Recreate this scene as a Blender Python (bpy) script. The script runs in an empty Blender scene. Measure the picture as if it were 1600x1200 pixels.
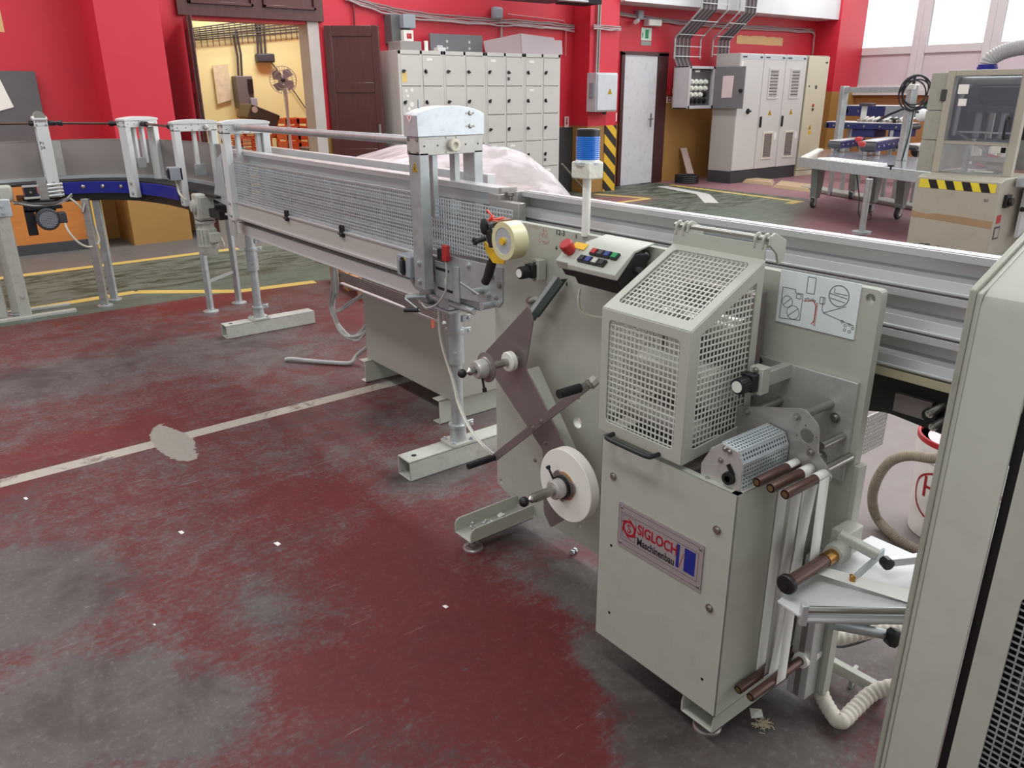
import bpy, math, random
from math import sin, cos, pi, radians, sqrt, atan2
from mathutils import Vector as V, Matrix
from mathutils.geometry import tessellate_polygon
from mathutils.noise import noise as pnoise
random.seed(7)
SC = bpy.context.scene
COL = SC.collection

# ---------------------------------------------------------------- camera
YAW, PITCH, ROLL, FPX, CAMH = radians(37.8976), radians(20.413), radians(0.3488), 1226.2, 1.5
_f = V((sin(YAW)*cos(PITCH), cos(YAW)*cos(PITCH), -sin(PITCH)))
_r = V((cos(YAW), -sin(YAW), 0)); _d = _f.cross(_r)
CR = cos(ROLL)*_r + sin(ROLL)*_d
CD = -sin(ROLL)*_r + cos(ROLL)*_d
cam = bpy.data.cameras.new('camera'); camo = bpy.data.objects.new('camera', cam); COL.objects.link(camo)
cam.sensor_width = 36; cam.sensor_fit = 'HORIZONTAL'; cam.lens = 36*FPX/1600; cam.clip_start = .02; cam.clip_end = 200
M = Matrix((( CR.x, -CD.x, -_f.x, 0), (CR.y, -CD.y, -_f.y, 0), (CR.z, -CD.z, -_f.z, CAMH), (0, 0, 0, 1)))
camo.matrix_world = M
SC.camera = camo
def at(px, py, x=None, y=None, z=None):
    "survey helper: the spot of a photographed point on a known plane of the hall"
    d = CR*((px-800)/FPX) + CD*((py-600)/FPX) + _f
    if z is not None: t = (z-CAMH)/d.z
    elif x is not None: t = x/d.x
    else: t = y/d.y
    return V((d.x*t, d.y*t, CAMH+d.z*t))

# ---------------------------------------------------------------- light and exposure
SC.view_settings.view_transform = 'Standard'
SC.view_settings.look = 'None'
SC.view_settings.gamma = 1
SC.view_settings.use_curve_mapping = False
SC.view_settings.exposure = 0.0
w = bpy.data.worlds.new('world'); SC.world = w; w.use_nodes = True
nt = w.node_tree; nt.nodes.clear()
wo = nt.nodes.new('ShaderNodeOutputWorld'); bg = nt.nodes.new('ShaderNodeBackground')
tc = nt.nodes.new('ShaderNodeTexCoord'); sx = nt.nodes.new('ShaderNodeSeparateXYZ')
mr = nt.nodes.new('ShaderNodeMapRange'); mr.inputs[1].default_value = 0; mr.inputs[2].default_value = .95
mr.inputs[3].default_value = .56; mr.inputs[4].default_value = 2.8
mr.interpolation_type = 'SMOOTHSTEP'
nt.links.new(tc.outputs['Generated'], sx.inputs[0]); nt.links.new(sx.outputs['X'], mr.inputs[0])
nt.links.new(mr.outputs[0], bg.inputs['Strength']); bg.inputs['Color'].default_value = (.97, .98, 1, 1)
nt.links.new(bg.outputs[0], wo.inputs[0])
def area(name, loc, size, power, rot=(0, 0, 0), col=(1, .995, .985)):
    l = bpy.data.lights.new(name, 'AREA'); l.shape = 'RECTANGLE'; l.size, l.size_y = size; l.energy = power; l.color = col
    o = bpy.data.objects.new(name, l); COL.objects.link(o); o.location = loc; o.rotation_euler = rot
    return o
for yy, pw in ((0.5, 60), (4.5, 60), (8., 60)):
    for xx in (-.5, 4.5, 9.5, 14):
        area('ceiling_lamp', (xx, yy, 4.4), (.5, 2.2), pw)

# ---------------------------------------------------------------- mesh builder
def frame_of(axis):
    a = V(axis).normalized(); h = V((0, 0, 1)) if abs(a.z) < .9 else V((1, 0, 0))
    u = a.cross(h).normalized(); return u, a.cross(u).normalized(), a
class MB:
    def __init__(s): s.v = []; s.f = []
    def add(s, vs, fs):
        n = len(s.v); s.v += [tuple(p) for p in vs]; s.f += [tuple(i+n for i in f) for f in fs]; return s
    def box(s, x0, x1, y0, y1, z0, z1):
        return s.add([(x, y, z) for x in (x0, x1) for y in (y0, y1) for z in (z0, z1)],
                     [(0, 1, 3, 2), (4, 6, 7, 5), (0, 4, 5, 1), (2, 3, 7, 6), (0, 2, 6, 4), (1, 5, 7, 3)])
    def obox(s, c, size, U=(1, 0, 0), W=(0, 1, 0)):
        c = V(c); U = V(U).normalized(); W = V(W); W = (W-U*W.dot(U)).normalized(); N = U.cross(W)
        a, b, d = [k/2 for k in size]
        return s.add([c+U*(i*a)+W*(j*b)+N*(k*d) for i in (-1, 1) for j in (-1, 1) for k in (-1, 1)],
                     [(0, 1, 3, 2), (4, 6, 7, 5), (0, 4, 5, 1), (2, 3, 7, 6), (0, 2, 6, 4), (1, 5, 7, 3)])
    def bar(s, p, q, w, h, up=(0, 0, 1)):
        p = V(p); q = V(q); U = q-p; up = V(up)
        if abs(U.normalized().dot(up.normalized())) > .98: up = V((0, 1, 0))
        W = U.cross(up)
        return s.obox((p+q)/2, (U.length, w, h), U, W)
    def cyl(s, p, q, r, r2=None, n=20, caps=True):
        p = V(p); q = V(q); r2 = r if r2 is None else r2; u, v, a = frame_of(q-p)
        vs = []
        for i in range(n):
            t = 2*pi*i/n; d = u*cos(t)+v*sin(t); vs += [p+d*r, q+d*r2]
        fs = [(2*i, 2*i+1, (2*i+3) % (2*n), (2*i+2) % (2*n)) for i in range(n)]
        if caps: fs += [tuple(2*i for i in range(n)), tuple(2*i+1 for i in reversed(range(n)))]
        return s.add(vs, fs)
    def lathe(s, p, axis, prof, n=24):
        "prof: list of (distance along axis, radius)"
        p = V(p); u, v, a = frame_of(axis); vs = []; fs = []; m = len(prof)
        for i in range(n):
            t = 2*pi*i/n; d = u*cos(t)+v*sin(t)
            for (h, r) in prof: vs.append(p+a*h+d*max(r, 1e-5))
        for i in range(n):
            j = (i+1) % n
            for k in range(m-1): fs.append((i*m+k, i*m+k+1, j*m+k+1, j*m+k))
        if prof[0] == prof[-1]: return s.add(vs, fs)
        if prof[0][1] > 1e-4: fs.append(tuple(i*m for i in range(n)))
        if prof[-1][1] > 1e-4: fs.append(tuple(i*m+m-1 for i in reversed(range(n))))
        return s.add(vs, fs)
    def tube(s, pts, r, n=10, closed=False):
        P = [V(p) for p in pts]; k = len(P); vs = []; fs = []; prev = None
        for i in range(k):
            a = (P[min(i+1, k-1)]-P[max(i-1, 0)]) if not closed else (P[(i+1) % k]-P[i-1])
            a.normalize()
            if prev is None: u, v, _ = frame_of(a)
            else:
                u = prev-a*prev.dot(a); u.normalize(); v = a.cross(u)
            prev = u; rr = r[i] if isinstance(r, (list, tuple)) else r
            for j in range(n):
                t = 2*pi*j/n; vs.append(P[i]+(u*cos(t)+v*sin(t))*rr)
        for i in range(k-1 if not closed else k):
            i2 = (i+1) % k
            for j in range(n): fs.append((i*n+j, i*n+(j+1) % n, i2*n+(j+1) % n, i2*n+j))
        if not closed: fs += [tuple(reversed(range(n))), tuple((k-1)*n+j for j in range(n))]
        return s.add(vs, fs)
    def ball(s, c, r, n=14, sc=(1, 1, 1)):
        c = V(c); vs = []; fs = []; m = n//2
        for i in range(m+1):
            th = pi*i/m
            for j in range(n):
                ph = 2*pi*j/n; vs.append(c+V((r*sin(th)*cos(ph)*sc[0], r*sin(th)*sin(ph)*sc[1], r*cos(th)*sc[2])))
        for i in range(m):
            for j in range(n): fs.append((i*n+j, (i+1)*n+j, (i+1)*n+(j+1) % n, i*n+(j+1) % n))
        return s.add(vs, fs)
    def plate(s, O, U, W, outer, holes=(), t=.003):
        "flat sheet with holes; outer and holes are lists of (u, w); thickness t along U x W"
        O = V(O); U = V(U).normalized(); W = V(W); W = (W-U*W.dot(U)).normalized(); N = U.cross(W)
        loops = [list(outer)]+[list(h) for h in holes]
        flat = [p for l in loops for p in l]
        tris = tessellate_polygon([[V((a, b, 0)) for a, b in l] for l in loops])
        n = len(flat); vs = [O+U*a+W*b+N*(t/2) for a, b in flat]+[O+U*a+W*b-N*(t/2) for a, b in flat]; fs = []
        for tr in tris:
            fs.append(tuple(tr)); fs.append(tuple(i+n for i in reversed(tr)))
        k = 0
        for l in loops:
            m = len(l)
            for i in range(m): a, b = k+i, k+(i+1) % m; fs.append((a, b, b+n, a+n))
            k += m
        return s.add(vs, fs)
    def poly(s, pts, axis, t):
        "prism: polygon of 3D points pushed along axis by t"
        P = [V(p) for p in pts]; n = len(P); a = V(axis).normalized()*t
        return s.add(P+[p+a for p in P], [tuple(range(n)), tuple(range(2*n-1, n-1, -1))]+[(i, i+n, (i+1) % n+n, (i+1) % n) for i in range(n)])
    def grid(s, O, U, W, poly, pu, pw, bw, t):
        "wire or punched sheet: strips along U and W clipped to a convex polygon"
        O = V(O); U = V(U).normalized(); W = V(W); W = (W-U*W.dot(U)).normalized(); N = U.cross(W)
        def span(k, c):
            hits = []
            m = len(poly)
            for i in range(m):
                a, b = poly[i], poly[(i+1) % m]
                if (a[k]-c)*(b[k]-c) < 0:
                    f = (c-a[k])/(b[k]-a[k]); hits.append(a[1-k]+f*(b[1-k]-a[1-k]))
            return (min(hits), max(hits)) if len(hits) >= 2 else None
        for k, pitch in ((0, pu), (1, pw)):
            lo = min(p[k] for p in poly); hi = max(p[k] for p in poly); c = lo+pitch*.5
            tt = t if k == 0 else t*1.3
            while c < hi:
                sp = span(k, c)
                if sp:
                    A, B = sp
                    if k == 0: s.obox(O+U*c+W*(A+B)/2, (bw, B-A, tt), U, W)
                    else: s.obox(O+W*c+U*(A+B)/2, (B-A, bw, tt), U, W)
                c += pitch
        return s
    def build(s, name, m, parent=None, bevel=0, smooth=True, seg=2, recalc=True):
        me = bpy.data.meshes.new(name); me.from_pydata(s.v, [], s.f); me.update()
        if recalc:
            import bmesh
            b = bmesh.new(); b.from_mesh(me); bmesh.ops.recalc_face_normals(b, faces=b.faces); b.to_mesh(me); b.free()
        if smooth:
            me.polygons.foreach_set('use_smooth', [True]*len(me.polygons)); me.set_sharp_from_angle(angle=radians(32))
        o = bpy.data.objects.new(name, me); COL.objects.link(o)
        if m: me.materials.append(m)
        if bevel:
            b = o.modifiers.new('bevel', 'BEVEL'); b.width = bevel; b.segments = seg; b.limit_method = 'ANGLE'; b.angle_limit = radians(40)
        if parent: attach(o, parent)
        return o
def attach(o, parent):
    o.parent = parent
    def wm(p):
        m = Matrix.LocRotScale(p.location, p.rotation_euler, p.scale)
        return wm(p.parent) @ p.matrix_parent_inverse @ m if p.parent else m
    o.matrix_parent_inverse = wm(parent).inverted()
def tag(o, label, cat, group=None):
    o['label'] = label; o['category'] = cat
    if group: o['group'] = group
    return o
def thing(name, label, cat, loc, group=None):
    o = bpy.data.objects.new(name, None); COL.objects.link(o); o.location = loc; o.empty_display_size = .05
    return tag(o, label, cat, group)
def struct(o):
    o['kind'] = 'structure'; return o
def B(name, m, parent, *boxes, bevel=0):
    b = MB()
    for q in boxes: b.box(*q)
    return b.build(name, m, parent, bevel)
def C(name, m, parent, p, q, r, r2=None, n=20, bevel=0):
    return MB().cyl(p, q, r, r2, n).build(name, m, parent, bevel)
def circ(c, r, n=16): return [(c[0]+r*cos(2*pi*i/n), c[1]+r*sin(2*pi*i/n)) for i in range(n)]
def rrect(u0, u1, w0, w1, r, n=4):
    o = []
    for cx, cy, a0 in ((u1-r, w1-r, 0), (u0+r, w1-r, pi/2), (u0+r, w0+r, pi), (u1-r, w0+r, 3*pi/2)):
        for i in range(n+1): o.append((cx+r*cos(a0+pi/2*i/n), cy+r*sin(a0+pi/2*i/n)))
    return o
def rpoly(pts, r, n=4):
    "round the corners of a polygon"
    o = []; k = len(pts)
    for i in range(k):
        p = V(pts[i]).to_2d() if False else V((pts[i][0], pts[i][1])); a = V(pts[i-1][:2])-p; b = V(pts[(i+1) % k][:2])-p
        rr = min(r, a.length*.45, b.length*.45); A = p+a.normalized()*rr; Bq = p+b.normalized()*rr
        for j in range(n+1):
            t = j/n; q = A*(1-t)**2+p*(2*t*(1-t))+Bq*t*t; o.append((q.x, q.y))
    return o
def smoothpath(pts, k=8, closed=False):
    P = [V(p) for p in pts]; out = []; n = len(P)
    for i in range(n-1 if not closed else n):
        p0 = P[max(i-1, 0)] if not closed else P[i-1]; p1 = P[i]; p2 = P[(i+1) % n]; p3 = P[min(i+2, n-1)] if not closed else P[(i+2) % n]
        for j in range(k):
            t = j/k
            out.append(.5*((2*p1)+(p2-p0)*t+(2*p0-5*p1+4*p2-p3)*t*t+(3*p1-p0-3*p2+p3)*t**3))
    if not closed: out.append(P[-1])
    return out
def text(name, body, m, O, U, W, size, parent=None, ext=.0004, align='LEFT', sx=1.0, shear=0, fat=0):
    cu = bpy.data.curves.new(name, 'FONT'); cu.body = body; cu.size = size; cu.extrude = ext; cu.align_x = align; cu.resolution_u = 3; cu.shear = shear; cu.offset = fat
    t = bpy.data.objects.new(name, cu); COL.objects.link(t)
    dg = bpy.context.evaluated_depsgraph_get(); me = bpy.data.meshes.new_from_object(t.evaluated_get(dg))
    bpy.data.objects.remove(t); bpy.data.curves.remove(cu)
    U = V(U).normalized(); W = V(W); W = (W-U*W.dot(U)).normalized(); N = U.cross(W); O = V(O)
    for v in me.vertices: c = v.co.copy(); v.co = O+U*(c.x*sx)+W*c.y+N*(c.z+ext)
    me.materials.clear(); me.materials.append(m); me.name = name
    o = bpy.data.objects.new(name, me); COL.objects.link(o)
    if parent: attach(o, parent)
    return o
def bolt(mb, p, axis, r=.007, h=.006):
    p = V(p); a = V(axis).normalized()
    mb.cyl(p, p+a*h*.35, r*1.5, n=14); mb.cyl(p+a*h*.3, p+a*h, r, r*.85, n=12)
def bolts(name, m, parent, pts, axis, r=.007, h=.006):
    for p in pts:
        b = MB(); bolt(b, p, axis, r, h); b.build(name, m, parent)

# ---------------------------------------------------------------- materials
def lin(c):
    c = [k/255 for k in c]
    return tuple((k/12.92 if k <= .04045 else ((k+.055)/1.055)**2.4) for k in c)+(1,)
def mat(name, rgb, rough=.5, metal=0., var=.06, scale=6., bump=0., stretch=None, alpha=1, emit=0, spec=.5, dirt=None, dirt_amt=.5, trans=0):
    m = bpy.data.materials.new(name); m.use_nodes = True; t = m.node_tree; p = t.nodes['Principled BSDF']
    p.inputs['Roughness'].default_value = rough; p.inputs['Metallic'].default_value = metal; p.inputs['Specular IOR Level'].default_value = spec
    c = lin(rgb); g = t.nodes.new('ShaderNodeNewGeometry'); src = g.outputs['Position']
    if stretch:
        mp = t.nodes.new('ShaderNodeMapping'); mp.inputs['Scale'].default_value = stretch; t.links.new(src, mp.inputs[0]); src = mp.outputs[0]
    nz = t.nodes.new('ShaderNodeTexNoise'); nz.inputs['Scale'].default_value = scale; nz.inputs['Detail'].default_value = 5
    t.links.new(src, nz.inputs['Vector'])
    mx = t.nodes.new('ShaderNodeMix'); mx.data_type = 'RGBA'; t.links.new(nz.outputs[0], mx.inputs['Factor'])
    mx.inputs['A'].default_value = tuple(max(0, k*(1-2*var)) for k in c[:3])+(1,); mx.inputs['B'].default_value = tuple(min(1, k*(1+2*var)) for k in c[:3])+(1,)
    out = mx.outputs['Result']
    if dirt:
        n2 = t.nodes.new('ShaderNodeTexNoise'); n2.inputs['Scale'].default_value = scale*2.3; n2.inputs['Detail'].default_value = 8; n2.inputs['Roughness'].default_value = .65
        t.links.new(src, n2.inputs['Vector'])
        rp = t.nodes.new('ShaderNodeMapRange'); rp.inputs[1].default_value = .52; rp.inputs[2].default_value = .75; rp.inputs[4].default_value = dirt_amt
        t.links.new(n2.outputs[0], rp.inputs[0])
        m2 = t.nodes.new('ShaderNodeMix'); m2.data_type = 'RGBA'; t.links.new(rp.outputs[0], m2.inputs['Factor']); t.links.new(out, m2.inputs['A']); m2.inputs['B'].default_value = lin(dirt)
        out = m2.outputs['Result']
    t.links.new(out, p.inputs['Base Color'])
    if bump:
        bp = t.nodes.new('ShaderNodeBump'); bp.inputs['Strength'].default_value = bump; bp.inputs['Distance'].default_value = .01
        t.links.new(nz.outputs[0], bp.inputs['Height']); t.links.new(bp.outputs[0], p.inputs['Normal'])
    if alpha < 1: p.inputs['Alpha'].default_value = alpha
    if trans: p.inputs['Transmission Weight'].default_value = trans
    if emit: p.inputs['Emission Color'].default_value = c; p.inputs['Emission Strength'].default_value = emit
    return m
beige = mat('machine_grey_enamel', (176, 178, 166), .42, 0, .025, 9, dirt=(140, 138, 122), dirt_amt=.22)
beige_dark = mat('worn_grey_green_enamel', (158, 160, 146), .45, 0, .05, 9, dirt=(120, 116, 98), dirt_amt=.4)
cast = mat('dusty_grey_cast_paint', (176, 177, 168), .55, 0, .08, 14, dirt=(130, 126, 116), dirt_amt=.5)
white_paint = mat('white_powder_coat', (206, 209, 207), .38, 0, .03, 5)
galv = mat('galvanised_steel', (178, 184, 184), .40, .5, .16, 12, dirt=(130, 138, 140), dirt_amt=.35)
galv_bright = mat('bright_zinc_sheet', (205, 214, 218), .34, .55, .08, 16, dirt=(160, 172, 178), dirt_amt=.4)
steel = mat('brushed_stainless', (168, 165, 160), .36, .5, .12, 5, stretch=(1, 1, 14))
steel_plain = mat('turned_steel', (170, 168, 162), .3, .9, .06, 12)
steel_dark = mat('dull_steel_plate', (140, 130, 128), .38, .5, .12, 5)
alu = mat('anodised_aluminium', (202, 204, 204), .36, .5, .03, 3, stretch=(8, .6, 8))
alu_groove = mat('shaded_aluminium_web', (152, 150, 150), .5, .4, .03, 3)
alu_plate = mat('milled_aluminium_plate', (190, 189, 184), .38, .4, .08, 18, dirt=(140, 138, 132), dirt_amt=.35)
black = mat('black_plastic', (26, 26, 28), .42, 0, .1, 8)
black_steel = mat('blackened_steel', (48, 47, 46), .45, .5, .2, 12)
rubber = mat('dark_rubber', (32, 31, 31), .7, 0, .1, 20)
blue_paint = mat('conveyor_blue_paint', (20, 30, 138), .4, 0, .08, 6)
navy = mat('navy_blue_paint', (34, 42, 92), .42, 0, .1, 6)
paper = mat('white_paper', (238, 236, 228), .8, 0, .02, 6)
strip = mat('white_backing_strip', (226, 226, 220), .6, 0, .02, 6)
nylon = mat('white_nylon', (234, 236, 226), .4, 0, .02, 6)
brown_roller = mat('oxide_brown_roller', (92, 66, 58), .36, .35, .12, 22)
brass = mat('brass', (176, 132, 70), .3, .9, .1, 20)
red_plastic = mat('red_plastic', (176, 38, 42), .4, 0, .05, 8)
yellow_plastic = mat('yellow_plastic', (228, 184, 40), .45, 0, .05, 8)
green_plastic = mat('green_plastic', (30, 140, 84), .4, 0, .05, 8)
blue_plastic = mat('blue_lens_plastic', (24, 112, 206), .25, 0, .05, 8)
darkblue_plastic = mat('dark_blue_plastic', (34, 58, 128), .4, 0, .05, 8)
grey_box = mat('grey_plastic_housing', (148, 154, 162), .45, 0, .03, 8)
panel_grey = mat('sheet_steel_cabinet_paint', (178, 177, 168), .42, 0, .04, 3)
locker_paint = mat('locker_enamel', (200, 197, 191), .42, 0, .03, 5)
cab_paint = mat('switchgear_grey_enamel', (206, 204, 200), .4, 0, .02, 3)
cab_tan = mat('cream_cabinet_enamel', (208, 202, 178), .42, 0, .02, 3)
charcoal = mat('charcoal_enamel', (62, 62, 66), .5, 0, .08, 5)
cable_grey = mat('grey_cable_sheath', (168, 168, 164), .5, 0, .05, 20)
cable_white = mat('ivory_cable_sheath', (216, 212, 194), .5, 0, .05, 20)
cable_dark = mat('dark_cable_sheath', (70, 66, 66), .6, 0, .15, 20)
wood = mat('pallet_wood', (168, 122, 80), .8, 0, .2, 7, stretch=(1, 8, 8))
brown_wood = mat('brown_varnished_wood', (84, 48, 44), .24, 0, .15, 4, stretch=(6, 6, 1))
cardboard = mat('brown_cardboard', (184, 142, 96), .8, 0, .06, 8)
tan_rubber = mat('tan_ramp_plate', (178, 154, 122), .7, 0, .08, 30, bump=.3)
dusty_hose = mat('dusty_corrugated_hose', (150, 138, 122), .85, 0, .15, 30, dirt=(112, 100, 86), dirt_amt=.6)
white_hose = mat('white_spiral_hose', (206, 200, 186), .6, 0, .06, 30)
ink_black = mat('black_ink', (34, 34, 40), .6, 0, .02, 5)
ink_red = mat('red_ink', (186, 42, 50), .6, 0, .02, 5)
ink_faint = mat('faint_red_marker', (206, 130, 120), .6, 0, .02, 5)
sign_grey = mat('nameplate_aluminium', (170, 160, 160), .45, .3, .02, 5)
sign_red = mat('nameplate_red', (158, 20, 40), .5, 0, .02, 5)
sign_blue = mat('nameplate_blue', (24, 40, 130), .5, 0, .02, 5)
bucket_white = mat('white_bucket_plastic', (238, 234, 230), .4, 0, .03, 6, dirt=(196, 176, 172), dirt_amt=.3)
area('doorway_room_fill', (4.6, 11.0, 3.3), (1.2, .5), 60)  # unseen fill light, added to brighten the room behind the doorway
# ================================================================ the hall
# ---- floor: worn red paint, grey wear, green walkway, painted lines
class N:
    def __init__(s, t): s.t = t
    def val(s, v, sock):
        if isinstance(v, (int, float)): sock.default_value = v
        else: s.t.links.new(v, sock)
    def m(s, op, a, b=0, c=0, clamp=False):
        n = s.t.nodes.new('ShaderNodeMath'); n.operation = op; n.use_clamp = clamp
        s.val(a, n.inputs[0]); s.val(b, n.inputs[1]); s.val(c, n.inputs[2]); return n.outputs[0]
    def noise(s, vec, scale, detail=6, rough=.6, dist=0):
        n = s.t.nodes.new('ShaderNodeTexNoise'); n.inputs['Scale'].default_value = scale; n.inputs['Detail'].default_value = detail
        n.inputs['Roughness'].default_value = rough; n.inputs['Distortion'].default_value = dist; s.t.links.new(vec, n.inputs['Vector']); return n.outputs[0]
    def ramp(s, v, a, b, lo=0, hi=1):
        n = s.t.nodes.new('ShaderNodeMapRange'); n.interpolation_type = 'SMOOTHSTEP'
        s.val(v, n.inputs[0]); n.inputs[1].default_value = a; n.inputs[2].default_value = b; n.inputs[3].default_value = lo; n.inputs[4].default_value = hi; return n.outputs[0]
    def mix(s, f, a, b):
        n = s.t.nodes.new('ShaderNodeMix'); n.data_type = 'RGBA'; s.val(f, n.inputs['Factor'])
        for v, k in ((a, 'A'), (b, 'B')):
            if isinstance(v, tuple): n.inputs[k].default_value = v
            else: s.t.links.new(v, n.inputs[k])
        return n.outputs['Result']
    def mapping(s, vec, loc=(0, 0, 0), rot=0, scale=(1, 1, 1)):
        n = s.t.nodes.new('ShaderNodeMapping'); n.inputs['Location'].default_value = loc; n.inputs['Rotation'].default_value = (0, 0, rot); n.inputs['Scale'].default_value = scale
        s.t.links.new(vec, n.inputs[0]); return n.outputs[0]
floor_m = bpy.data.materials.new('worn_painted_floor'); floor_m.use_nodes = True; t = floor_m.node_tree; pb = t.nodes['Principled BSDF']; q = N(t)
P = t.nodes.new('ShaderNodeNewGeometry').outputs['Position']
sp = t.nodes.new('ShaderNodeSeparateXYZ'); t.links.new(P, sp.inputs[0]); X, Y = sp.outputs[0], sp.outputs[1]
n_big = q.noise(P, 1.6, 5, .6, .4); n_mid = q.noise(P, 7, 8, .68, .6); n_fine = q.noise(P, 55, 6, .7)
n_scr = q.noise(q.mapping(P, rot=.7, scale=(1.2, 22, 1)), 3.2, 6, .7, .3); n_scr2 = q.noise(q.mapping(P, rot=-.5, scale=(1.0, 16, 1)), 4, 6, .7, .3)
def blob(px, py, rx, ry, rot, wgt):
    c = at(px, py, z=0)
    v = q.mapping(P, loc=(0, 0, 0)); s_ = t.nodes.new('ShaderNodeVectorMath'); s_.operation = 'SUBTRACT'; t.links.new(P, s_.inputs[0]); s_.inputs[1].default_value = (c.x, c.y, 0)
    v = q.mapping(s_.outputs[0], rot=rot, scale=(1/rx, 1/ry, 0)); l = t.nodes.new('ShaderNodeVectorMath'); l.operation = 'LENGTH'; t.links.new(v, l.inputs[0])
    return q.m('MULTIPLY', q.ramp(l.outputs['Value'], 0, 1, 1, 0), wgt)
acc = None
for b_ in ((40, 930, .40, .46, 0, 1.5), (120, 1110, .38, .34, 0, 1.5), (20, 800, .22, .22, 0, .25), (310, 1120, .26, .24, 0, 1.0), (260, 560, 1.2, .62, 0, .8), (60, 600, .6, .5, 0, .65),
           (440, 560, .7, .35, 0, .35), (420, 960, .12, .34, .5, .4), (690, 735, .42, .26, 0, 1.0), (850, 800, .40, .30, 0, 1.6), (930, 930, .17, .34, 0, 1.6), (975, 1050, .13, .34, .1, 1.5),
           (1010, 1170, .14, .26, 0, .95), (1180, 1150, .34, .34, 0, 1.), (1000, 700, .3, .4, 0, .9), (1330, 1000, .4, .5, 0, .8), (640, 640, .5, .3, 0, .4),
           (740, 1020, .42, .55, 0, -1.5), (850, 1120, .20, .36, 0, -1.2), (600, 880, .45, .42, 0, -.95), (520, 1060, .30, .36, 0, -.55), (480, 780, .45, .35, 0, -.6), (150, 690, .7, .3, 0, -.7), (330, 470, .7, .35, 0, -.8), (560, 500, .6, .4, 0, -.5)):
    o_ = blob(*b_); acc = o_ if acc is None else q.m('ADD', acc, o_)
grey_f = q.m('ADD', acc, q.m('MULTIPLY_ADD', n_big, 1.3, -.62)); grey_f = q.m('ADD', grey_f, q.m('MULTIPLY_ADD', n_mid, 1.5, -.75)); grey_f = q.m('ADD', grey_f, q.m('MULTIPLY_ADD', n_fine, 1.3, -.65)); grey_f = q.m('ADD', grey_f, q.m('MULTIPLY_ADD', n_scr2, .9, -.42))
grey_f = q.m('ADD', grey_f, q.m('MULTIPLY_ADD', n_scr, 1.0, -.46))
grey_f = q.m('ADD', grey_f, q.m('MULTIPLY_ADD', q.noise(P, 22, 6, .7, .8), 1.4, -.7)); grey_mask = q.ramp(grey_f, -.42, .72)
red_c = q.mix(n_mid, lin((80, 33, 34)), lin((112, 47, 47))); red_c = q.mix(q.ramp(n_fine, .45, .8, 0, .35), red_c, lin((112, 78, 77)))
gry_c = q.mix(n_mid, lin((44, 42, 43)), lin((112, 109, 106))); gry_c = q.mix(q.ramp(n_fine, .5, .75, 0, .5), gry_c, lin((128, 125, 120))); gry_c = q.mix(q.ramp(q.noise(P, 2.3, 5, .65, .6), .48, .66, 0, .65), gry_c, lin((50, 47, 48)))
col = q.mix(q.m('MULTIPLY', grey_mask, .92), red_c, gry_c)
# scratches
scr = q.m('MAXIMUM', q.ramp(n_scr, .64, .72), q.ramp(n_scr2, .66, .74)); col = q.mix(q.m('MULTIPLY', scr, .40), col, lin((176, 156, 150)))
spots = q.ramp(q.noise(P, 26, 3, .5), .68, .74); col = q.mix(q.m('MULTIPLY', spots, .45), col, lin((88, 84, 82)))
# pale dusty pinkish floor behind the machine
far = q.m('MULTIPLY', q.ramp(X, 1.75, 2.3), q.ramp(Y, 4.2, 3.4)); col = q.mix(q.m('MULTIPLY', far, .85), col, q.mix(n_mid, lin((112, 104, 102)), lin((148, 139, 136))))
farr = q.ramp(X, 5.5, 10.5); col = q.mix(q.m('MULTIPLY', farr, .8), col, q.mix(n_mid, lin((138, 96, 104)), lin((158, 122, 128))))
# green walkway
gx = q.ramp(X, 10.62, 10.72, 1, 0); edge = q.m('MULTIPLY_ADD', q.ramp(X, 2.2, 6.5), -1.6, 6.28)
gy = q.m('GREATER_THAN', q.m('SUBTRACT', Y, edge), 0); gm = q.m('MULTIPLY', gx, gy)
slant = q.m('ADD', X, q.m('MULTIPLY_ADD', Y, -1.9, 12.5)); gm = q.m('MULTIPLY', gm, q.ramp(slant, 10.2, 11.4, 1, 0))
n_str = q.noise(q.mapping(P, scale=(1, 3, 1)), 3.0, 8, .7, .5)
grn = q.mix(q.ramp(n_str, .42, .60), lin((100, 108, 96)), lin((52, 60, 46))); grn = q.mix(q.ramp(n_mid, .52, .7, 0, .6), grn, lin((112, 104, 98)))
grn = q.mix(q.ramp(Y, 6.9, 6.7, 0, .7), grn, lin((92, 102, 90)))
col = q.mix(gm, col, grn)
nearwall = q.m('MULTIPLY', q.ramp(Y, 8.05, 8.15), q.ramp(X, 3.2, 4.2, 1, 0)); col = q.mix(nearwall, col, q.mix(n_mid, lin((84, 82, 80)), lin((116, 112, 108))))
redp = blob(965, 312, .9, .7, 0, 1); col = q.mix(q.m('MULTIPLY', redp, q.ramp(n_mid, .35, .6)), col, lin((150, 84, 92)))
def line(A, Bp, wd, c, a=.9, wear=.62):
    global col
    A = V(A); Bp = V(Bp); d = (Bp-A); ang = atan2(d.y, d.x)
    s_ = t.nodes.new('ShaderNodeVectorMath'); s_.operation = 'SUBTRACT'; t.links.new(P, s_.inputs[0]); s_.inputs[1].default_value = (A.x, A.y, 0)
    v = q.mapping(s_.outputs[0], rot=-ang); k = t.nodes.new('ShaderNodeSeparateXYZ'); t.links.new(v, k.inputs[0])
    m1 = q.m('COMPARE', k.outputs[0], d.length/2, d.length/2); m2 = q.m('COMPARE', k.outputs[1], 0, wd/2)
    mm = q.m('MULTIPLY', q.m('MULTIPLY', m1, m2), q.ramp(n_mid, wear, wear+.12, a, a*.35)); col = q.mix(mm, col, lin(c))
yl = (202, 176, 96)
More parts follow.
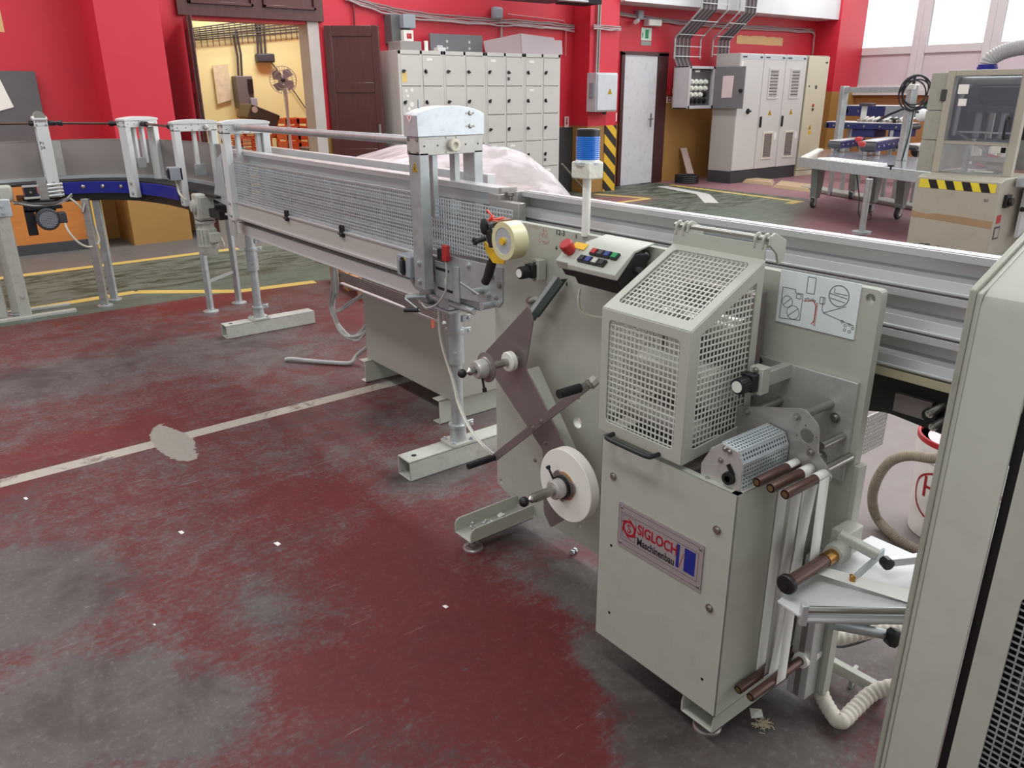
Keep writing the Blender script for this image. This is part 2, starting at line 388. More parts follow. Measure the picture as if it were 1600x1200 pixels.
line((-3, 3.53, 0), (2.6, 3.62, 0), .085, (176, 172, 160), .85, .52)
a_, b_ = at(-60, 442, z=0), at(372, 388, z=0); line((a_.x, a_.y, 0), (b_.x, b_.y, 0), .12, yl)
a_, b_ = at(-80, 503, z=0), at(212, 456, z=0); line((a_.x, a_.y, 0), (b_.x, b_.y, 0), .11, yl); c_ = at(372, 455, z=0); line((b_.x, b_.y, 0), (c_.x, c_.y, 0), .11, yl)
d_ = at(492, 440, z=0); line((c_.x, c_.y, 0), (d_.x, d_.y, 0), .11, yl)
for e, wd, cc in (((1048, 289, 1250, 315), .12, yl), ((930, 303, 1014, 310), .12, yl), ((935, 321, 1014, 310), .12, yl), ((1034, 291, 1098, 303), .2, (206, 204, 200)), ((1098, 303, 1112, 317), .2, (206, 204, 200)), ((1232, 318, 1250, 314), .14, yl)):
    a_, b_ = at(e[0], e[1], z=0), at(e[2], e[3], z=0); line((a_.x, a_.y, 0), (b_.x, b_.y, 0), wd, cc)
# concrete patch on the white line
c_ = at(271, 692, z=0); s_ = t.nodes.new('ShaderNodeVectorMath'); s_.operation = 'SUBTRACT'; t.links.new(P, s_.inputs[0]); s_.inputs[1].default_value = (c_.x, c_.y, 0)
v_ = q.mapping(s_.outputs[0], rot=.2, scale=(1/.080, 1/.24, 0)); l_ = t.nodes.new('ShaderNodeVectorMath'); l_.operation = 'LENGTH'; t.links.new(v_, l_.inputs[0])
pm = q.ramp(q.m('ADD', l_.outputs['Value'], q.m('MULTIPLY_ADD', n_mid, .9, -.45)), .94, 1.0, 1, 0)
col = q.mix(pm, col, q.mix(n_fine, lin((132, 128, 120)), lin((158, 153, 143))))
t.links.new(col, pb.inputs['Base Color'])
t.links.new(q.m('MULTIPLY_ADD', n_mid, .3, .38), pb.inputs['Roughness']); pb.inputs['Specular IOR Level'].default_value = .22
bp = t.nodes.new('ShaderNodeBump'); bp.inputs['Strength'].default_value = .12; bp.inputs['Distance'].default_value = .004; t.links.new(n_mid, bp.inputs['Height']); t.links.new(bp.outputs[0], pb.inputs['Normal'])
struct(B('floor', floor_m, None, (-4, 18, -3, 14, -.1, 0)))

# ---- walls
def wall_mat(name, up, low, split, ztop=None, top=None):
    m = bpy.data.materials.new(name); m.use_nodes = True; t = m.node_tree; p = t.nodes['Principled BSDF']; q = N(t)
    P = t.nodes.new('ShaderNodeNewGeometry').outputs['Position']; s = t.nodes.new('ShaderNodeSeparateXYZ'); t.links.new(P, s.inputs[0])
    n = q.noise(P, 3, 6, .6); n2 = q.noise(P, 14, 6, .7)
    cu = q.mix(n, lin(tuple(k*.93 for k in up)), lin(up)); cl = q.mix(n, lin(tuple(k*.88 for k in low)), lin(low)); cl = q.mix(q.ramp(n2, .58, .75, 0, .25), cl, lin((120, 100, 80)))
    c = q.mix(q.m('GREATER_THAN', s.outputs[2], split), cl, cu)
    if ztop: c = q.mix(q.m('GREATER_THAN', s.outputs[2], ztop), c, lin(top))
    t.links.new(c, p.inputs['Base Color']); p.inputs['Roughness'].default_value = .5
    b = t.nodes.new('ShaderNodeBump'); b.inputs['Strength'].default_value = .1; b.inputs['Distance'].default_value = .01; t.links.new(n2, b.inputs['Height']); t.links.new(b.outputs[0], p.inputs['Normal'])
    return m
RED = (212, 44, 64); OCH = (176, 132, 72)
red_wall = wall_mat('red_over_ochre_wall_paint', RED, OCH, 1.0)
red_wall_hi = wall_mat('red_over_high_ochre_wall_paint', RED, OCH, 1.47)
ochre_wall = wall_mat('ochre_wall_paint', (176, 124, 76), (176, 124, 76), 1)
white_wall = mat('white_wall_paint', (214, 214, 216), .6, 0, .03, 3)
cream_wall = mat('cream_wall_paint', (234, 226, 164), .6, 0, .04, 2)
brown_frame = mat('brown_door_frame_enamel', (70, 38, 38), .35, 0, .1, 5)
pale_frame = mat('pale_grey_window_frame', (206, 198, 198), .5, 0, .03, 4)
pale_panel = mat('translucent_grey_window_panel', (204, 190, 194), .4, 0, .05, 2)
YW = 9.6
wb = MB()   # wall with one wide doorway and one door opening; sits behind y = YW
for a in ((-4, 3.0, 0, 4.4), (3.0, 4.55, 2.27, 4.4), (4.55, 9.72, 0, 4.4), (9.72, 10.8, 2.08, 4.4)): wb.box(a[0], a[1], YW, YW+.25, a[2], a[3])
struct(wb.build('wall_back', red_wall, None))
struct(B('wall_back', red_wall_hi, None, (10.8, 16.0, YW, YW+.25, 0, 4.4)))
struct(B('trim_1', red_wall, None, (1.96, 2.56, 9.0, YW, 0, 4.4)))          # pilaster left of the doorway
struct(B('trim_2', red_wall, None, (8.70, 9.30, 9.25, YW, 0, 4.4)))         # pilaster with the grey box
struct(B('trim_3', red_wall_hi, None, (15.1, 16.0, 9.1, YW, 0, 4.4)))        # corner pilaster
struct(B('trim_4', white_wall, None, (9.30, 16.0, 9.15, YW, 2.76, 4.4)))     # white beam over the red wall
struct(B('trim_5', charcoal, None, (8.05, 8.69, YW-.02, YW, 0, .98)))       # dark grey dado panel
# wall on the left, below: brown timber dado
struct(B('trim_6', mat('orange_timber_panelling', (196, 122, 54), .5, 0, .1, 3, stretch=(1, 1, 9)), None, (-2, 1.60, 9.12, YW, .10, 1.0)))
struct(B('baseboard_back', charcoal, None, (-2, 1.60, 9.1, YW, 0, .10)))
# room behind the doorway
struct(B('wall_far', cream_wall, None, (1.5, 7.5, 12.2, 12.4, 0, 4)))
struct(B('wall_far', cream_wall, None, (6.9, 7.1, YW+.25, 12.2, 0, 4)))
struct(B('wall_far', cream_wall, None, (1.5, 1.7, YW+.25, 12.2, 0, 4)))
# window wall
XW = 16.0
wr = MB()
wr.box(XW, XW+.3, -3, YW+.25, 0, 1.44)
struct(wr.build('wall_right', ochre_wall, None))
struct(B('trim_7', pale_frame, None, (XW-.14, XW+.1, -3, 9.5, 1.40, 1.47)))
k = 1
glass = bpy.data.materials.new('window_glass'); glass.use_nodes = True
gp = glass.node_tree.nodes['Principled BSDF']; gp.inputs['Transmission Weight'].default_value = 1; gp.inputs['Roughness'].default_value = 0; gp.inputs['IOR'].default_value = 1.02; gp.inputs['Specular IOR Level'].default_value = .1
edges = [9.42, 7.98, 6.70, 4.6, 2.5, .4, -1.7]
for y1, y0 in zip(edges, edges[1:]):
    fr = MB(); wq = .13
    fr.box(XW, XW+.12, y0, y0+wq, 1.47, 4.4); fr.box(XW, XW+.12, y1-wq, y1, 1.47, 4.4)
    for z0, z1 in ((1.47, 1.58), (2.14, 2.28), (4.2, 4.4)): fr.box(XW, XW+.12, y0+wq, y1-wq, z0, z1)
    f = struct(fr.build('window_%d' % k, pale_frame, None, .006))
    B('pane', glass, f, (XW+.05, XW+.058, y0+wq, y1-wq, 2.28, 4.2)); B('lower_panel', pale_panel, f, (XW+.04, XW+.07, y0+wq, y1-wq, 1.58, 2.14))
    k += 1
# white door with its frame
dr = struct(B('door_1', mat('scuffed_white_door_enamel', (212, 212, 216), .35, 0, .03, 4, dirt=(150, 146, 146), dirt_amt=.35), None, (9.78, 10.56, 9.58, 9.62, .01, 2.04), bevel=.004))
hm = MB(); hm.box(10.44, 10.47, 9.565, 9.58, .93, 1.15); hm.cyl((10.455, 9.57, 1.06), (10.455, 9.52, 1.06), .01); hm.cyl((10.455, 9.52, 1.06), (10.34, 9.52, 1.06), .01)
hm.build('door_handle', steel_plain, dr)
struct(B('trim_8', brown_frame, None, (9.70, 9.775, 9.56, YW+.26, 0, 2.08), (10.565, 10.80, 9.56, YW+.26, 0, 2.08), (9.70, 10.80, 9.56, YW+.26, 2.045, 2.10)))
# doorway: timber lintel, jamb, two open door leaves
lm = MB(); lm.box(2.9, 4.60, YW-.06, YW+.2, 2.30, 3.2)
for x0, x1 in ((3.02, 3.74), (3.86, 4.5)):
    lm.box(x0, x1, YW-.09, YW-.06, 2.42, 2.45); lm.box(x0, x0+.03, YW-.09, YW-.06, 2.42, 3.2); lm.box(x1-.03, x1, YW-.09, YW-.06, 2.42, 3.2)
struct(lm.build('trim_9', brown_wood, None, .004))
struct(B('trim_10', mat('pale_plaster_jamb', (196, 186, 180), .6, 0, .06, 5), None, (4.40, 4.54, YW-.02, YW+.25, 0, 2.3)))
def leaf(nm, A, ang, wd):
    b = MB(); U = V((cos(ang), sin(ang), 0)); Nn = V((-sin(ang), cos(ang), 0)); A = V(A)
    def piece(u0, u1, z0, z1, th): b.obox(A+U*((u0+u1)/2)+V((0, 0, (z0+z1)/2)), (u1-u0, th, z1-z0), U, Nn)
    piece(0, wd, .03, 2.26, .03)
    for u0, u1 in ((0, .09), (wd-.09, wd)): piece(u0, u1, .03, 2.26, .05)
    for z0, z1 in ((.03, .2), (.72, .84), (1.50, 1.62), (2.14, 2.26)): piece(.09, wd-.09, z0, z1, .05)
    o = struct(b.build(nm, brown_wood, None, .006))
    h = MB(); p = A+U*(wd-.045)-Nn*.05; h.obox(p+V((0, 0, 1.05)), (.03, .02, .16), U, Nn); h.build('door_handle', steel_plain, o)
    return o
leaf('door_2', (4.60, 9.56, 0), radians(-38), .66)
leaf('door_3', (2.97, 9.55, 0), radians(-103), .55)
# hazard post at the pilaster and one by the panelling
hz = bpy.data.materials.new('yellow_black_hazard_stripes'); hz.use_nodes = True; t = hz.node_tree; q = N(t); P = t.nodes.new('ShaderNodeNewGeometry').outputs['Position']
s = t.nodes.new('ShaderNodeSeparateXYZ'); t.links.new(P, s.inputs[0]); fr_ = q.m('FRACT', q.m('MULTIPLY', q.m('ADD', q.m('ADD', s.outputs[2], q.m('MULTIPLY', s.outputs[0], .9)), q.m('MULTIPLY', s.outputs[1], .0)), 3.6))
t.links.new(q.mix(q.m('GREATER_THAN', fr_, .5), lin((226, 180, 50)), lin((40, 38, 38))), t.nodes['Principled BSDF'].inputs['Base Color'])
struct(B('trim_11', hz, None, (9.06, 9.31, 9.235, 9.31, 0, 1.0)))
struct(B('trim_12', mat('yellow_edge_paint', (226, 176, 80), .5), None, (1.62, 1.72, 9.04, 9.12, 0, 1.0)))
# ================================================================ strip applicator in the foreground
XP = 1.6
mach = thing('strip_applicator', 'grey-green strip applicator with wire mesh hood, nameplate, paper roll spindles and brown rollers', 'machine', (1.5, 1.4, 0))
U_, W_ = V((0, -1, 0)), V((0, 0, 1))          # seen from the aisle: right and up on faces turned to -X
def O_(x): return V((x, 0, 0))
def yz(px, py, x): p = at(px, py, x=x); return (-p.y, p.z)
# side plate
outer = rpoly([(-2.15, .10), (-2.02, .062), (-.79, .05), (-.79, 1.105), (-2.05, 1.105), (-2.15, 1.05)], .012, 3)
holes = [circ(yz(1360, 467, XP), .011), circ(yz(783, 752, XP), .009), circ(yz(905, 625, XP), .008), circ(yz(902, 660, XP), .02, 20), circ(yz(905, 822, XP), .008)]
MB().plate(O_(XP+.0125), U_, W_, outer, holes, .025).build('side_plate', beige, mach, .002)
bolts('plate_bolt', steel_plain, mach, [at(px, py, x=XP) for px, py in ((782, 446), (1192, 562), (828, 470), (1012, 398), (1217, 583), (1307, 652), (1000, 715))], (-1, 0, 0), .009, .012)
# feet: two folded channels on round pads
def channel(name, y0, y1, x0, x1, z0, z1, wgt=.006):
    b = MB(); b.box(x0, x1, y0, y1, z0, z0+wgt)
    for ya in (y0, y1):
        s = 1 if ya == y0 else -1; pts = [(x0, z0), (x0+.0, z1-.02), (x0+.006, z1-.006), (x0+.02, z1), (x1, z1), (x1, z0)]
        b.poly([(px, ya, pz) for px, pz in pts], (0, s, 0), wgt)
    return b.build(name, beige, mach, .002)
channel('foot_channel', 1.93, 2.03, 1.32, 1.598, .045, .10)
channel('foot_channel', .873, .973, 1.285, 1.598, .045, .10)
for yy, xx in ((1.965, 1.352), (.925, 1.335)):
    MB().lathe((xx, yy, 0), (0, 0, 1), [(0, .036), (.006, .036), (.010, .032), (.012, .012), (.045, .010)]).build('foot_pad', steel_dark, mach)
# lower cabinet (open at the top), plate by plate
cx0, cx1, cy0, cy1, cz0, cz1 = 1.27, 1.60, .862, 1.268, .112, .702
cab = MB()
cab.box(cx0, cx0+.004, cy0, cy1, cz0, cz1); cab.box(cx0, cx1-.005, cy0, cy0+.004, cz0, cz1); cab.box(cx0, cx1-.005, cy1-.004, cy1, cz0, cz1); cab.box(cx0, cx1-.005, cy0, cy1, cz0, cz0+.004)
cab.box(cx0, cx0+.022, cy0, cy1, cz1-.003, cz1); cab.box(cx0, cx1-.005, cy0, cy0+.02, cz1-.003, cz1)
cab = cab.build('lower_cabinet', beige, mach, .0025)
bolts('screw', steel_plain, cab, [at(px, py, x=cx0) for px, py in ((959, 744), (1121, 828), (1109, 950))], (-1, 0, 0), .007, .007)
hb = MB()
for px, py in ((955, 852), (952, 957), (1097, 1061)): p = at(px, py, x=cx0); hb.cyl(p+V((.001, 0, 0)), p-V((.0006, 0, 0)), .004, n=10)
hb.build('screw_hole', black, cab)
# inside of the cabinet: dark works
iw = MB(); iw.box(1.30, 1.58, .90, 1.24, .3, .60); iw.cyl((1.3, 1.15, .67), (1.59, 1.15, .67), .035); iw.cyl((1.3, 1.05, .66), (1.59, 1.05, .66), .025)
iw.build('inner_works', steel_dark, mach, .003)
# nameplate
a, b, c = at(969, 783, x=cx0), at(1102, 853, x=cx0), at(968, 851, x=cx0)
ny0, ny1, nz1, nz0 = -a.y, -b.y, (a.z+b.z)/2, c.z
np_ = MB().plate(O_(cx0-.0015), U_, W_, [(ny0, nz0), (ny1, nz0), (ny1, nz1), (ny0, nz1)], (), .002).build('nameplate', sign_grey, mach)
Wn, Hn = ny1-ny0, nz1-nz0; xs = cx0-.0026
def npt(u, v): return V((xs, -(ny0+Wn*u), nz0+Hn*v))
ln = MB()
def rect_line(b, u0, u1, v0, v1, th=.0006):
    A = (ny0+Wn*u0, nz0+Hn*v0); B_ = (ny0+Wn*u1, nz0+Hn*v1)
    b.plate(O_(xs), U_, W_, [A, (B_[0], A[1]), B_, (A[0], B_[1])], [[(A[0]+th, A[1]+th), (B_[0]-th, A[1]+th), (B_[0]-th, B_[1]-th), (A[0]+th, B_[1]-th)]], .0006)
rect_line(ln, .035, .95, .19, .80); rect_line(ln, .0, 1, .07, .93, .0005); rect_line(ln, .06, .22, .26, .76, .0004)
ln.build('nameplate_rule', ink_black, np_)
cc = (ny0+Wn*.14, nz0+Hn*.50); R0 = Hn*.18
lg = MB(); lg.plate(O_(xs), U_, W_, circ(cc, R0, 28), [circ(cc, R0*.70, 24)], .0006)
for k in range(6):
    t0 = k*pi/3
    lg.plate(O_(xs), U_, W_, [(cc[0]+R0*r*cos(t0+d), cc[1]+R0*r*sin(t0+d)) for r, d in ((.95, 0), (1.0, .45), (1.34, .72), (1.12, .25))], (), .0006)
lg.build('emblem', sign_red, np_)
text('emblem_letter', 'S', sign_red, npt(.14, .50)-V((0, 0, R0*.48)), U_, W_, R0*1.5, np_, align='CENTER')
text('company_name', 'SIGLOCH', sign_red, npt(.245, .50), U_, W_, Hn*.31, np_, sx=.79, fat=.0007)
text('company_name', 'Maschinenbau', ink_black, npt(.245, .255), U_, W_, Hn*.235, np_, sx=.73, fat=.0004)
bl = MB()
for u0, u1, v0, v1 in ((.71, .745, .26, .76), (.80, .92, .26, .76)):
    bl.plate(O_(xs), U_, W_, [(ny0+Wn*u0, nz0+Hn*v0), (ny0+Wn*u1, nz0+Hn*v0), (ny0+Wn*u1, nz0+Hn*v1), (ny0+Wn*u0, nz0+Hn*v1)], (), .0006)
bl.build('book_emblem', sign_blue, np_)
MB().bar(npt(.752, .30), npt(.79, .62), .0015, .0006, (1, 0, 0)).build('emblem_stroke', sign_red, np_)
for u, v in ((.035, .9), (.965, .9), (.035, .1), (.965, .1)):
    r = MB(); p = npt(u, v); r.lathe(p, (-1, 0, 0), [(0, .0042), (.0015, .0036), (.0025, .001)], 12); r.build('rivet', steel_plain, np_)
# ---- wire mesh hood
hy0, hy1 = 1.013, 1.277; fx, tx = 1.265, 1.50; z0, z1, z2, z3 = .716, 1.026, 1.148, 1.182
hood = thing('hood_placeholder', 'x', 'x', (0, 0, 0)) if False else None
hf = MB(); th = .004
hf.plate(O_(fx), U_, W_, [(-hy1, z0), (-hy0, z0), (-hy0, z1), (-hy1, z1)], [rrect(-hy1+.024, -hy0-.026, z0+.03, z1-.024, .012)], th)
sv = V((tx-fx, 0, z2-z1)); sl = sv.length; sv.normalize()
hf.plate((fx, 0, z1), U_, sv, [(-hy1, 0), (-hy0, 0), (-hy0, sl), (-hy1, sl)], [rrect(-hy1+.022, -hy0-.024, .028, sl-.02, .012)], th)
side_out = [(fx, z0), (tx, z0+.02), (tx, z2), (fx, z1)]
side_in = rpoly([(fx+.03, z0+.03), (tx-.022, z0+.045), (tx-.022, z2-.045), (fx+.03, z1-.014)], .014)
for yy in (hy0, hy1): hf.plate((0, yy, 0), (1, 0, 0), (0, 0, 1), side_out, [side_in], th)
hf.plate((tx, 0, 0), U_, W_, [(-hy1, z2-.002), (-hy0, z2-.002), (-hy0, z3), (-hy1, z3)], (), th)
for yy in (hy0+.008, hy1-.008, hy0+.03, hy1-.03):    # hinge lugs
    hf.plate((tx, yy, z3), (1, 0, 0), (0, 0, 1), [(-.004, -.01), (.02, -.01), (.022, .012), (.014, .024), (.002, .022), (-.006, .01)], (), .005)
hood = hf.build('mesh_hood', beige, mach, .0015)
mesh_enamel = mat('pale_mesh_enamel', (198, 200, 190), .45, 0, .03, 9)
mm = MB().grid(O_(fx+.004), U_, W_, [(-hy1+.02, z0+.026), (-hy0-.022, z0+.026), (-hy0-.022, z1-.02), (-hy1+.02, z1-.02)], .0128, .0142, .0031, .002); mm.build('front_mesh', mesh_enamel, hood, smooth=False, recalc=False)
MB().grid(V((fx, 0, z1))+V((.003, 0, -.004)), U_, sv, [(-hy1+.018, .024), (-hy0-.02, .024), (-hy0-.02, sl-.016), (-hy1+.018, sl-.016)], .0128, .0142, .0031, .002).build('top_mesh', mesh_enamel, hood, smooth=False, recalc=False)
for yy in (hy0+.004, hy1-.004):
    MB().grid((0, yy, 0), (1, 0, 0), (0, 0, 1), side_in, .0128, .0142, .0031, .002).build('side_mesh', mesh_enamel, hood, smooth=False, recalc=False)
C('hinge_rod', steel_plain, hood, (tx+.008, hy0-.004, z3+.012), (tx+.008, hy1+.004, z3+.012), .006)
for yy in (hy0-.012, hy1-.045):
    hb = MB(); hb.poly([(tx-.004, yy, z3), (tx-.002, yy, z3+.02), (tx+.012, yy, z3+.026), (1.556, yy, 1.188), (1.556, yy, 1.145), (1.535, yy, 1.135), (1.525, yy, 1.16)], (0, 1, 0), .006); hb.build('hinge_bracket', beige, mach, .001)
hm = MB(); hm.tube(smoothpath([(1.262, 1.222, .722), (1.238, 1.220, .722), (1.232, 1.212, .722), (1.230, 1.19, .722), (1.230, 1.11, .722), (1.232, 1.086, .722), (1.238, 1.078, .722), (1.262, 1.076, .722)], 4), .0058, 10); hm.build('pull_handle', black, hood)
# rollers and book-spine stamping works inside the hood
for n_, (xx, zz, r) in enumerate(((1.40, .86, .052), (1.47, .98, .035), (1.36, .76, .03), (1.50, .80, .04))):
    C('inner_roller', steel_plain if n_ % 2 else alu_plate, mach, (xx, 1.03, zz), (xx, 1.255, zz), r, n=24, bevel=.003)
B('inner_block', steel_dark, mach, (1.44, 1.58, 1.06, 1.24, .74, .80), (1.52, 1.58, 1.05, 1.25, .84, 1.06), bevel=.004)
# ---- diagram sheet on the plate
dq = [yz(px, py, XP) for px, py in ((1223, 421), (1349, 444), (1334, 530), (1212, 501))]
du0, du1 = (dq[0][0]+dq[3][0])/2, (dq[1][0]+dq[2][0])/2; dz1, dz0 = (dq[0][1]+dq[1][1])/2, (dq[2][1]+dq[3][1])/2
ds = MB().plate(O_(XP-.002), U_, W_, [(du0, dz0), (du1, dz0), (du1, dz1), (du0, dz1)], (), .003).build('diagram_sheet', mat('laminated_diagram_sheet', (222, 232, 230), .35, 0, .01, 4), mach)
dl = MB(); dr_ = MB(); Wd, Hd = du1-du0, dz1-dz0
def dp(u, v): return V((XP-.0038, -(du0+Wd*u), dz0+Hd*v))
def poly_line(b, pts, wd=.0011):
    for A, Bq in zip(pts, pts[1:]): b.bar(dp(*A), dp(*Bq), wd, .0005, (1, 0, 0))
def ring(b, u, v, r, wd=.0010, n=22):
    pts = [(u+r*cos(2*pi*i/n)/Wd*Hd, v+r*sin(2*pi*i/n)) for i in range(n+1)]; poly_line(b, pts, wd)
poly_line(dl, [(.05, .08), (.05, .68), (.22, .68), (.22, .62), (.32, .62), (.32, .12), (.05, .08)])
poly_line(dl, [(.36, .66), (.36, .96), (.46, .96), (.46, .66), (.36, .66)]); poly_line(dl, [(.24, .6), (.30, .6), (.30, .52), (.24, .52), (.24, .6)])
ring(dl, .13, .42, .11); ring(dl, .22, .24, .13); ring(dl, .76, .72, .19, .0014); poly_line(dl, [(.58, .64), (.58, .42), (.60, .36), (.86, .56)])
poly_line(dl, [(.60, .36), (.86, .28), (.98, .25)]); poly_line(dl, [(.64, .74), (.86, .70)]); poly_line(dl, [(.66, .66), (.84, .62)]); poly_line(dl, [(.70, .84), (.70, .76), (.86, .76)])
poly_line(dl, [(.09, .36), (.17, .49)]); poly_line(dl, [(.16, .16), (.28, .33)]); poly_line(dl, [(.54, .64), (.60, .64), (.60, .52), (.54, .52), (.54, .64)])
for u, v in ((.84, .28), (.88, .22), (.93, .25), (.97, .2), (.94, .13), (.88, .14)): ring(dl, u, v, .025, .0008, 8)
poly_line(dr_, [(.34, .50), (.46, .54), (.50, .46), (.50, .18), (.47, .10)], .0018)
for k in range(9): ring(dr_, .51, .10+k*.05, .018, .0009, 8)
for k in range(5): ring(dl, .36+k*.03, .54+.02*(k % 2), .018, .0008, 8)
dl.build('line_drawing', ink_black, ds, smooth=False); dr_.build('red_line_drawing', ink_red, ds, smooth=False)
# ---- aluminium mounting plate with stepped bracket
MB().plate(O_(XP-.006), U_, W_, [(-1.092, .895), (-.806, .896), (-.806, .655), (-1.092, .655)], [circ((-.87, .695), .02)], .011).build('mounting_plate', alu_plate, mach, .001)
bolts('plate_bolt', steel_plain, mach, [at(px, py, x=XP-.012) for px, py in ((1217, 580), (1306, 652))], (-1, 0, 0), .008, .012)
bk = rpoly([(-1.021, .809), (-.848, .856), (-.809, .828), (-.803, .764), (-.776, .742), (-.764, .722), (-.772, .706), (-.80, .70), (-.85, .69), (-1.021, .70)], .010, 3)
MB().plate(O_(1.460), U_, W_, bk, [circ((-.834, .797), .017, 24)]+[circ((-.834+.024*cos(a), .797+.024*sin(a)), .0025, 8) for a in (.2, 1.8, 3.4, 5.)], .005).build('bracket_plate', steel, mach, .0008)
bolts('bracket_bolt', steel_plain, mach, [V((1.457, -u, v)) for u, v in ((-.99, .805), (-.862, .832), (-.818, .765))], (-1, 0, 0), .006, .01)
for ya_, za_ in ((.99, .80), (.862, .832), (.80, .72)): C('standoff', steel_plain, mach, (1.463, ya_, za_), (1.592, ya_, za_), .010)
C('pivot_shaft', steel_plain, mach, at(1283, 697, x=1.50), at(1283, 697, x=1.50)+V((.09, 0, 0)), .009)
# ---- drum under a punched guard
dy0, dy1 = .872, .972; x0d, x1d = 1.29, 1.452
prof = [(dy1, .655), (dy1+.004, .73), (dy1-.018, .772), (dy0+.055, .796), (dy0+.012, .790), (dy0, .765), (dy0, .665)]
g = MB()
for (ya, za), (yb, zb) in zip(prof[1:], prof[2:]):
    L = sqrt((yb-ya)**2+(zb-za)**2); Wv = V((0, yb-ya, zb-za))
    g.grid((0, ya, za), (1, 0, 0), Wv, [(x0d, 0), (x1d, 0), (x1d, L), (x0d, L)], .0092, .0092, .0038, .0022)
    g.obox(((x0d+x1d)/2, yb, zb), (x1d-x0d, .004, .004))
pg = g.build('punched_guard', galv_bright, mach, smooth=False, recalc=False)
ep = MB().plate((x0d, 0, 0), U_, W_, [(-y, z) for y, z in prof], [circ((-.925, .668), .021, 20), circ((-.900, .725), .009, 14)], .005).build('end_plate', alu_plate, pg, .0008)
MB().lathe((x0d-.004, .925, .668), (1, 0, 0), [(0, .022), (.0, .017), (.012, .017)], 24).build('bearing_ring', brass, pg)
C('drum', black_steel, mach, (1.30, .925, .70), (1.45, .925, .70), .045, n=28)  # black colour stands in for the shade inside the punched guard
MB().lathe((x0d-.012, .899, .725), (1, 0, 0), [(0, .008), (0, .014), (.008, .015), (.016, .015)], 20).build('adjusting_ring', black_steel, pg)
C('adjusting_pin', steel_plain, pg, (x0d-.012, .899, .725), (x0d, .899, .725), .007)
MB().bar((x0d-.004, .905, .755), (x0d-.004, .890, .735), .010, .003, (1, 0, 0)).build('slot_insert', black, pg)
bolts('guard_screw', steel_plain, pg, [V((x0d-.003, y, z)) for y, z in ((.955, .70), (.955, .678), (.893, .672), (.905, .785), (.917, .787), (.925, .757))], (-1, 0, 0), .0042, .006)
# ---- clamping knobs with white caps
def knob(y, z, xf, r, dirn=None):
    k_ = MB().lathe((xf, y, z), (1, 0, 0), [(0, r*.8), (.002, r), (.032, r), (.036, r*.86)], 28).build('clamping_knob', black, mach)
    C('knob_cap', nylon, k_, (xf-.0012, y, z), (xf+.001, y, z), r*.74, n=24)
    rb = MB()
    for i in range(20): a = 2*pi*i/20; rb.cyl((xf+.004, y+r*cos(a), z+r*sin(a)), (xf+.031, y+r*cos(a), z+r*sin(a)), .0014, n=6)
    rb.build('grip_rib', black, k_)
    B('clamp_block', black, k_, (xf+.036, xf+.058, y-r*.95, y+r*.95, z-r*1.1, z+r*1.25), bevel=.003)
    mb = B('clamp_base', beige, k_, (xf+.058, min(XP, xf+.09), y-r*1.3, y+r*.7, z-r*1.6, z+r*1.9), bevel=.002)
    if xf < 1.45: B('clamp_arm', alu_plate, k_, (xf+.09, XP-.01, y-r*.8, y+r*.4, z-r, z+r), bevel=.002)
    bolts('clamp_screw', steel_plain, k_, [V((xf+.058, y-r*.3, z+r*1.6)), V((xf+.058, y-r*.3, z-r*1.4))], (-1, 0, 0), .005, .006)
p = at(1149, 604, x=1.40); knob(p.y-.004, p.z, 1.40, .0180)
p = at(811, 427, x=1.50); knob(p.y, p.z, 1.50, .0185)
# ---- strip rollers and strips
aged_brass = mat('aged_brass', (126, 104, 74), .4, .6, .1, 20)
def roller(y, z, x0, x1, r):
    o = MB().lathe((x0, y, z), (1, 0, 0), [(0, .004), (0, r*.55), (.002, r*.55), (.002, r*.8), (0, r*.8), (0, r*.95), (.003, r), (x1-x0, r)], 22).build('strip_roller', brown_roller, mach)
    MB().lathe((x0-.001, y, z), (1, 0, 0), [(0, r*.74), (0, r*.62), (.0015, r*.60), (.0015, r*.4)], 20).build('roller_bush', aged_brass, o)
    return o
UR = [(.848, .727), (.814, .727), (.780, .727)]; LR = [(.848, .170), (.814, .172)]
for y, z in UR: roller(y, z, 1.311, 1.458, .0110)
for y, z in LR: roller(y, z, 1.333, 1.58, .0110)
sx0, sx1 = 1.418, 1.456; r_ = .0116
def band(path, x0=sx0, x1=sx1, t=.0006):
    b = MB(); pts = [V((0, y, z)) for y, z in path]; n = len(pts); vs = []; fs = []
    for p in pts: vs += [(x0, p.y, p.z), (x1, p.y, p.z)]
    for i in range(n-1): fs.append((2*i, 2*i+1, 2*i+3, 2*i+2))
    o = b.add(vs, fs).build('backing_strip', strip, mach, recalc=False); s = o.modifiers.new('thick', 'SOLIDIFY'); s.thickness = t; return o
def arc(c, a0, a1, n=8, r=r_): return [(c[0]+r*cos(a0+(a1-a0)*i/n), c[1]+r*sin(a0+(a1-a0)*i/n)) for i in range(n+1)]
band(arc(LR[0], pi, pi*1.5, 4)+arc(LR[0], -pi/2, 0, 4)+arc(UR[0], 0, pi*.9))
band([(UR[0][0]-r_+.002, .172)]+[(UR[1][0]+r_, .62)]+arc(UR[1], 0, pi)) if False else band([(LR[0][0]-r_, .175), (UR[1][0]+r_, .70)]+arc(UR[1], 0, pi)+[(LR[1][0]-r_-.000, .19)]+arc(LR[1], pi, pi*1.5, 5))
band([(LR[1][0]-r_+.001, .14), (UR[2][0]+r_, .60)]+arc(UR[2], pi, 0)+[(UR[2][0]-r_+.002, .55), (.806, .50), (.800, .487)]) if False else band(arc(LR[1], -pi/2, 0, 4)+[(UR[2][0]+r_, .70)]+arc(UR[2], 0, pi))
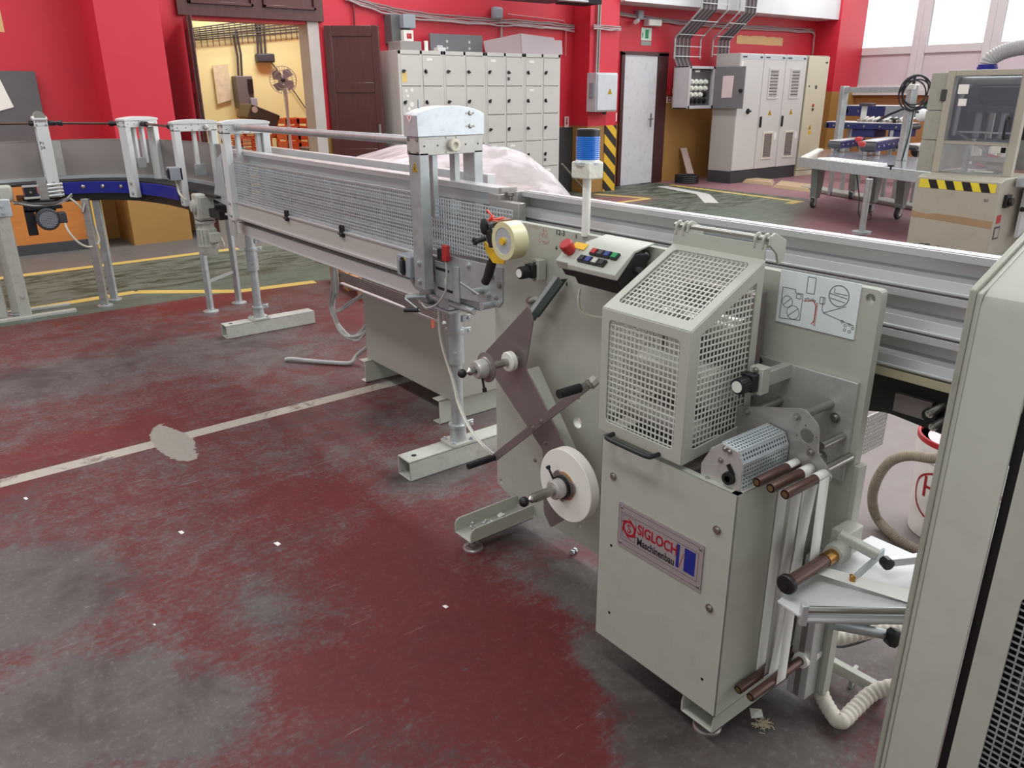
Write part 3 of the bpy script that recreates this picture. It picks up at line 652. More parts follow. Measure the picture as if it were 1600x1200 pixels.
band([(UR[2][0]-r_, .727), (.7655, .54), (.7645, .524), (.758, .515), (.745, .5135)])
# end roller with flanges
er = MB().lathe((1.318, .750, .527), (1, 0, 0), [(0, .0145), (.17, .0145)], 22).build('end_roller', brown_roller, mach)
MB().lathe((1.306, .750, .527), (1, 0, 0), [(-.004, .004), (-.004, .008), (0, .008), (0, .020), (.003, .022), (.012, .022), (.013, .0145)], 24).build('roller_flange', black_steel, er)
C('brass_sleeve', brass, er, (1.455, .750, .527), (1.488, .750, .527), .0158, n=22)
MB().lathe((1.488, .750, .527), (1, 0, 0), [(0, .015), (0, .024), (.01, .026), (.03, .026), (.045, .02)], 24).build('roller_bearing', cast, er)
# guide block and end post
B('guide_block', beige, mach, (1.53, 1.60, .745, .785, .50, .565), bevel=.003)
B('end_post', alu, mach, (1.545, 1.598, .795, .845, .055, .46), bevel=.002); B('edge_strip', beige, mach, (1.598, 1.63, .775, .79, .055, .70), bevel=.002)
B('post_slot', steel_dark, mach, (1.543, 1.546, .812, .826, .06, .46))
for y, z in LR: C('roller_mount', nylon, mach, (1.575, y, z), (1.598, y, z), .022)
C('lower_bearing', nylon, mach, (1.535, .814, .172), (1.546, .814, .172), .020)
# ---- control desk on the plate's top edge
Pd = V((1.45, 0, 1.05)); Wd_ = V((.07, 0, .055)); wl = Wd_.length; Wd_.normalize(); Nd = U_.cross(Wd_)
desk = MB()
sec = [(1.45, 1.05), (1.52, 1.105), (1.598, 1.118), (1.598, 1.114), (1.525, 1.098), (1.462, 1.034), (1.452, 1.036)]
desk.poly([(x, 1.425, z) for x, z in sec], (0, 1, 0), .185)
desk.poly([(1.455, 1.61, 1.052), (1.50, 1.61, 1.092), (1.515, 1.61, 1.082), (1.48, 1.61, 1.028), (1.465, 1.61, 1.030)], (0, 1, 0), .055)
dk = desk.build('control_desk', beige, mach, .002)
MB().poly([(x, 1.43, z) for x, z in ((1.462, 1.034), (1.53, 1.096), (1.58, 1.09), (1.58, 1.01), (1.488, .99))], (0, 1, 0), .175).build('desk_housing', black, dk, .003)
MB().poly([(x, 1.612, z) for x, z in ((1.472, 1.028), (1.51, 1.08), (1.56, 1.07), (1.56, 1.02), (1.485, 1.008))], (0, 1, 0), .045).build('desk_housing', black, dk, .002)
def dpt(u, v, h=0): return Pd+V((0, 1, 0))*(1.61-u*.185)+Wd_*(v*wl)+Nd*h
def button(u, v, m, nm='push_button', w=.0235, h=.022):
    b = MB().obox(dpt(u, v, .004), (w, h, .008), U_, Wd_).build('button_bezel', black, dk, .001)
    MB().obox(dpt(u, v, .009), (w*.74, h*.74, .004), U_, Wd_).build(nm, m, b, .0008)
for u, m in ((.34, red_plastic), (.48, charcoal), (.62, darkblue_plastic), (.77, green_plastic)): button(u, .64, m)
for u, m in ((.22, black), (.36, darkblue_plastic), (.50, beige), (.64, black)): button(u, .30, m)
es = MB().lathe(V((1.482, 1.632, 1.078)), Nd, [(-.006, .013), (.004, .013), (.008, .0185), (.030, .0195), (.034, .017)], 24).build('emergency_stop', red_plastic, dk)
MB().obox(V((1.502, 1.615, 1.094)), (.05, .022, .002), U_, Wd_).build('yellow_label', yellow_plastic, dk)
MB().tube(smoothpath([at(906, 452, x=1.54), at(904, 470, x=1.53), at(908, 486, x=1.54), at(925, 494, x=1.56), at(948, 497, x=1.58)], 6), .004, 8).build('desk_cable', cable_white, mach)
C('cable_gland', charcoal, dk, (1.54, 1.43, 1.05), (1.54, 1.415, 1.05), .010)
# ---- signal beacon
bx, by = 1.602, 1.70
bp_ = C('beacon_pole', nylon, mach, (bx, by, 1.10), (bx, by, 1.29), .0125)
z_ = at(920, 279, x=bx).z; zb = at(920, 249, x=bx).z; zc = at(920, 213, x=bx).z; zt = at(920, 201, x=bx).z
MB().box(bx-.03, bx+.03, by-.036, by+.036, z_, zb-.006).build('beacon_base', mat('taped_white_base', (214, 214, 200), .4, 0, .05, 40, bump=.4), bp_, .004)
MB().lathe((bx, by, zb-.016), (0, 0, 1), [(0, .036), (.008, .038), (.016, .033)], 28).build('beacon_tape', mat('crumpled_clear_tape', (206, 212, 214), .3, 0, .06, 50, bump=.5), bp_)
pr = [(0, .033)]; nrib = 12
for i in range(nrib): h = (zc-zb)*(i+.5)/nrib; pr += [(h-.0018, .033), (h, .0345), (h+.0018, .033)]
pr.append((zc-zb, .033)); MB().lathe((bx, by, zb), (0, 0, 1), pr, 32).build('beacon_lens', blue_plastic, bp_)
MB().lathe((bx, by, zc), (0, 0, 1), [(0, .033), (zt-zc-.003, .033), (zt-zc, .030), (zt-zc, 0)], 32).build('beacon_cap', black, bp_)
# ---- unwinding arms and spindles
arm = [(1.84, .878), (1.815, .836), (1.853, .668), (1.656, .461), (1.61, .30), (1.655, .201), (1.72, .142), (1.757, .184), (1.765, .41), (1.976, .558), (2.099, .643)]
am = MB().plate(O_(1.50), U_, W_, rpoly([(-y, z) for y, z in arm], .01, 3), (), .004).build('unwind_arm', steel_dark, mach, .0008)
fl = MB(); fl.bar((1.526, 1.850, .664), (1.526, 1.60, .36), .004, .048, (1, 0, 0)); fl.bar((1.549, 1.856, .658), (1.549, 1.615, .36), .02, .004, (1, 0, 0)); fl.build('arm_flange', beige, am, .001)
bolts('arm_bolt', steel_plain, am, [V((1.497, y, z)) for y, z in ((1.79, .50), (1.75, .44), (1.70, .375), (1.72, .40), (1.80, .36))], (-1, 0, 0), .0045, .005)
gb = MB(); A_, B_ = at(876, 437, x=1.565), at(832, 497, x=1.54); gb.bar(A_, B_, .026, .003, (1, 0, 0)); gb.bar(A_+V((.014, 0, 0)), B_+V((.014, 0, 0)), .003, .03, (1, 0, 0))
gb.build('guide_bar', mat('dark_green_grey_steel', (70, 82, 78), .45, .4, .08, 8), mach, .001)
MB().bar(A_+V((0, .018, .004)), B_+V((0, .018, .004)), .02, .003, (1, 0, 0)).build('guide_rail_lip', galv, mach)
C('guide_pin', cast, mach, at(838, 466, x=1.55), at(828, 470, x=1.60), .007)
# spindle with expanding chuck, empty
sy, sz = 1.905, .682
sp1 = C('upper_spindle', steel_plain, mach, (1.335, sy, sz), (1.50, sy, sz), .0125, n=22)
MB().lathe((1.462, sy, sz), (1, 0, 0), [(0, .013), (0, .030), (.003, .033), (.008, .033), (.008, .027), (.014, .027), (.014, .033), (.02, .033), (.022, .013)], 28).build('collar', nylon, sp1)
MB().lathe((1.345, sy, sz), (1, 0, 0), [(-.008, .012), (-.008, .026), (0, .031), (.026, .031), (.026, .012)], 28).build('chuck', alu_plate, sp1)
MB().lathe((1.372, sy, sz), (1, 0, 0), [(0, .012), (0, .032), (.004, .036), (.006, .049), (.009, .049), (.012, .036), (.016, .03)], 30).build('flange_disc', steel_dark, sp1)
MB().lathe((1.30, sy, sz), (1, 0, 0), [(0, .004), (.006, .006), (.014, .013), (.02, .013), (.036, .007)], 18).build('spindle_tip', steel_plain, sp1)
MB().ball((1.287, sy, sz), .0145).build('ball_knob', black, sp1)
ck = MB(); ck.cyl((1.355, sy-.012, sz-.028), (1.355, sy-.022, sz-.062), .004); ck.cyl((1.355, sy-.022, sz-.058), (1.355, sy-.024, sz-.070), .007); ck.build('clamp_screw', black_steel, sp1)
# lower spindle
sy2, sz2 = 1.58, .378
sp2 = C('lower_spindle', steel_plain, mach, (1.31, sy2, sz2), (1.50, sy2, sz2), .0150, n=22)
MB().lathe((1.385, sy2, sz2), (1, 0, 0), [(-.004, .015), (-.004, .026), (0, .031), (.032, .031), (.032, .015)], 30).build('chuck', alu_plate, sp2)
star = []
for i in range(24): a = 2*pi*i/24; rr = .053 if i % 8 in (0, 1, 2) else .041; star.append((-sy2+rr*cos(a), sz2+rr*sin(a)))
MB().plate(O_(1.424), U_, W_, star, [circ((-sy2, sz2), .018)], .004).build('star_disc', steel_dark, sp2)
C('chuck_ring', black_steel, sp2, (1.412, sy2, sz2), (1.422, sy2, sz2), .036, n=28)
MB().lathe((1.285, sy2, sz2), (1, 0, 0), [(0, .004), (.006, .006), (.012, .012), (.02, .0135), (.03, .0135), (.032, .015)], 18).build('spindle_tip', steel_plain, sp2)
MB().ball((1.272, sy2, sz2), .0155).build('ball_knob', black, sp2)
ck = MB(); ck.cyl((1.40, sy2+.018, sz2+.026), (1.395, sy2+.035, sz2+.058), .0035); ck.cyl((1.395, sy2+.034, sz2+.056), (1.394, sy2+.038, sz2+.064), .007); ck.build('clamp_screw', black_steel, sp2)
# crank bar with two rods
cb = MB(); cb.bar((1.46, 1.975, .315), (1.46, 1.515, .722), .026, .008, (1, 0, 0)); cb = cb.build('cross_bar', steel_dark, mach, .001)
C('bar_rod', black_steel, cb, (1.345, 1.972, .317), (1.46, 1.972, .317), .0105)
C('bar_rod', steel_plain, cb, (1.40, 1.525, .712), (1.485, 1.525, .712), .0115)
C('rod_grip', rubber, cb, (1.352, 1.525, .712), (1.43, 1.525, .712), .0135)
C('rod_cap', cast, cb, (1.47, 1.525, .712), (1.49, 1.525, .722), .016, n=8)
bolts('bar_bolt', steel_plain, cb, [V((1.456, 1.765, .50)), V((1.456, 1.725, .536))], (-1, 0, 0), .006, .004)
# the roll of white paper on the lower spindle
rl = MB().lathe((1.430, sy2, sz2), (1, 0, 0), [(0, .036), (0, .1145), (.002, .116), (.033, .116), (.035, .1145), (.035, .036), (0, .036)], 56).build('paper_roll', paper, None)
tag(rl, 'wide flat roll of white paper strip on the lower spindle of the strip applicator', 'paper roll')
MB().lathe((1.4285, sy2, sz2), (1, 0, 0), [(0, .0365), (0, .046), (.002, .046), (.002, .0365)], 30).build('core', cardboard, rl)
wb_ = MB(); wb_.add([(1.432, sy2-.116, sz2+.01), (1.463, sy2-.116, sz2+.01), (1.463, 1.41, sz2+.30), (1.432, 1.41, sz2+.30)], [(0, 1, 2, 3)])
# handwritten marks on the plate
def mark(body, px, py, size, m): return text('marker_note', body, m, at(px, py, x=XP-.0006), U_, W_, size, mach)
mark('12-3', 868, 366, .024, ink_black); mark('5', 899, 372, .016, ink_black); mark('6', 884, 446, .018, ink_black); mark('6', 868, 390, .018, ink_black)
sc = MB(); random.seed(3)
for (px, py, n) in ((827, 352, 6), (842, 366, 5), (842, 376, 6), (848, 358, 2)):
    p = at(px, py, x=XP-.0008)
    for i in range(n):
        y = p.y-i*.009; pts = [V((XP-.0008, y-random.random()*.007, p.z+random.uniform(-.008, .008))) for _ in range(4)]
        for A, Bq in zip(pts, pts[1:]): sc.bar(A, Bq, .0009, .0004, (1, 0, 0))
sc.build('red_marker_scribble', ink_faint, mach, smooth=False)
# ---- infeed table to the right of the strips
tb = MB(); tz = .488
tb.poly([(1.299, .758, tz), (1.290, .703, tz), (1.462, .560, tz), (1.70, .56, tz), (1.70, .77, tz), (1.543, .779, tz)], (0, 0, -1), .006)
it = tb.build('infeed_table', white_paint, mach, .001)
C('table_rail', steel_plain, it, (1.300, .697, tz+.012), (1.50, .530, tz+.012), .0075)
C('table_rail', alu, it, (1.300, .697, tz-.012), (1.50, .530, tz-.012), .008)
MB().obox((1.300, .697, tz), (.014, .016, .05), (.79, -.61, 0), (.61, .79, 0)).build('rail_block', alu, it, .002)
wsp = MB(); wsp.add([(1.418, .742, tz+.024), (1.456, .742, tz+.024), (1.585, .53, tz+.001), (1.52, .535, tz+.001)], [(0, 1, 2, 3)]); wsp.build('backing_strip', strip, it)
wsp = MB(); wsp.add([(1.54, .56, tz+.002), (1.66, .57, tz+.06), (1.64, .54, tz+.002)], [(0, 1, 2)]); wsp.build('strip_end', paper, it)
ar = MB(); ar.bar(at(1310, 835, z=.56), at(1372, 868, z=.54), .022, .02); ar.build('clamp_arm', cast, it, .003)
MB().bar(at(1333, 905, z=.51), at(1381, 862, z=.53), .004, .022).build('cross_clamp', galv, it, .001)
p = at(1332, 903, z=.512); MB().obox(p, (.012, .012, .014), (.8, .6, 0)).build('brass_contact', brass, it, .002)
p = at(1384, 878, z=.53); MB().lathe(p, (-.5, -.85, 0), [(-.012, .006), (-.006, .013), (.012, .014), (.014, .01)], 10).build('star_knob', black, it)
MB().bar(p, p+V((.16, -.08, -.004)), .016, .018).build('clamp_rod', alu, it, .001)
fx_ = MB(); p = at(1390, 992, z=.36); fx_.lathe(p, (-.4, -.9, .1), [(0, .008), (0, .02), (.02, .021), (.022, .016)], 8); fx_.build('star_knob', black, it)
vp = MB(); a = at(1300, 975, z=.40); vp.cyl(a, p, .012); vp.cyl(a+V((.03, 0, 0)), a+V((.10, -.05, .0)), .016); vp.build('valve_fitting', galv, it)
# ================================================================ aluminium guide rails running through the strip applicator
rail = thing('guide_rail_track', 'triple stacked aluminium guide rails running behind the strip applicator plate', 'rail', (1.75, 1.1, .88))
def rail_section(z1, h):
    x = 1.72
    return [(x, z1), (x, z1-.016), (x+.004, z1-.018), (x+.036, z1-.020), (x+.038, z1-h*.55), (x+.006, z1-h*.66), (x+.002, z1-h*.90), (x-.002, z1-h*.905), (x-.002, z1-h+.004), (x+.05, z1-h+.004), (x+.05, z1)]
for z1, h in ((1.180, .090), (1.088, .092), (.994, .090)):
    MB().poly([(a, -.45, b) for a, b in rail_section(z1, h)], (0, 1, 0), 2.60).build('rail_profile', alu, rail, .0006)
    g = MB(); g.box(1.728, 1.738, -.45, 2.15, z1-.0005, z1+.0012); g.build('rail_groove', steel_dark, rail)
B('base_rail', mat('worn_ochre_grey_rail', (176, 170, 142), .5, 0, .1, 6, stretch=(4, .5, 30), dirt=(120, 108, 80), dirt_amt=.5), rail, (1.72, 1.77, -.45, 2.15, .882, .902), bevel=.001)
B('rail_end_plate', steel, rail, (1.70, 1.775, 2.15, 2.165, .95, 1.18), bevel=.002)
MB().lathe((1.705, 2.19, 1.13), (0, 0, 1), [(-.05, .012), (-.045, .007), (.03, .007), (.034, .014), (.045, .014)], 16).build('leveling_screw', steel_plain, rail)
# greasy drive bracket seen below the rails
dbk = MB(); dbk.plate((1.79, 0, 0), U_, W_, rpoly([(-1.05, .88), (-.20, .88), (-.20, .68), (-.66, .76), (-.82, .775), (-1.05, .72)], .02), (), .03)
dbk = dbk.build('drive_bracket', black_steel, rail, .003)
B('bracket_block', steel_dark, rail, (1.76, 1.776, .715, .80, .79, .835), bevel=.001)
for px, py in ((1452, 647), (1457, 668)):
    p = at(px, py, x=1.74); C('roller_stub', steel_plain, dbk, p, p+V((.05, -.012, .018)), .0095)
    bolts('stub_bolt', steel_plain, dbk, [p], (-1, .2, -.3), .006, .006)
p = at(1451, 649, x=1.75); C('roller_disc', black_steel, dbk, p, p+V((.02, 0, 0)), .016)
# punched catch box hanging under the rails
pc = rail
gx0, gx1, gy0, gy1, gz0, gz1 = 1.92, 2.10, .965, 1.10, .545, .66
g = MB(); g.grid((gx0, 0, 0), U_, W_, [(-gy1, gz0), (-gy0, gz0), (-gy0, gz1), (-gy1, gz1)], .012, .012, .005, .002)
g.build('punched_guard', steel_dark, pc, smooth=False, recalc=False)
g = MB(); g.grid((0, gy0, 0), (1, 0, 0), (0, 0, 1), [(gx0, gz0), (gx1, gz0), (gx1, gz1), (gx0, gz1)], .010, .012, .0045, .002); g.build('punched_guard', steel, pc, smooth=False, recalc=False)
B('guard_hanger', steel_dark, pc, (gx0, gx1, gy1-.004, gy1, gz0, .87), bevel=.001)

# ================================================================ mesh-guarded conveyor
mc = thing('mesh_guarded_conveyor', 'straight conveyor behind galvanised wire mesh guards with a white side beam and portal frames', 'conveyor', (1.72, 3.6, 0))
R_ = mc
B('top_rail', alu, R_, (1.68, 1.74, 2.22, 4.90, 1.165, 1.188), (1.70, 1.74, 2.22, 4.90, 1.12, 1.165), bevel=.002)
B('rail_cap', steel, R_, (1.675, 1.745, 2.205, 2.22, 1.06, 1.19), bevel=.001)
B('rear_rail', alu, R_, (1.92, 1.96, 2.62, 4.95, 1.13, 1.19), bevel=.002)
B('conveyor_bed', steel_dark, R_, (1.64, 1.88, 2.2, 4.95, .80, .90), bevel=.003)
B('back_guard_sheet', steel_dark, R_, (1.86, 1.865, 2.25, 4.95, .9, 1.13))  # sheet darkened to paint in the shade behind the mesh
xm = 1.615
mp = [(-4.86, .915), (-2.63, .915), (-2.63, 1.135), (-4.86, 1.135)]
gm = MB().grid(O_(xm), U_, W_, mp, .0165, .0140, .0042, .0025).build('mesh_panel', galv_bright, R_, smooth=False, recalc=False)
gm2 = MB().grid(O_(xm-.004), U_, W_, [(-2.60, .93), (-2.09, .955), (-2.06, 1.135), (-2.60, 1.135)], .0165, .0140, .0042, .0025).build('mesh_panel', galv_bright, R_, smooth=False, recalc=False)
fr = MB()
for z in (1.135, .915): fr.bar((xm, -(-2.63), z), (xm, 4.86, z), .006, .008)
fr.bar((xm, 4.86, .915), (xm, 4.86, 1.135), .006, .008, (1, 0, 0)); fr.build('mesh_frame', galv, gm)
skirt_m = mat('satin_steel_skirt', (188, 185, 180), .42, .12, .05, 5, stretch=(1, .5, 10))
# the inner back side of the guard: strips behind the mesh
MB().grid(O_(1.70), U_, W_, [(-4.86, .915), (-2.1, .915), (-2.1, 1.12), (-4.86, 1.12)], .5, .047, .012, .003).build('inner_guide_strip', galv, R_, smooth=False, recalc=False)
B('lower_skirt', skirt_m, R_, (1.600, 1.606, 2.66, 4.84, .822, .905), bevel=.001)
B('skirt_lip', alu, R_, (1.590, 1.612, 2.60, 4.86, .812, .824), (1.594, 1.610, 2.66, 4.84, .903, .912), bevel=.001)
B('chain_channel', steel_dark, R_, (1.69, 1.76, 2.55, 4.90, .764, .80))
for py_ in (3.92, 3.30):
    h = MB(); h.box(1.588, 1.602, py_-.016, py_-.006, .885, .935); h.box(1.588, 1.602, py_+.006, py_+.016, .885, .935); h.box(1.592, 1.60, py_-.018, py_+.018, .925, .94); h.cyl((1.588, py_-.02, .9), (1.588, py_+.02, .9), .006)
    h.build('latch', black, R_, .001)
B('side_beam', mat('bright_white_beam_paint', (238, 240, 238), .4, 0, .03, 6), R_, (1.655, 1.735, 2.68, 4.86, .695, .762), bevel=.004)
MB().grid(O_(1.80), U_, W_, [(-3.79, .572), (-2.80, .556), (-2.80, .618), (-3.79, .618)], .0105, .0105, .0045, .003).build('perforated_tray', steel_dark, R_, smooth=False, recalc=False)
B('tray_lip', alu, R_, (1.795, 1.815, 2.80, 3.79, .548, .556))
# posts and floor beams
for (bx, by, x0, x1, ztop, nm) in ((1.713, 2.580, 1.440, 2.02, .70, 0), (1.788, 5.046, 1.545, 2.16, .80, 1)):
    b = MB(); h, wd, th = .088, .10, .007
    b.box(x0, x1, by-wd/2, by+wd/2, 0, th); b.box(x0, x1, by-wd/2, by+wd/2, h-th, h); b.box(x0, x1, by-wd/2, by-wd/2+th, 0, h); b.box(x0, x1, by+wd/2-th, by+wd/2, 0, h)
    fb = b.build('floor_beam', cast, R_, .003)
    C('beam_hole', black, fb, (x0+.05, by, h-.001), (x0+.05, by, h+.0008), .011)
    pb_ = MB().plate((bx, by, h+.006), (1, 0, 0), (0, 1, 0), rrect(-.062, .062, -.052, .052, .012), (), .012).build('post_base', cast, R_, .002)
    bolts('base_bolt', galv, pb_, [V((bx+i*.045, by+j*.036, h+.012)) for i in (-1, 1) for j in (-1, 1)], (0, 0, 1), .008, .01)
    po = MB().lathe((bx, by, h+.01), (0, 0, 1), [(0, .036), (.06, .034), (.062, .040), (.075, .040), (.077, .026), (.36 if not nm else .34, .026)], 26).build('post', galv, R_)
    zz = h+.36 if not nm else h+.33
    MB().lathe((bx, by, zz), (0, 0, 1), [(0, .026), (0, .036), (.13, .036), (.132, .042), (.146, .042), (.148, .030), (ztop-zz, .030)], 26).build('post_sleeve', galv, po)
    for z in (h+.085, zz+.135, zz+.19):
        lug = MB(); lug.box(bx+.02, bx+.062, by-.03, by-.022, z-.014, z+.014); lug.cyl((bx+.05, by-.034, z), (bx+.05, by-.018, z), .007); lug.build('clamp_lug', galv, po, .002)
    bolts('post_bolt', galv, po, [V((bx-.022, by-.028, zz+.05))], (-.6, -.8, 0), .006, .006)
hb_ = MB(); hb_.box(1.60, 1.80, 2.45, 2.67, .70, .712); hb_.box(1.63, 1.75, 2.50, 2.66, .712, .74); hb_.build('head_plate', galv, R_, .002)
# slide block, shaft and crank
sb = MB(); sb.box(1.60, 1.63, 2.45, 2.52, .715, .765); sb.box(1.60, 1.63, 2.60, 2.66, .715, .765); sb.cyl((1.615, 2.3, .742), (1.615, 2.66, .742), .013); sb.build('slide_block', galv, R_, .002)
ck = MB(); ck.tube([(1.60, 2.60, .742), (1.575, 2.645, .738), (1.545, 2.67, .735)], .011, 10); ck.tube([(1.545, 2.67, .735), (1.54, 2.665, .73), (1.555, 2.585, .697)], .004, 8); ck = ck.build('crank', galv, R_)
C('crank_grip', black, ck, (1.553, 2.59, .697), (1.528, 2.655, .688), .0095)
MB().obox(at(676, 506, x=1.60), (.012, .004, .034), (1, 0, 0), (0, 1, 0)).build('red_tag', mat('salmon_red_tag', (236, 110, 90), .5), R_)
# side plates at the discharge end
MB().plate(O_(1.599), U_, W_, [(-2.46, .775), (-2.12, .80), (-2.10, .82), (-2.10, .94), (-2.46, .93)], (), .006).build('end_plate', galv, R_, .001); B('head_block', galv, R_, (1.625, 1.76, 2.28, 2.62, .745, .80), bevel=.003)
B('slotted_plate', galv, R_, (1.590, 1.596, 2.36, 2.52, .765, .90), bevel=.001)
sl = MB()
for y0, y1, z in ((2.40, 2.50, .80), (2.42, 2.51, .875)): sl.box(1.5885, 1.590, y0, y1, z-.006, z+.004)
sl.build('plate_slot', black, R_)
bolts('plate_bolt', galv, R_, [V((1.596, y, z)) for y, z in ((2.22, .84), (2.18, .83), (2.16, .90), (2.30, .915), (2.14, .83))], (-1, 0, 0), .008, .012)
for y, z in ((2.22, .84), (2.16, .80)): C('guide_pin', galv, R_, (1.55, y, z), (1.60, y, z), .012)
C('t_screw', galv, R_, (1.52, 2.245, .875), (1.56, 2.19, .835), .005)
B('discharge_bracket', steel, R_, (1.66, 1.69, 2.09, 2.20, 1.02, 1.15), (1.66, 1.69, 2.20, 2.26, 1.10, 1.17), bevel=.003)
# portal frames
def warning(O, U, W, s, parent):
    a = MB().plate(O, U, W, rpoly([(-s, -s*.8), (s, -s*.8), (0, s)], s*.12, 3), (), .0008).build('warning_sticker', yellow_plastic, parent)
    n = V(U).cross(V(W)).normalized()
    MB().plate(V(O)+n*.0007, U, W, [(-s*.82, -s*.68), (s*.82, -s*.68), (0, s*.8)], [[(-s*.66, -s*.58), (s*.66, -s*.58), (0, s*.58)]], .0006).build('sticker_edge', ink_black, a)
    MB().plate(V(O)+n*.0007, U, W, [(-s*.26, -s*.45), (s*.3, -s*.45), (s*.12, -s*.05), (s*.16, s*.25), (-.0*s, s*.05), (-s*.14, s*.2), (-s*.1, -s*.15)], (), .0006).build('sticker_symbol', ink_black, a)
    return a
def portal(A, Uv, width, zleg, zh0, zh1, capz, mt, hm, depth=.085, parent=R_, tall=False, bars=(.3, .55), zbar=None, nm='portal_frame', legd=.04, pads=()):
    "a gantry: two legs and a header box with an arched cap; A = foot of the inner leg (front corner)"
    Uv = V(Uv).normalized(); T = V((-Uv.y, Uv.x, 0)); A = V(A)
    def P3(u, t_, z): return V((A.x, A.y, 0))+Uv*u+T*t_+V((0, 0, z))
    def bx(b, u0, u1, t0, t1, z0, z1): b.obox(P3((u0+u1)/2, (t0+t1)/2, (z0+z1)/2), (u1-u0, t1-t0, z1-z0), Uv, T)
    hd = MB(); bx(hd, 0, width, 0, depth, zh0, zh1); hd = hd.build(nm, hm, parent, .002)
    for u0 in (0, width-legd):
        l = MB(); bx(l, u0, u0+legd, 0, depth*.9, zleg if u0 == 0 else max(zleg, .84), zh0+.01); l = l.build('portal_leg', mt, hd, .003)
        if u0 == 0: bolts('leg_bolt', galv, l, [P3(-.0, depth*.45, z) for z in (zleg+.03, zleg+.10)], -Uv, .008, .010)
    for i, f in enumerate(bars):
        l = MB(); bx(l, width*f, width*f+.022, depth*.3, depth*.3+.035, (zbar or 1.10), zh0+.005); l.build('drop_bar', mt, hd, .001)
        if i < len(pads):
            l = MB(); bx(l, width*f-.02, width*f+.055, depth*.3-.012, depth*.3, zbar-.03, zbar+.045); l.build('guide_pad', galv, hd, .002)
    cp = MB(); n = 14; e = .006; zc0 = zh1
    prof = [(-e, zc0)]+[(-e+(width+2*e)*k/n, (capz-.03 if tall else zc0+.012)+(.03 if tall else capz-zc0-.012)*sin(pi*k/n)**.7) for k in range(n+1)]+[(width+e, zc0)]
    cp.poly([P3(u, -.004, z) for u, z in prof], T, depth+.008); cp.build('header_cover', galv_bright if tall else mt, hd, .0015)
    sc = MB()
    for u in (.08, .28, .72, .92):
        p = P3(width*u, 0, (zh0+zh1)/2); sc.cyl(p+T*.002, p-T*.001, .0032, n=8)
    sc.build('screw_hole', black, hd)
    for u in (.42, .58):
        for z in (zh0+.008, zh1-.006): bolts('header_screw', steel_plain, hd, [P3(width*u, 0, z)], -T, .0035, .003)
    bolts('corner_bolt', steel_plain, hd, [P3(0, t_, z) for t_ in (.012, depth-.015) for z in (zh0+.012, zh1-.01)], -Uv, .0045, .006)
    return hd, P3, T, Uv
h1, P3, T, Uv = portal((1.533, 2.50, 0), (1, 0, 0), .28, .795, 1.287, 1.352, 1.455, galv, alu_plate, tall=True, bars=(.25, .60), zbar=1.06)
MB().lathe(P3(.145, 0, 1.318), -T, [(0, .012), (0, .020), (.004, .022), (.018, .022), (.020, .019), (.020, .012), (.012, .012)], 24).build('bearing_ring', cable_white, h1)
for z in (1.428, 1.383):
    l = MB(); l.lathe(P3(.222, -.004, z), -T, [(0, .009), (.004, .008), (.006, .005)], 16); l.cyl(P3(.206, -.004, z), P3(.206, -.007, z), .003, n=8); l.cyl(P3(.238, -.004, z), P3(.238, -.007, z), .003, n=8); l.build('quarter_turn_lock', steel_plain, h1)
hs = [(.016*sin(t)**3, .001*(13*cos(t)-5*cos(2*t)-2*cos(3*t)-cos(4*t))*1.1) for t in [2*pi*i/28 for i in range(28)]]
MB().plate((1.5258, 2.545, 1.415), U_, W_, hs, (), .0008).build('heart_sticker', mat('pale_heart_sticker', (236, 214, 214), .5), h1)
MB().plate((1.5252, 2.545, 1.417), U_, W_, [(x*.4, z*.4) for x, z in hs], (), .0006).build('sticker_symbol', ink_faint, h1)
warning((1.5322, 2.535, 1.245), U_, W_, .02, h1)
# second portal at the far end, and its tie tube
h2, P3b, T2, _u = portal((1.575, 4.66, 0), (1, 0, 0), .27, .80, 1.285, 1.335, 1.362, white_paint, white_paint, bars=(.3, .75), zbar=1.10)
warning((1.5742, 4.70, 1.25), U_, W_, .018, h2)
C('tie_tube', galv, R_, (1.655, 4.66, 1.322), (1.575, 2.585, 1.335), .017, n=20)
MB().lathe((1.655, 4.66, 1.322), (-.02, -1, 0), [(0, .022), (.03, .022), (.032, .017), (.04, .021), (.05, .021)], 20).build('tube_collar', galv, R_)
C('indicator_rod', galv, R_, (1.60, 2.6, 1.44), (1.60, 2.6, 1.475), .004)
# leg at the far end and triangular guard
MB().plate((1.62, 0, 0), U_, W_, [(-4.95, 1.14), (-4.87, 1.17), (-4.87, .86), (-5.12, .88)], (), .003).build('corner_gusset', galv_bright, R_)
B('end_support', galv_bright, R_, (1.585, 1.592, 4.70, 4.80, .70, 1.0), bevel=.001)
# switch boxes
def switch_box(p, sz, parent, nm='switch_box', face=(-1, 0, 0)):
    x, y, z = p; a, b, c = sz
    o = B(nm, grey_box, parent, (x-a/2, x+a/2, y-b/2, y+b/2, z-c/2, z+c/2), bevel=.005)
    k = MB(); f = V((x-a/2 if face[0] else x, y-b/2 if face[1] else y, z)); n = V(face)
    side = V((0, 1, 0)) if face[0] else V((1, 0, 0))
    if not face[1]: f = f+V((0, .0, 0))
    k.plate(f+n*.001, side if face[1] else -side, (0, 0, 1), rrect(-.019, .019, -.036, .036, .017), (), .004); k = k.build('switch_plate', black, o, .001)
    r = MB(); r.obox(f+n*.008, (.014, .012, .05), side, n); r.build('rotary_handle', charcoal, k, .003)
    return o
swx = switch_box((1.565, 2.64, .868), (.085, .10, .085), R_)
B('yellow_label', yellow_plastic, swx, (1.5215, 1.5225, 2.618, 2.63, .893, .902))
C('cable_gland', cable_grey, swx, (1.565, 2.64, .826), (1.565, 2.64, .80), .012)
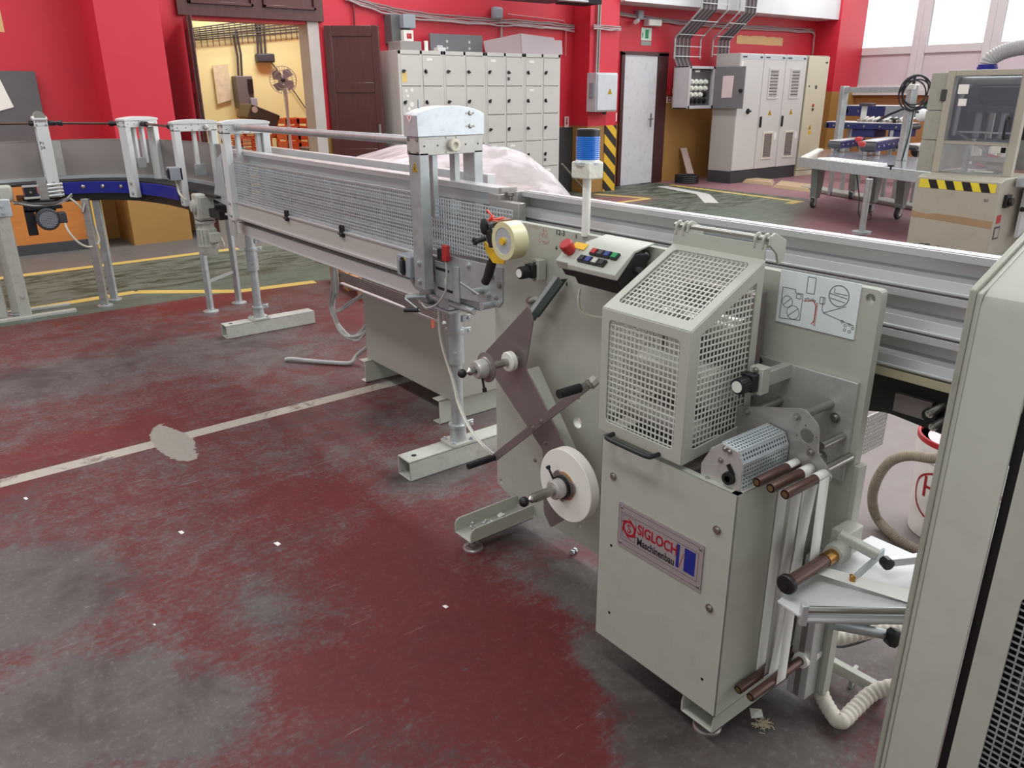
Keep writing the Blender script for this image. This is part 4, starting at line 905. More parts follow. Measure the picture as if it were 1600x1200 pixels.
MB().tube(smoothpath([(1.565, 2.64, .80), (1.575, 2.62, .775), (1.60, 2.57, .765)], 5), .009, 8).build('switch_cable', cable_grey, swx)
rs = B('red_sensor', red_plastic, R_, (1.567, 1.585, 2.40, 2.432, .915, .975), bevel=.003)
MB().box(1.575, 1.60, 2.44, 2.475, .915, .955).cyl((1.585, 2.48, .925), (1.585, 2.44, .925), .008).build('sensor_bracket', black_steel, rs, .002)
MB().tube(smoothpath([(1.575, 2.415, .915), (1.572, 2.41, .86), (1.57, 2.42, .80), (1.565, 2.47, .745), (1.56, 2.54, .715), (1.575, 2.60, .72)], 6), .0045, 8).build('sensor_cable', cable_grey, rs)
B('cable_tag', paper, rs, (1.570, 1.574, 2.408, 2.420, .83, .85))
# cables tied along the post
for i in range(3):
    MB().tube(smoothpath([(1.65+i*.006, 2.60, .70), (1.655+i*.004, 2.60, .55), (1.68+i*.004, 2.562, .38), (1.69+i*.004, 2.535, .27), (1.70+i*.004, 2.45, .17), (1.715, 2.32, .115+i*.004), (1.76, 2.2, .10+i*.004)], 6), .0035, 6).build('loose_cable', cable_grey if i else cable_white, R_)
# bundle of cables dropping from the beam
random.seed(5)
bc = thing('cable_bundle', 'bundle of grey cables looping down from the white conveyor beam to the steel drive cabinet', 'cables', (1.85, 3.9, .35))
for i in range(9):
    j = lambda s: random.uniform(-s, s)
    MB().tube(smoothpath([(1.83+j(.01), 3.92+j(.02), .64), (1.83+j(.015), 3.95+j(.03), .50), (1.83+j(.015), 3.97+j(.03), .36), (1.85+j(.015), 3.90+j(.03), .24), (1.88+j(.01), 3.80+j(.02), .235+j(.015)), (1.93, 3.75+j(.01), .31+j(.02)), (1.97, 3.72, .37+j(.02))], 7), .0058, 7).build('cable', cable_grey, bc)
for i in range(4):
    j = lambda s: random.uniform(-s, s)
    MB().tube(smoothpath([(1.84+j(.01), 3.93+j(.02), .36), (1.88, 3.86+j(.02), .42+j(.01)), (1.95, 3.74, .50+j(.02))], 6), .0055, 7).build('cable', cable_grey, bc)

# ================================================================ drive cabinet under the conveyor
dc = thing('drive_cabinet', 'plain grey steel cabinet standing on angle feet under the mesh conveyor', 'cabinet', (2.2, 3.33, 0))
B('cabinet_body', mat('plain_steel_grey_cabinet', (166, 164, 156), .42, .1, .04, 3), dc, (1.905, 2.48, 2.915, 3.755, .122, .60), bevel=.004)
for y0, y1, s in ((2.955, 3.015, 1), (3.70, 3.76, 1)):
    b = MB(); b.box(1.86, 2.5, y0, y0+.006, 0, .122); b.box(1.86, 2.5, y0, y1, 0, .006); b.box(1.86, 2.5, y0, y1, .116, .122); b.build('angle_foot', beige, dc, .002)
cd = MB().tube(smoothpath([(1.66, 4.33, .012), (1.69, 4.30, .018), (1.75, 4.22, .016), (1.85, 4.10, .014), (1.93, 4.02, .016), (1.98, 4.03, .05), (2.02, 3.98, .10), (2.05, 3.90, .14), (2.10, 3.76, .17)], 8), .0125, 10).build('floor_conduit', cable_grey, None)
tag(cd, 'grey flexible conduit lying on the red floor beside the drive cabinet', 'conduit')

# ================================================================ curved conveyor on the left
cv = thing('curved_conveyor', 'curved conveyor with blue side panels and a tall stainless guide, on grey legs at left', 'conveyor', (1.2, 6.2, 0))
inner = [(1.575, 4.98), (1.575, 5.35), (1.56, 5.75), (1.51, 6.08), (1.41, 6.37), (1.25, 6.535), (1.08, 6.60), (.8, 6.585), (.4, 6.54), (-.3, 6.46), (-1.0, 6.4)]
pin = [V((p.x, p.y, 0)) for p in smoothpath([(x, y, 0) for x, y in inner], 8)]
def offs(pts, d):
    o = []
    for i, p in enumerate(pts):
        a = (pts[min(i+1, len(pts)-1)]-pts[max(i-1, 0)]).normalized(); o.append(p+V((a.y, -a.x, 0))*d)
    return o
def ribbon(name, pts, z0, z1, th, m, parent, bevel=0):
    a, b_ = pts, offs(pts, th); n = len(a); b = MB(); vs = []
    for i in range(n): vs += [(a[i].x, a[i].y, z0), (a[i].x, a[i].y, z1), (b_[i].x, b_[i].y, z1), (b_[i].x, b_[i].y, z0)]
    fs = [(0, 1, 2, 3), tuple(4*(n-1)+k for k in (3, 2, 1, 0))]
    for i in range(n-1):
        for k in range(4): fs.append((4*i+k, 4*i+(k+1) % 4, 4*(i+1)+(k+1) % 4, 4*(i+1)+k))
    return b.add(vs, fs).build(name, m, parent, bevel)
cut = [p for p in pin if p.y > 5.0]
i0 = min(range(len(pin)), key=lambda i: (pin[i]-V((1.03, 6.6, 0))).length); i1 = min(range(len(pin)), key=lambda i: (pin[i]-V((.66, 6.57, 0))).length)
i9 = min(range(len(pin)), key=lambda i: (pin[i]-V((1.565, 5.68, 0))).length)
blue1 = ribbon('blue_side_panel', pin[i9:i0+1], .818, .902, .012, blue_paint, cv, .002)
ribbon('blue_side_panel', pin[i1:], .818, .895, .012, blue_paint, cv, .002)
ribbon('conveyor_belt', offs(pin, .014), .895, .91, .20, rubber, cv)
ribbon('lower_frame', offs(pin[:i0+8], .02), .765, .818, .18, black_steel, cv)
ribbon('stainless_guide', offs(pin, .225), .93, 1.185, .004, mat('satin_stainless_guide', (158, 150, 146), .38, .45, .1, 4), cv)
ribbon('guide_edge', offs(pin, .222), 1.183, 1.189, .010, steel_plain, cv)
ribbon('guide_foot', offs(pin, .20), .91, .932, .02, alu, cv)
for f in (.42, .55, .70, .86):
    i = int(f*(i0-i9))+i9; p = pin[i]; a = (pin[i+1]-pin[i-1]).normalized(); n = V((-a.y, a.x, 0))
    b = MB(); b.lathe(V((p.x, p.y, .866)), n, [(0, .015), (.005, .014), (.010, .006)], 14); b.build('round_head_bolt', steel_plain, blue1)
# guide overlap plates
for f0, f1 in ((.74, .80), (.60, .62)):
    a, b_ = int(f0*len(pin)), int(f1*len(pin))+2; ribbon('guide_splice', offs(pin[a:b_], .219), .935, 1.183, .004, alu_plate, cv)
# portals across the curve
def tangent_at(pt):
    i = min(range(1, len(pin)-1), key=lambda k: (pin[k]-V((pt[0], pt[1], 0))).length); a = (pin[i+1]-pin[i-1]).normalized(); return V((a.y, -a.x, 0))
pa, P3c, T3, _ = portal((1.545, 5.50, 0), (1, 0, 0), .275, .80, 1.272, 1.318, 1.345, white_paint, white_paint, parent=cv, bars=(.45, .85), zbar=1.02, pads=(1,))
MB().lathe(P3c(.20, 0, 1.295), -T3, [(0, .010), (0, .016), (.014, .017), (.016, .012), (.016, .006)], 20).build('bearing_ring', steel_plain, pa)
pb2, P3d, T4, _ = portal((1.425, 6.22, 0), (.90, .43, 0), .275, .80, 1.280, 1.325, 1.352, white_paint, white_paint, parent=cv, bars=(.30, .55), zbar=1.03, pads=(1,))
pc2, P3e, T5, _ = portal((1.005, 6.585, 0), (.10, 1, 0), .26, .805, 1.29, 1.335, 1.358, white_paint, white_paint, parent=cv, bars=(.5,), zbar=1.03, pads=(1,))
mk = text('marker_note', 'P1\n24', ink_black, P3e(-.001, .075, 1.17), (0.995, -.1, 0), W_, .03, pc2)
for uu in (0.0, .235): MB().plate(P3e(uu, .04, 1.355), T5, W_, circ((0, 0), .036, 24), (), .004).build('round_cheek', steel_plain, pc2)
# shafts between the portals with black couplings
def shaft(p, q_):
    p = V(p); q_ = V(q_); d = (q_-p).normalized(); s = C('drive_shaft', brown_roller, cv, p, q_, .0085)
    for a, e in ((p, d), (q_, -d)):
        b = MB(); b.lathe(a, e, [(0, .018), (.05, .018), (.052, .013), (.075, .016), (.08, .019), (.10, .019), (.102, .0085)], 16); b.build('shaft_coupling', black, s)
shaft(P3e(.04, .0, 1.312), P3d(.06, .085, 1.305)); shaft(P3d(.14, .0, 1.302), P3c(.03, .085, 1.30)); shaft((.995, 6.63, 1.312), (-.6, 6.42, 1.34))
# left drive: end cap, gearbox, bracket and fan motor
B('end_cap', beige, cv, (.60, .70, 6.535, 6.60, .80, .915), bevel=.02)
gbx = MB(); gbx.box(.765, .845, 6.50, 6.58, .82, .905); gbx = gbx.build('small_gearbox', navy, cv, .004)
B('gearbox_flange', cast, gbx, (.755, .855, 6.49, 6.50, .815, .83), (.755, .855, 6.49, 6.50, .895, .91), bevel=.002)
MB().lathe((.80, 6.50, .862), (0, -1, 0), [(-.01, .036), (.006, .036), (.006, .018), (.010, .018), (.010, .007)], 22).build('gearbox_ring', black, gbx)
C('gearbox_centre', steel_plain, gbx, (.80, 6.498, .862), (.80, 6.488, .862), .008)
B('drive_plate', steel, cv, (.855, .915, 6.535, 6.545, .80, .93), bevel=.001)
db = MB()
for z in (.82, .845, .87, .895): db.cyl((.91, 6.57, z), (1.02, 6.60, z), .011)
db.build('drive_block', alu, cv)
dbb = MB(); dbb.box(.74, .94, 6.52, 6.535, .72, .80); dbb.box(.74, .80, 6.52, 6.55, .56, .74); dbb.box(.76, .98, 6.50, 6.53, .735, .76); dbb.build('motor_bracket', black, cv, .004)
mo = MB().lathe((.868, 6.50, .672), (0, -1, 0), [(-.1, .064), (0, .064), (.02, .076), (.05, .077), (.062, .070), (.064, .058)], 34).build('fan_motor', charcoal, cv)
fg = MB(); fg.grid((0, 6.434, 0), (1, 0, 0), (0, 0, 1), circ((.868, .672), .058, 24), .011, .011, .0035, .003); fg.build('fan_grille', grey_box, mo, smooth=False, recalc=False)
C('fan_disc', black, mo, (.868, 6.446, .672), (.868, 6.44, .672), .057, n=28)
B('terminal_box', charcoal, mo, (.935, .985, 6.43, 6.50, .64, .715), bevel=.006)
MB().tube(smoothpath([(.965, 6.44, .64), (.975, 6.42, .58), (1.02, 6.42, .50), (1.08, 6.44, .455), (1.14, 6.45, .46), (1.17, 6.47, .50), (1.15, 6.49, .62), (1.09, 6.50, .74), (1.04, 6.51, .80)], 7), .0075, 8).build('motor_cable', cable_white, mo)
random.seed(9)
for i in range(6):
    j = lambda s: random.uniform(-s, s)
    MB().tube(smoothpath([(.69+j(.01), 6.50, .80+j(.012)), (.80, 6.485+j(.01), .775+j(.012)), (.92, 6.49+j(.01), .775+j(.012)), (1.0, 6.50, .79+j(.012)), (1.06, 6.53, .82+j(.01))], 6), .006, 6).build('cable', cable_grey if i % 2 else cable_dark, cv)
# right drive: cast gear motor, switch box
gm_c = at(318, 326, y=5.25); gmx, gmy = gm_c.x, 5.25
g0 = MB(); g0.box(gmx-.055, gmx+.055, gmy-.06, gmy+.05, .74, .905); g0 = g0.build('gear_motor', cast, cv, .012)
B('gearbox_cover', cast, g0, (gmx-.04, gmx+.045, gmy-.072, gmy-.06, .755, .89), bevel=.004)
MB().lathe((gmx, gmy, .735), (0, 0, -1), [(0, .062), (.015, .062), (.016, .050), (.05, .052), (.052, .058), (.15, .058), (.152, .062), (.165, .062), (.166, .058), (.205, .056), (.22, .05)], 26).build('motor_body', cast, g0)
fb = MB()
for k in range(16): a = 2*pi*k/16; fb.bar((gmx+.058*cos(a), gmy+.058*sin(a), .68), (gmx+.058*cos(a), gmy+.058*sin(a), .585), .004, .010, (cos(a), sin(a), 0))
fb.build('cooling_fins', cast, g0)
B('terminal_box', cast, g0, (gmx-.01, gmx+.055, gmy-.095, gmy-.05, .60, .665), bevel=.006)
C('output_shaft', steel_plain, g0, (gmx+.03, gmy, .83), (gmx+.15, gmy, .83), .03)
MB().lathe((gmx-.055, gmy, .825), (-1, 0, 0), [(0, .045), (.012, .044), (.016, .03), (.022, .03), (.024, .012)], 22).build('side_flange', cast, g0)
MB().tube(smoothpath([(gmx+.06, gmy-.07, .63), (gmx+.075, gmy-.06, .59), (gmx+.08, gmy-.05, .565), (gmx+.07, gmy-.03, .56)], 6), .008, 8).build('motor_cable', cable_white, g0)
sw2 = switch_box((1.525, 5.55, 1.01), (.075, .10, .085), cv)
MB().tube(smoothpath([(1.525, 5.55, .97), (1.53, 5.55, .93), (1.53, 5.52, .88), (1.56, 5.50, .84)], 5), .008, 8).build('switch_cable', cable_white, sw2)
# legs
def leg(px, py, zt, w_, d_, m, ang=0):
    U = V((cos(ang), sin(ang), 0)); W = V((-sin(ang), cos(ang), 0))
    l = MB().obox((px, py, (zt+.01)/2+.005), (w_, d_, zt-.01), U, W).build('leg', m, cv, .003)
    MB().lathe((px, py, 0), (0, 0, 1), [(0, .055), (.008, .055), (.014, .02), (.03, .012)], 18).build('leg_pad', galv, l)
    return l
la = leg(1.694, 5.768, .77, .03, .042, galv, .44); lb = leg(1.945, 5.885, .77, .03, .042, galv, .44)
MB().bar((1.694, 5.768, .22), (1.945, 5.885, .25), .012, .02).build('cross_tie', galv, la)
lc = leg(1.125, 6.455, .79, .04, .05, steel, 1.0); ld = leg(1.225, 6.61, .79, .04, .05, galv, 1.0)
MB().bar((1.13, 6.47, .79), (1.09, 6.44, .70), .05, .006, (1, 0, 0)).build('leg_bracket', galv, lc)
le = leg(.60, 6.43, .83, .075, .05, cast, -.2); B('leg_head', galv_bright, le, (.545, .655, 6.395, 6.403, .72, .835), bevel=.004)
lf = leg(.47, 6.50, .60, .06, .05, cast, -.2); lg2 = leg(.565, 6.60, .8, .06, .05, cast, -.2)
bolts('leg_bolt', galv, le, [V((.60, 6.392, z)) for z in (.79, .745)]+[V((.605, 6.402, .16))], (0, -1, 0), .008, .008)
B('foot_rail', cast, cv, (-.5, .92, 6.385, 6.44, 0, .022), (.5, .92, 6.62, 6.66, 0, .02), bevel=.003)
# ================================================================ enclosed machine in the right foreground
eb = thing('enclosed_machine', 'tall grey-green sheet steel machine enclosure with a sloping top cut off by the right edge', 'machine', (1.6, -.2, 0))
ex = 1.30; ey = .492; zf = 1.204; sx_, sz_ = 1.47, 1.275
def shell(y0, y1, name, zb=.03, inset=0, hole=None):
    b = MB(); t_ = .004
    sec = [(ex+inset, zb), (ex+inset, zf-.02), (ex+inset+.006, zf-.004), (ex+inset+.02, zf+.006), (sx_, sz_), (sx_, sz_-t_), (ex+inset+.02, zf), (ex+inset+t_, zf-.02), (ex+inset+t_, zb)]
    b.poly([(x, y0, z) for x, z in sec], (0, 1, 0), y1-y0)
    return b.build(name, beige, eb, .002)
shell(.398, ey-.006, 'side_panel'); 
ed = MB(); ed.poly([(x, ey-.006, z) for x, z in ((ex-.001, .03), (ex-.001, zf), (ex+.02, zf+.007), (sx_, sz_+.001), (sx_, 1.2), (1.55, 1.2), (1.55, .03))], (0, 1, 0), .008); ed.build('end_panel', beige, eb, .002)
MB().poly([(x, ey+.002, z) for x, z in ((ex-.004, .03), (ex-.004, zf+.004), (ex+.016, zf+.014), (sx_, sz_+.008), (sx_, sz_-.02), (ex+.03, zf-.02), (ex+.03, .03))], (0, 1, 0), .010).build('edge_frame', beige_dark, eb, .002)
B('door_gap', black, eb, (ex+.012, ex+.03, .372, .40, .03, zf))
dp_ = MB(); dp_.plate((ex+.001, 0, 0), U_, W_, [(-.382, .03), (.9, .03), (.9, zf-.01), (-.382, zf-.01)], [rrect(-.335, .8, .06, .735, .012)], .004); dp_ = dp_.build('mesh_door', beige, eb, .001)
MB().grid((ex+.006, 0, 0), U_, W_, [(-.345, .05), (.6, .05), (.6, .745), (-.345, .745)], .0145, .0125, .0026, .002).build('door_mesh', galv, dp_, smooth=False, recalc=False)
B('inner_works', black, eb, (1.37, 1.55, -.95, .365, .03, .95), bevel=.01)  # plain black block, painted shade for the inside behind the door mesh
for z in (.35, .55): C('inner_roller', charcoal, eb, (1.345, -.6, z), (1.345, .32, z), .02)
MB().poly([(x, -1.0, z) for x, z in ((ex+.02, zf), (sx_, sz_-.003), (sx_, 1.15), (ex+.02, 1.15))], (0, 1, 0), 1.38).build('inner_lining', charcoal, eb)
# ================================================================ glue bucket, hoses, scraps
bcx, bcy, br = 2.765, .985, .15
bu = MB().lathe((bcx, bcy, 0), (0, 0, 1), [(0, br*.86), (.004, br*.89), (.30, br*.985), (.30, br*1.03), (.355, br*1.04), (.36, br*1.04), (.362, br*.99), (.352, br*.98), (.352, 0)], 44).build('glue_bucket', bucket_white, None)
tag(bu, 'white plastic glue bucket with a red rim and red oval logo under the guide rails', 'bucket')
MB().lathe((bcx, bcy, 0), (0, 0, 1), [(.358, br*1.045), (.375, br*1.045), (.378, br*1.02), (.375, br*.985), (.358, br*.985)], 44).build('rim_ring', red_plastic, bu)
MB().lathe((bcx, bcy, .356), (0, 0, 1), [(0, br*.97), (.006, br*.5), (.008, 0)], 36).build('lid_film', mat('pinkish_white_glue', (214, 178, 180), .4, 0, .05, 20, bump=.3), bu)
# logo bent round the bucket
a0 = atan2(-.61*.9-.45, -.79*.45+.1); a0 = radians(134)
def bend(o, m):
    for v in o.data.vertices:
        r = br*(.89+.095*v.co.z/.30)+.0016+v.co.y; ang = a0+v.co.x/br; v.co = V((bcx+r*cos(ang), bcy+r*sin(ang), v.co.z))
    return o
lt = bend(text('logo_text', 'Henkel', ink_red, (.046, 0, .165), (1, 0, 0), (0, 0, 1), .115, None), None); attach(lt, bu); lt.data.materials[0] = sign_red
ov = MB(); n = 48
pts = [(.175+.165*cos(2*pi*i/n)*(1), .175+.105*math.copysign(abs(sin(2*pi*i/n))**.85, sin(2*pi*i/n))) for i in range(n)]
pts2 = [(.175+(x-.175)*.955, .175+(z-.175)*.93) for x, z in pts]
ov.add([(x, 0, z) for x, z in pts]+[(x, 0, z) for x, z in pts2], [(i, (i+1) % n, n+(i+1) % n, n+i) for i in range(n)])
ovo = ov.build('logo_ring', sign_red, None, recalc=False); bend(ovo, None); attach(ovo, bu)
def corrugated(name, pts, r, m, pitch, amp, k=10):
    P = smoothpath(pts, 14); L = [0]
    for a, b in zip(P, P[1:]): L.append(L[-1]+(b-a).length)
    n = int(L[-1]/pitch*4); Q = []; j = 0
    for i in range(n+1):
        s = L[-1]*i/n
        while j < len(L)-2 and L[j+1] < s: j += 1
        f = (s-L[j])/max(1e-6, L[j+1]-L[j]); Q.append(P[j].lerp(P[j+1], f))
    return MB().tube(Q, [r+amp*sin(i*pi/2) for i in range(len(Q))], 12).build(name, m, None)
hs_ = corrugated('glue_hose', [at(1500, 708, x=2.42), at(1460, 716, x=2.44), at(1420, 712, x=2.46), at(1390, 722, x=2.48), at(1370, 750, x=2.50), at(1363, 782, z=.12), at(1372, 812, z=.03), at(1400, 840, z=.022), at(1440, 862, z=.022), at(1480, 880, z=.022)], .0165, dusty_hose, .009, .0012)
tag(hs_, 'dusty beige corrugated hose curling down in front of the glue bucket', 'hose')
h2_ = corrugated('suction_hose', [at(1272, 1040, z=.06), at(1284, 1085, z=.035), at(1300, 1115, z=.03), at(1314, 1127, z=.03), at(1335, 1108, z=.04), at(1360, 1085, z=.06), at(1388, 1074, z=.08), at(1420, 1070, z=.10)], .0195, white_hose, .016, .0010)
tag(h2_, 'white spiral hose on the floor between the strip rollers and the enclosed machine', 'hose')
h3_ = corrugated('suction_hose', [at(1280, 998, z=.20), at(1310, 996, z=.205), at(1345, 990, z=.21), at(1380, 984, z=.22), at(1410, 980, z=.22)], .0175, white_hose, .016, .0010)
tag(h3_, 'short white spiral hose just below the white infeed table', 'hose')
fbx = MB(); fbx.bar(at(1288, 1030, z=.06), at(1375, 1078, z=.06), .022, .03); fbx.bar(at(1330, 1056, z=.03), at(1336, 1059, z=.03), .03, .06); fb_ = fbx.build('floor_bar', cast, None, .002)
tag(fb_, 'flat grey steel bar low over the dusty floor behind the suction hose', 'bar')
MB().tube(smoothpath([at(1290, 1000, z=.12), at(1310, 1010, z=.10), at(1335, 1006, z=.12), at(1365, 995, z=.16)], 6), .004, 8).build('loose_cable', cable_dark, fb_)
C('bar_foot', cast, fb_, at(1288, 1030, z=.0), at(1288, 1030, z=.06), .02); C('bar_foot', cast, fb_, at(1372, 1076, z=.0), at(1372, 1076, z=.06), .02)
# scraps
def scrap(name, pts, z, m, label, cat, lift=.004):
    b = MB(); P = [at(px, py, z=z) for px, py in pts]; n = len(P); c = sum(P, V((0, 0, 0)))/n+V((0, 0, lift))
    b.add([tuple(c)]+[tuple(p) for p in P], [(0, i+1, (i+1) % n+1) for i in range(n)])
    o = b.build(name, m, None, smooth=False, recalc=False); s = o.modifiers.new('t', 'SOLIDIFY'); s.thickness = .0012; s.offset = 1
    return tag(o, label, cat)
scrap('paper_scrap', [(1171, 1106), (1190, 1108), (1193, 1121), (1174, 1122)], .001, paper, 'square white paper scrap on the floor beside the lower brown rollers', 'paper')
random.seed(11)
fu = MB()
for i in range(70):
    p = at(1190+random.gauss(0, 6), 1131+random.gauss(0, 4), z=.003+random.random()*.006); a = random.random()*6.28
    fu.bar(p, p+V((cos(a)*.014, sin(a)*.014, random.uniform(-.003, .003))), .0012, .0012)
fo = fu.build('fibre_fluff', mat('dry_fibre_fluff', (190, 178, 150), .9), None, smooth=False); fo['kind'] = 'stuff'; tag(fo, 'loose clump of dry paper fibres on the floor beside the white paper scrap', 'debris')
for i, (px, py, s, lb) in enumerate(((283, 832, 5, 'pale scrap of paper on the left part of the red floor'), (433, 850, 6, 'white paper crumb on the middle of the red floor'), (696, 948, 5, 'long white splinter on the bright red floor patch'), (40, 779, 4, 'tiny white paper scrap just below the white floor line'), (241, 976, 3, 'small pinkish scrap on the worn floor left of centre'))):
    scrap('paper_scrap', [(px-s, py-s*.3), (px+s*.2, py-s*.6), (px+s, py), (px+s*.1, py+s*.5)], .001, paper, lb, 'paper', .003)
# loose bolts in the front foot channel
gz = .052
def nutbolt(p, a, L, label, tilt=0):
    d = V((cos(a)*cos(tilt), sin(a)*cos(tilt), sin(tilt))); p = V(p); b = MB()
    b.cyl(p, p+d*L, .005, n=10); b.cyl(p-d*.006, p, .0095, n=6); b.cyl(p+d*L*.5, p+d*(L*.5+.008), .0095, n=6)
    return tag(b.build('loose_bolt', galv, None), label, 'bolt')
nutbolt((1.352, 1.965, .058), 0, .045, 'upright bolt with a nut at the open end of the front foot channel', pi/2)
nutbolt((1.385, 1.965, gz+.010), .5, .05, 'slanting loose bolt behind the upright bolt in the foot channel', .25)
nutbolt((1.42, 1.985, gz+.010), -.3, .04, 'flat-lying loose bolt beside the plastic bit in the foot channel', .05)
sp_ = MB(); sp_.box(1.43, 1.475, 1.95, 1.985, gz, gz+.012); sp_.box(1.44, 1.46, 1.955, 1.975, gz+.012, gz+.02); tag(sp_.build('plastic_bit', nylon, None, .002), 'small white plastic bit lying in the front foot channel', 'scrap')
scrap('paper_scrap', [(776, 805), (782, 800), (790, 803), (780, 809)], .056, paper, 'folded white paper scrap lying in the front foot channel', 'paper', .008)
bt = nutbolt((1.60, 1.72, .008), .2, .02, 'small loose bolt on the floor below the paper roll')
# ================================================================ packing tape dispenser hung on the machine
td = thing('tape_dispenser', 'hand-held packing tape dispenser with black handle and yellow cheek holding a tape roll', 'tape dispenser', at(795, 385, x=1.52))
c_ = at(786, 377, x=1.475); ty, tz_ = c_.y, c_.z
rl_ = MB().lathe((1.475, ty, tz_), (1, 0, 0), [(0, .042), (0, .0585), (.001, .0595), (.055, .0595), (.056, .0585), (.056, .042), (0, .042)], 44).build('tape_roll', mat('cream_packing_tape', (214, 208, 166), .3, 0, .03, 20), td)
MB().lathe((1.477, ty, tz_), (1, 0, 0), [(0, .036), (0, .042), (.05, .042), (.05, .036)], 32).build('tape_core', galv_bright, rl_)
C('hub_disc', grey_box, rl_, (1.497, ty, tz_), (1.50, ty, tz_), .0415, n=32)
sp3 = MB()
for k in range(3): a = k*2*pi/3+.5; sp3.bar((1.485, ty, tz_), (1.485, ty+.038*cos(a), tz_+.038*sin(a)), .014, .006, (1, 0, 0))
sp3.build('hub_spoke', grey_box, rl_); C('hub_knob', yellow_plastic, rl_, (1.468, ty, tz_), (1.49, ty, tz_), .011, n=18)
q1 = [yz(px, py, 1.545) for px, py in ((760, 374), (772, 386), (795, 405), (792, 412), (775, 410), (764, 392))]
MB().plate(O_(1.533), U_, W_, [(c[0], c[1]) for c in q1], (), .004).build('yellow_cheek', yellow_plastic, td, .001)
hd_ = MB(); hd_.tube(smoothpath([at(775, 395, x=1.55), at(768, 412, x=1.55), at(763, 430, x=1.55), at(758, 441, x=1.55)], 5), [.015]*5+[.0165]*6+[.015]*5, 14); hd_.build('handle', rubber, td)
fr_ = MB(); A_, B_ = at(765, 352, x=1.50), at(792, 348, x=1.545); fr_.bar(A_, B_, .05, .012); fr_.bar(A_+V((.0, .01, -.012)), at(770, 385, x=1.53), .02, .02); fr_.build('dispenser_frame', charcoal, td, .003)
MB().bar(at(770, 346, x=1.49), at(794, 342, x=1.56), .035, .004).build('tape_end', mat('brown_clear_tape', (150, 104, 82), .3), td)
MB().ball(at(757, 354, x=1.495), .022, 14, (.6, .8, 1.25)).build('roller_cheek', rubber, td)
b = MB(); b.bar(at(764, 345, x=1.49), at(770, 338, x=1.495), .018, .005); b.bar(at(770, 338, x=1.495), at(760, 328, x=1.48), .010, .005); b.bar(at(768, 344, x=1.50), at(788, 340, x=1.53), .016, .005); b.build('cutter_guard', mat('orange_red_plastic', (238, 82, 62), .4), td, .001)
kb = MB(); p1, p2 = at(742, 377, x=1.50), at(758, 373, x=1.54); kb.cyl(p1, p2, .009)
for k in range(6): a = k*pi/3; u, v, w_ = frame_of(p2-p1); kb.ball(p1+u*.008*cos(a)+v*.008*sin(a), .0065, 10)
kb.build('tension_knob', rubber, td)
# ================================================================ lockers
def locker(x0, w, label, group=None):
    t = thing('two_column_locker', label, 'locker', (x0+w/2, 9.2, 0), 'grey lockers on the back wall')
    y0, y1, H = 8.95, 9.48, 1.985; n = 5; z0 = .13; zt = H-.05; h = (zt-z0)/n
    b = MB(); b.box(x0+.001, x0+w-.001, y0+.02, y1, 0, H); b.box(x0+.001, x0+w-.001, y0+.004, y0+.02, H-.045, H); b.box(x0+.001, x0+w-.001, y0+.004, y0+.02, 0, z0-.01)
    for xx in (x0+.001, x0+w/2-.018, x0+w-.037): b.box(xx, xx+.036, y0+.004, y0+.02, 0, H)
    b.build('locker_body', locker_paint, t, .003)
    for c in range(2):
        for r in range(n):
            xa = x0+.030+c*(w/2-.010); xb = xa+w/2-.048; za = z0+r*h+.006; zb = z0+(r+1)*h-.006
            d = B('door', locker_paint, t, (xa, xb, y0-.002, y0+.018, za, zb), bevel=.003)
            lk = MB(); xl = xa+.035; zl = za+h*.46; lk.cyl((xl, y0-.002, zl), (xl, y0-.012, zl), .021, n=14); ang = random.choice((.3, 1.2, 2.0, -.4, .9)); lk.obox((xl, y0-.018, zl), (.05, .014, .016), (cos(ang), 0, sin(ang)), (0, 1, 0)); lk.build('lock', black, d)
            if random.random() < .35: B('name_label', paper, d, (xa+.06, xa+.14, y0-.0035, y0-.002, zb-.06, zb-.03))
            if random.random() < .2 or (x0 > 6.5 and r < 3 and random.random() < .4): B('lock_tag', charcoal, d, (xl-.02, xl+.02, y0-.006, y0-.002, zl-.10, zl-.06))
    return t
random.seed(21)
lw = 2.615/4; LX = 5.25
l0 = locker(LX, lw, 'grey locker with stickers on its doors, nearest to the open brown door')
locker(LX+lw, lw, 'grey locker behind the galvanised portal frame cover, second from the brown door')
locker(LX+2*lw, lw, 'grey locker third from the brown door, beneath the pink-grey sheet box')
locker(LX+3*lw, lw, 'grey locker at the right end of the row, beside the dark dado panel')
y0 = 8.947
sk = MB()
for (x, z, r) in ((5.34, 1.52, .02), (5.42, 1.53, .022), (5.36, 1.46, .018), (5.41, 1.36, .03), (5.37, 1.31, .022)): sk.cyl((x, y0, z), (x, y0-.0015, z), r, n=14)
sk_ = B('sticker', mat('yellowed_sticker', (226, 196, 120), .5), l0, (5.29, 5.36, y0-.001, y0+.001, 1.62, 1.74))
for (x, z, r) in ((5.34, 1.52, .02), (5.42, 1.53, .022), (5.36, 1.46, .018), (5.41, 1.36, .03), (5.37, 1.31, .022)): C('sticker', paper, l0, (x, y0+.001, z), (x, y0-.0015, z), r, n=14)
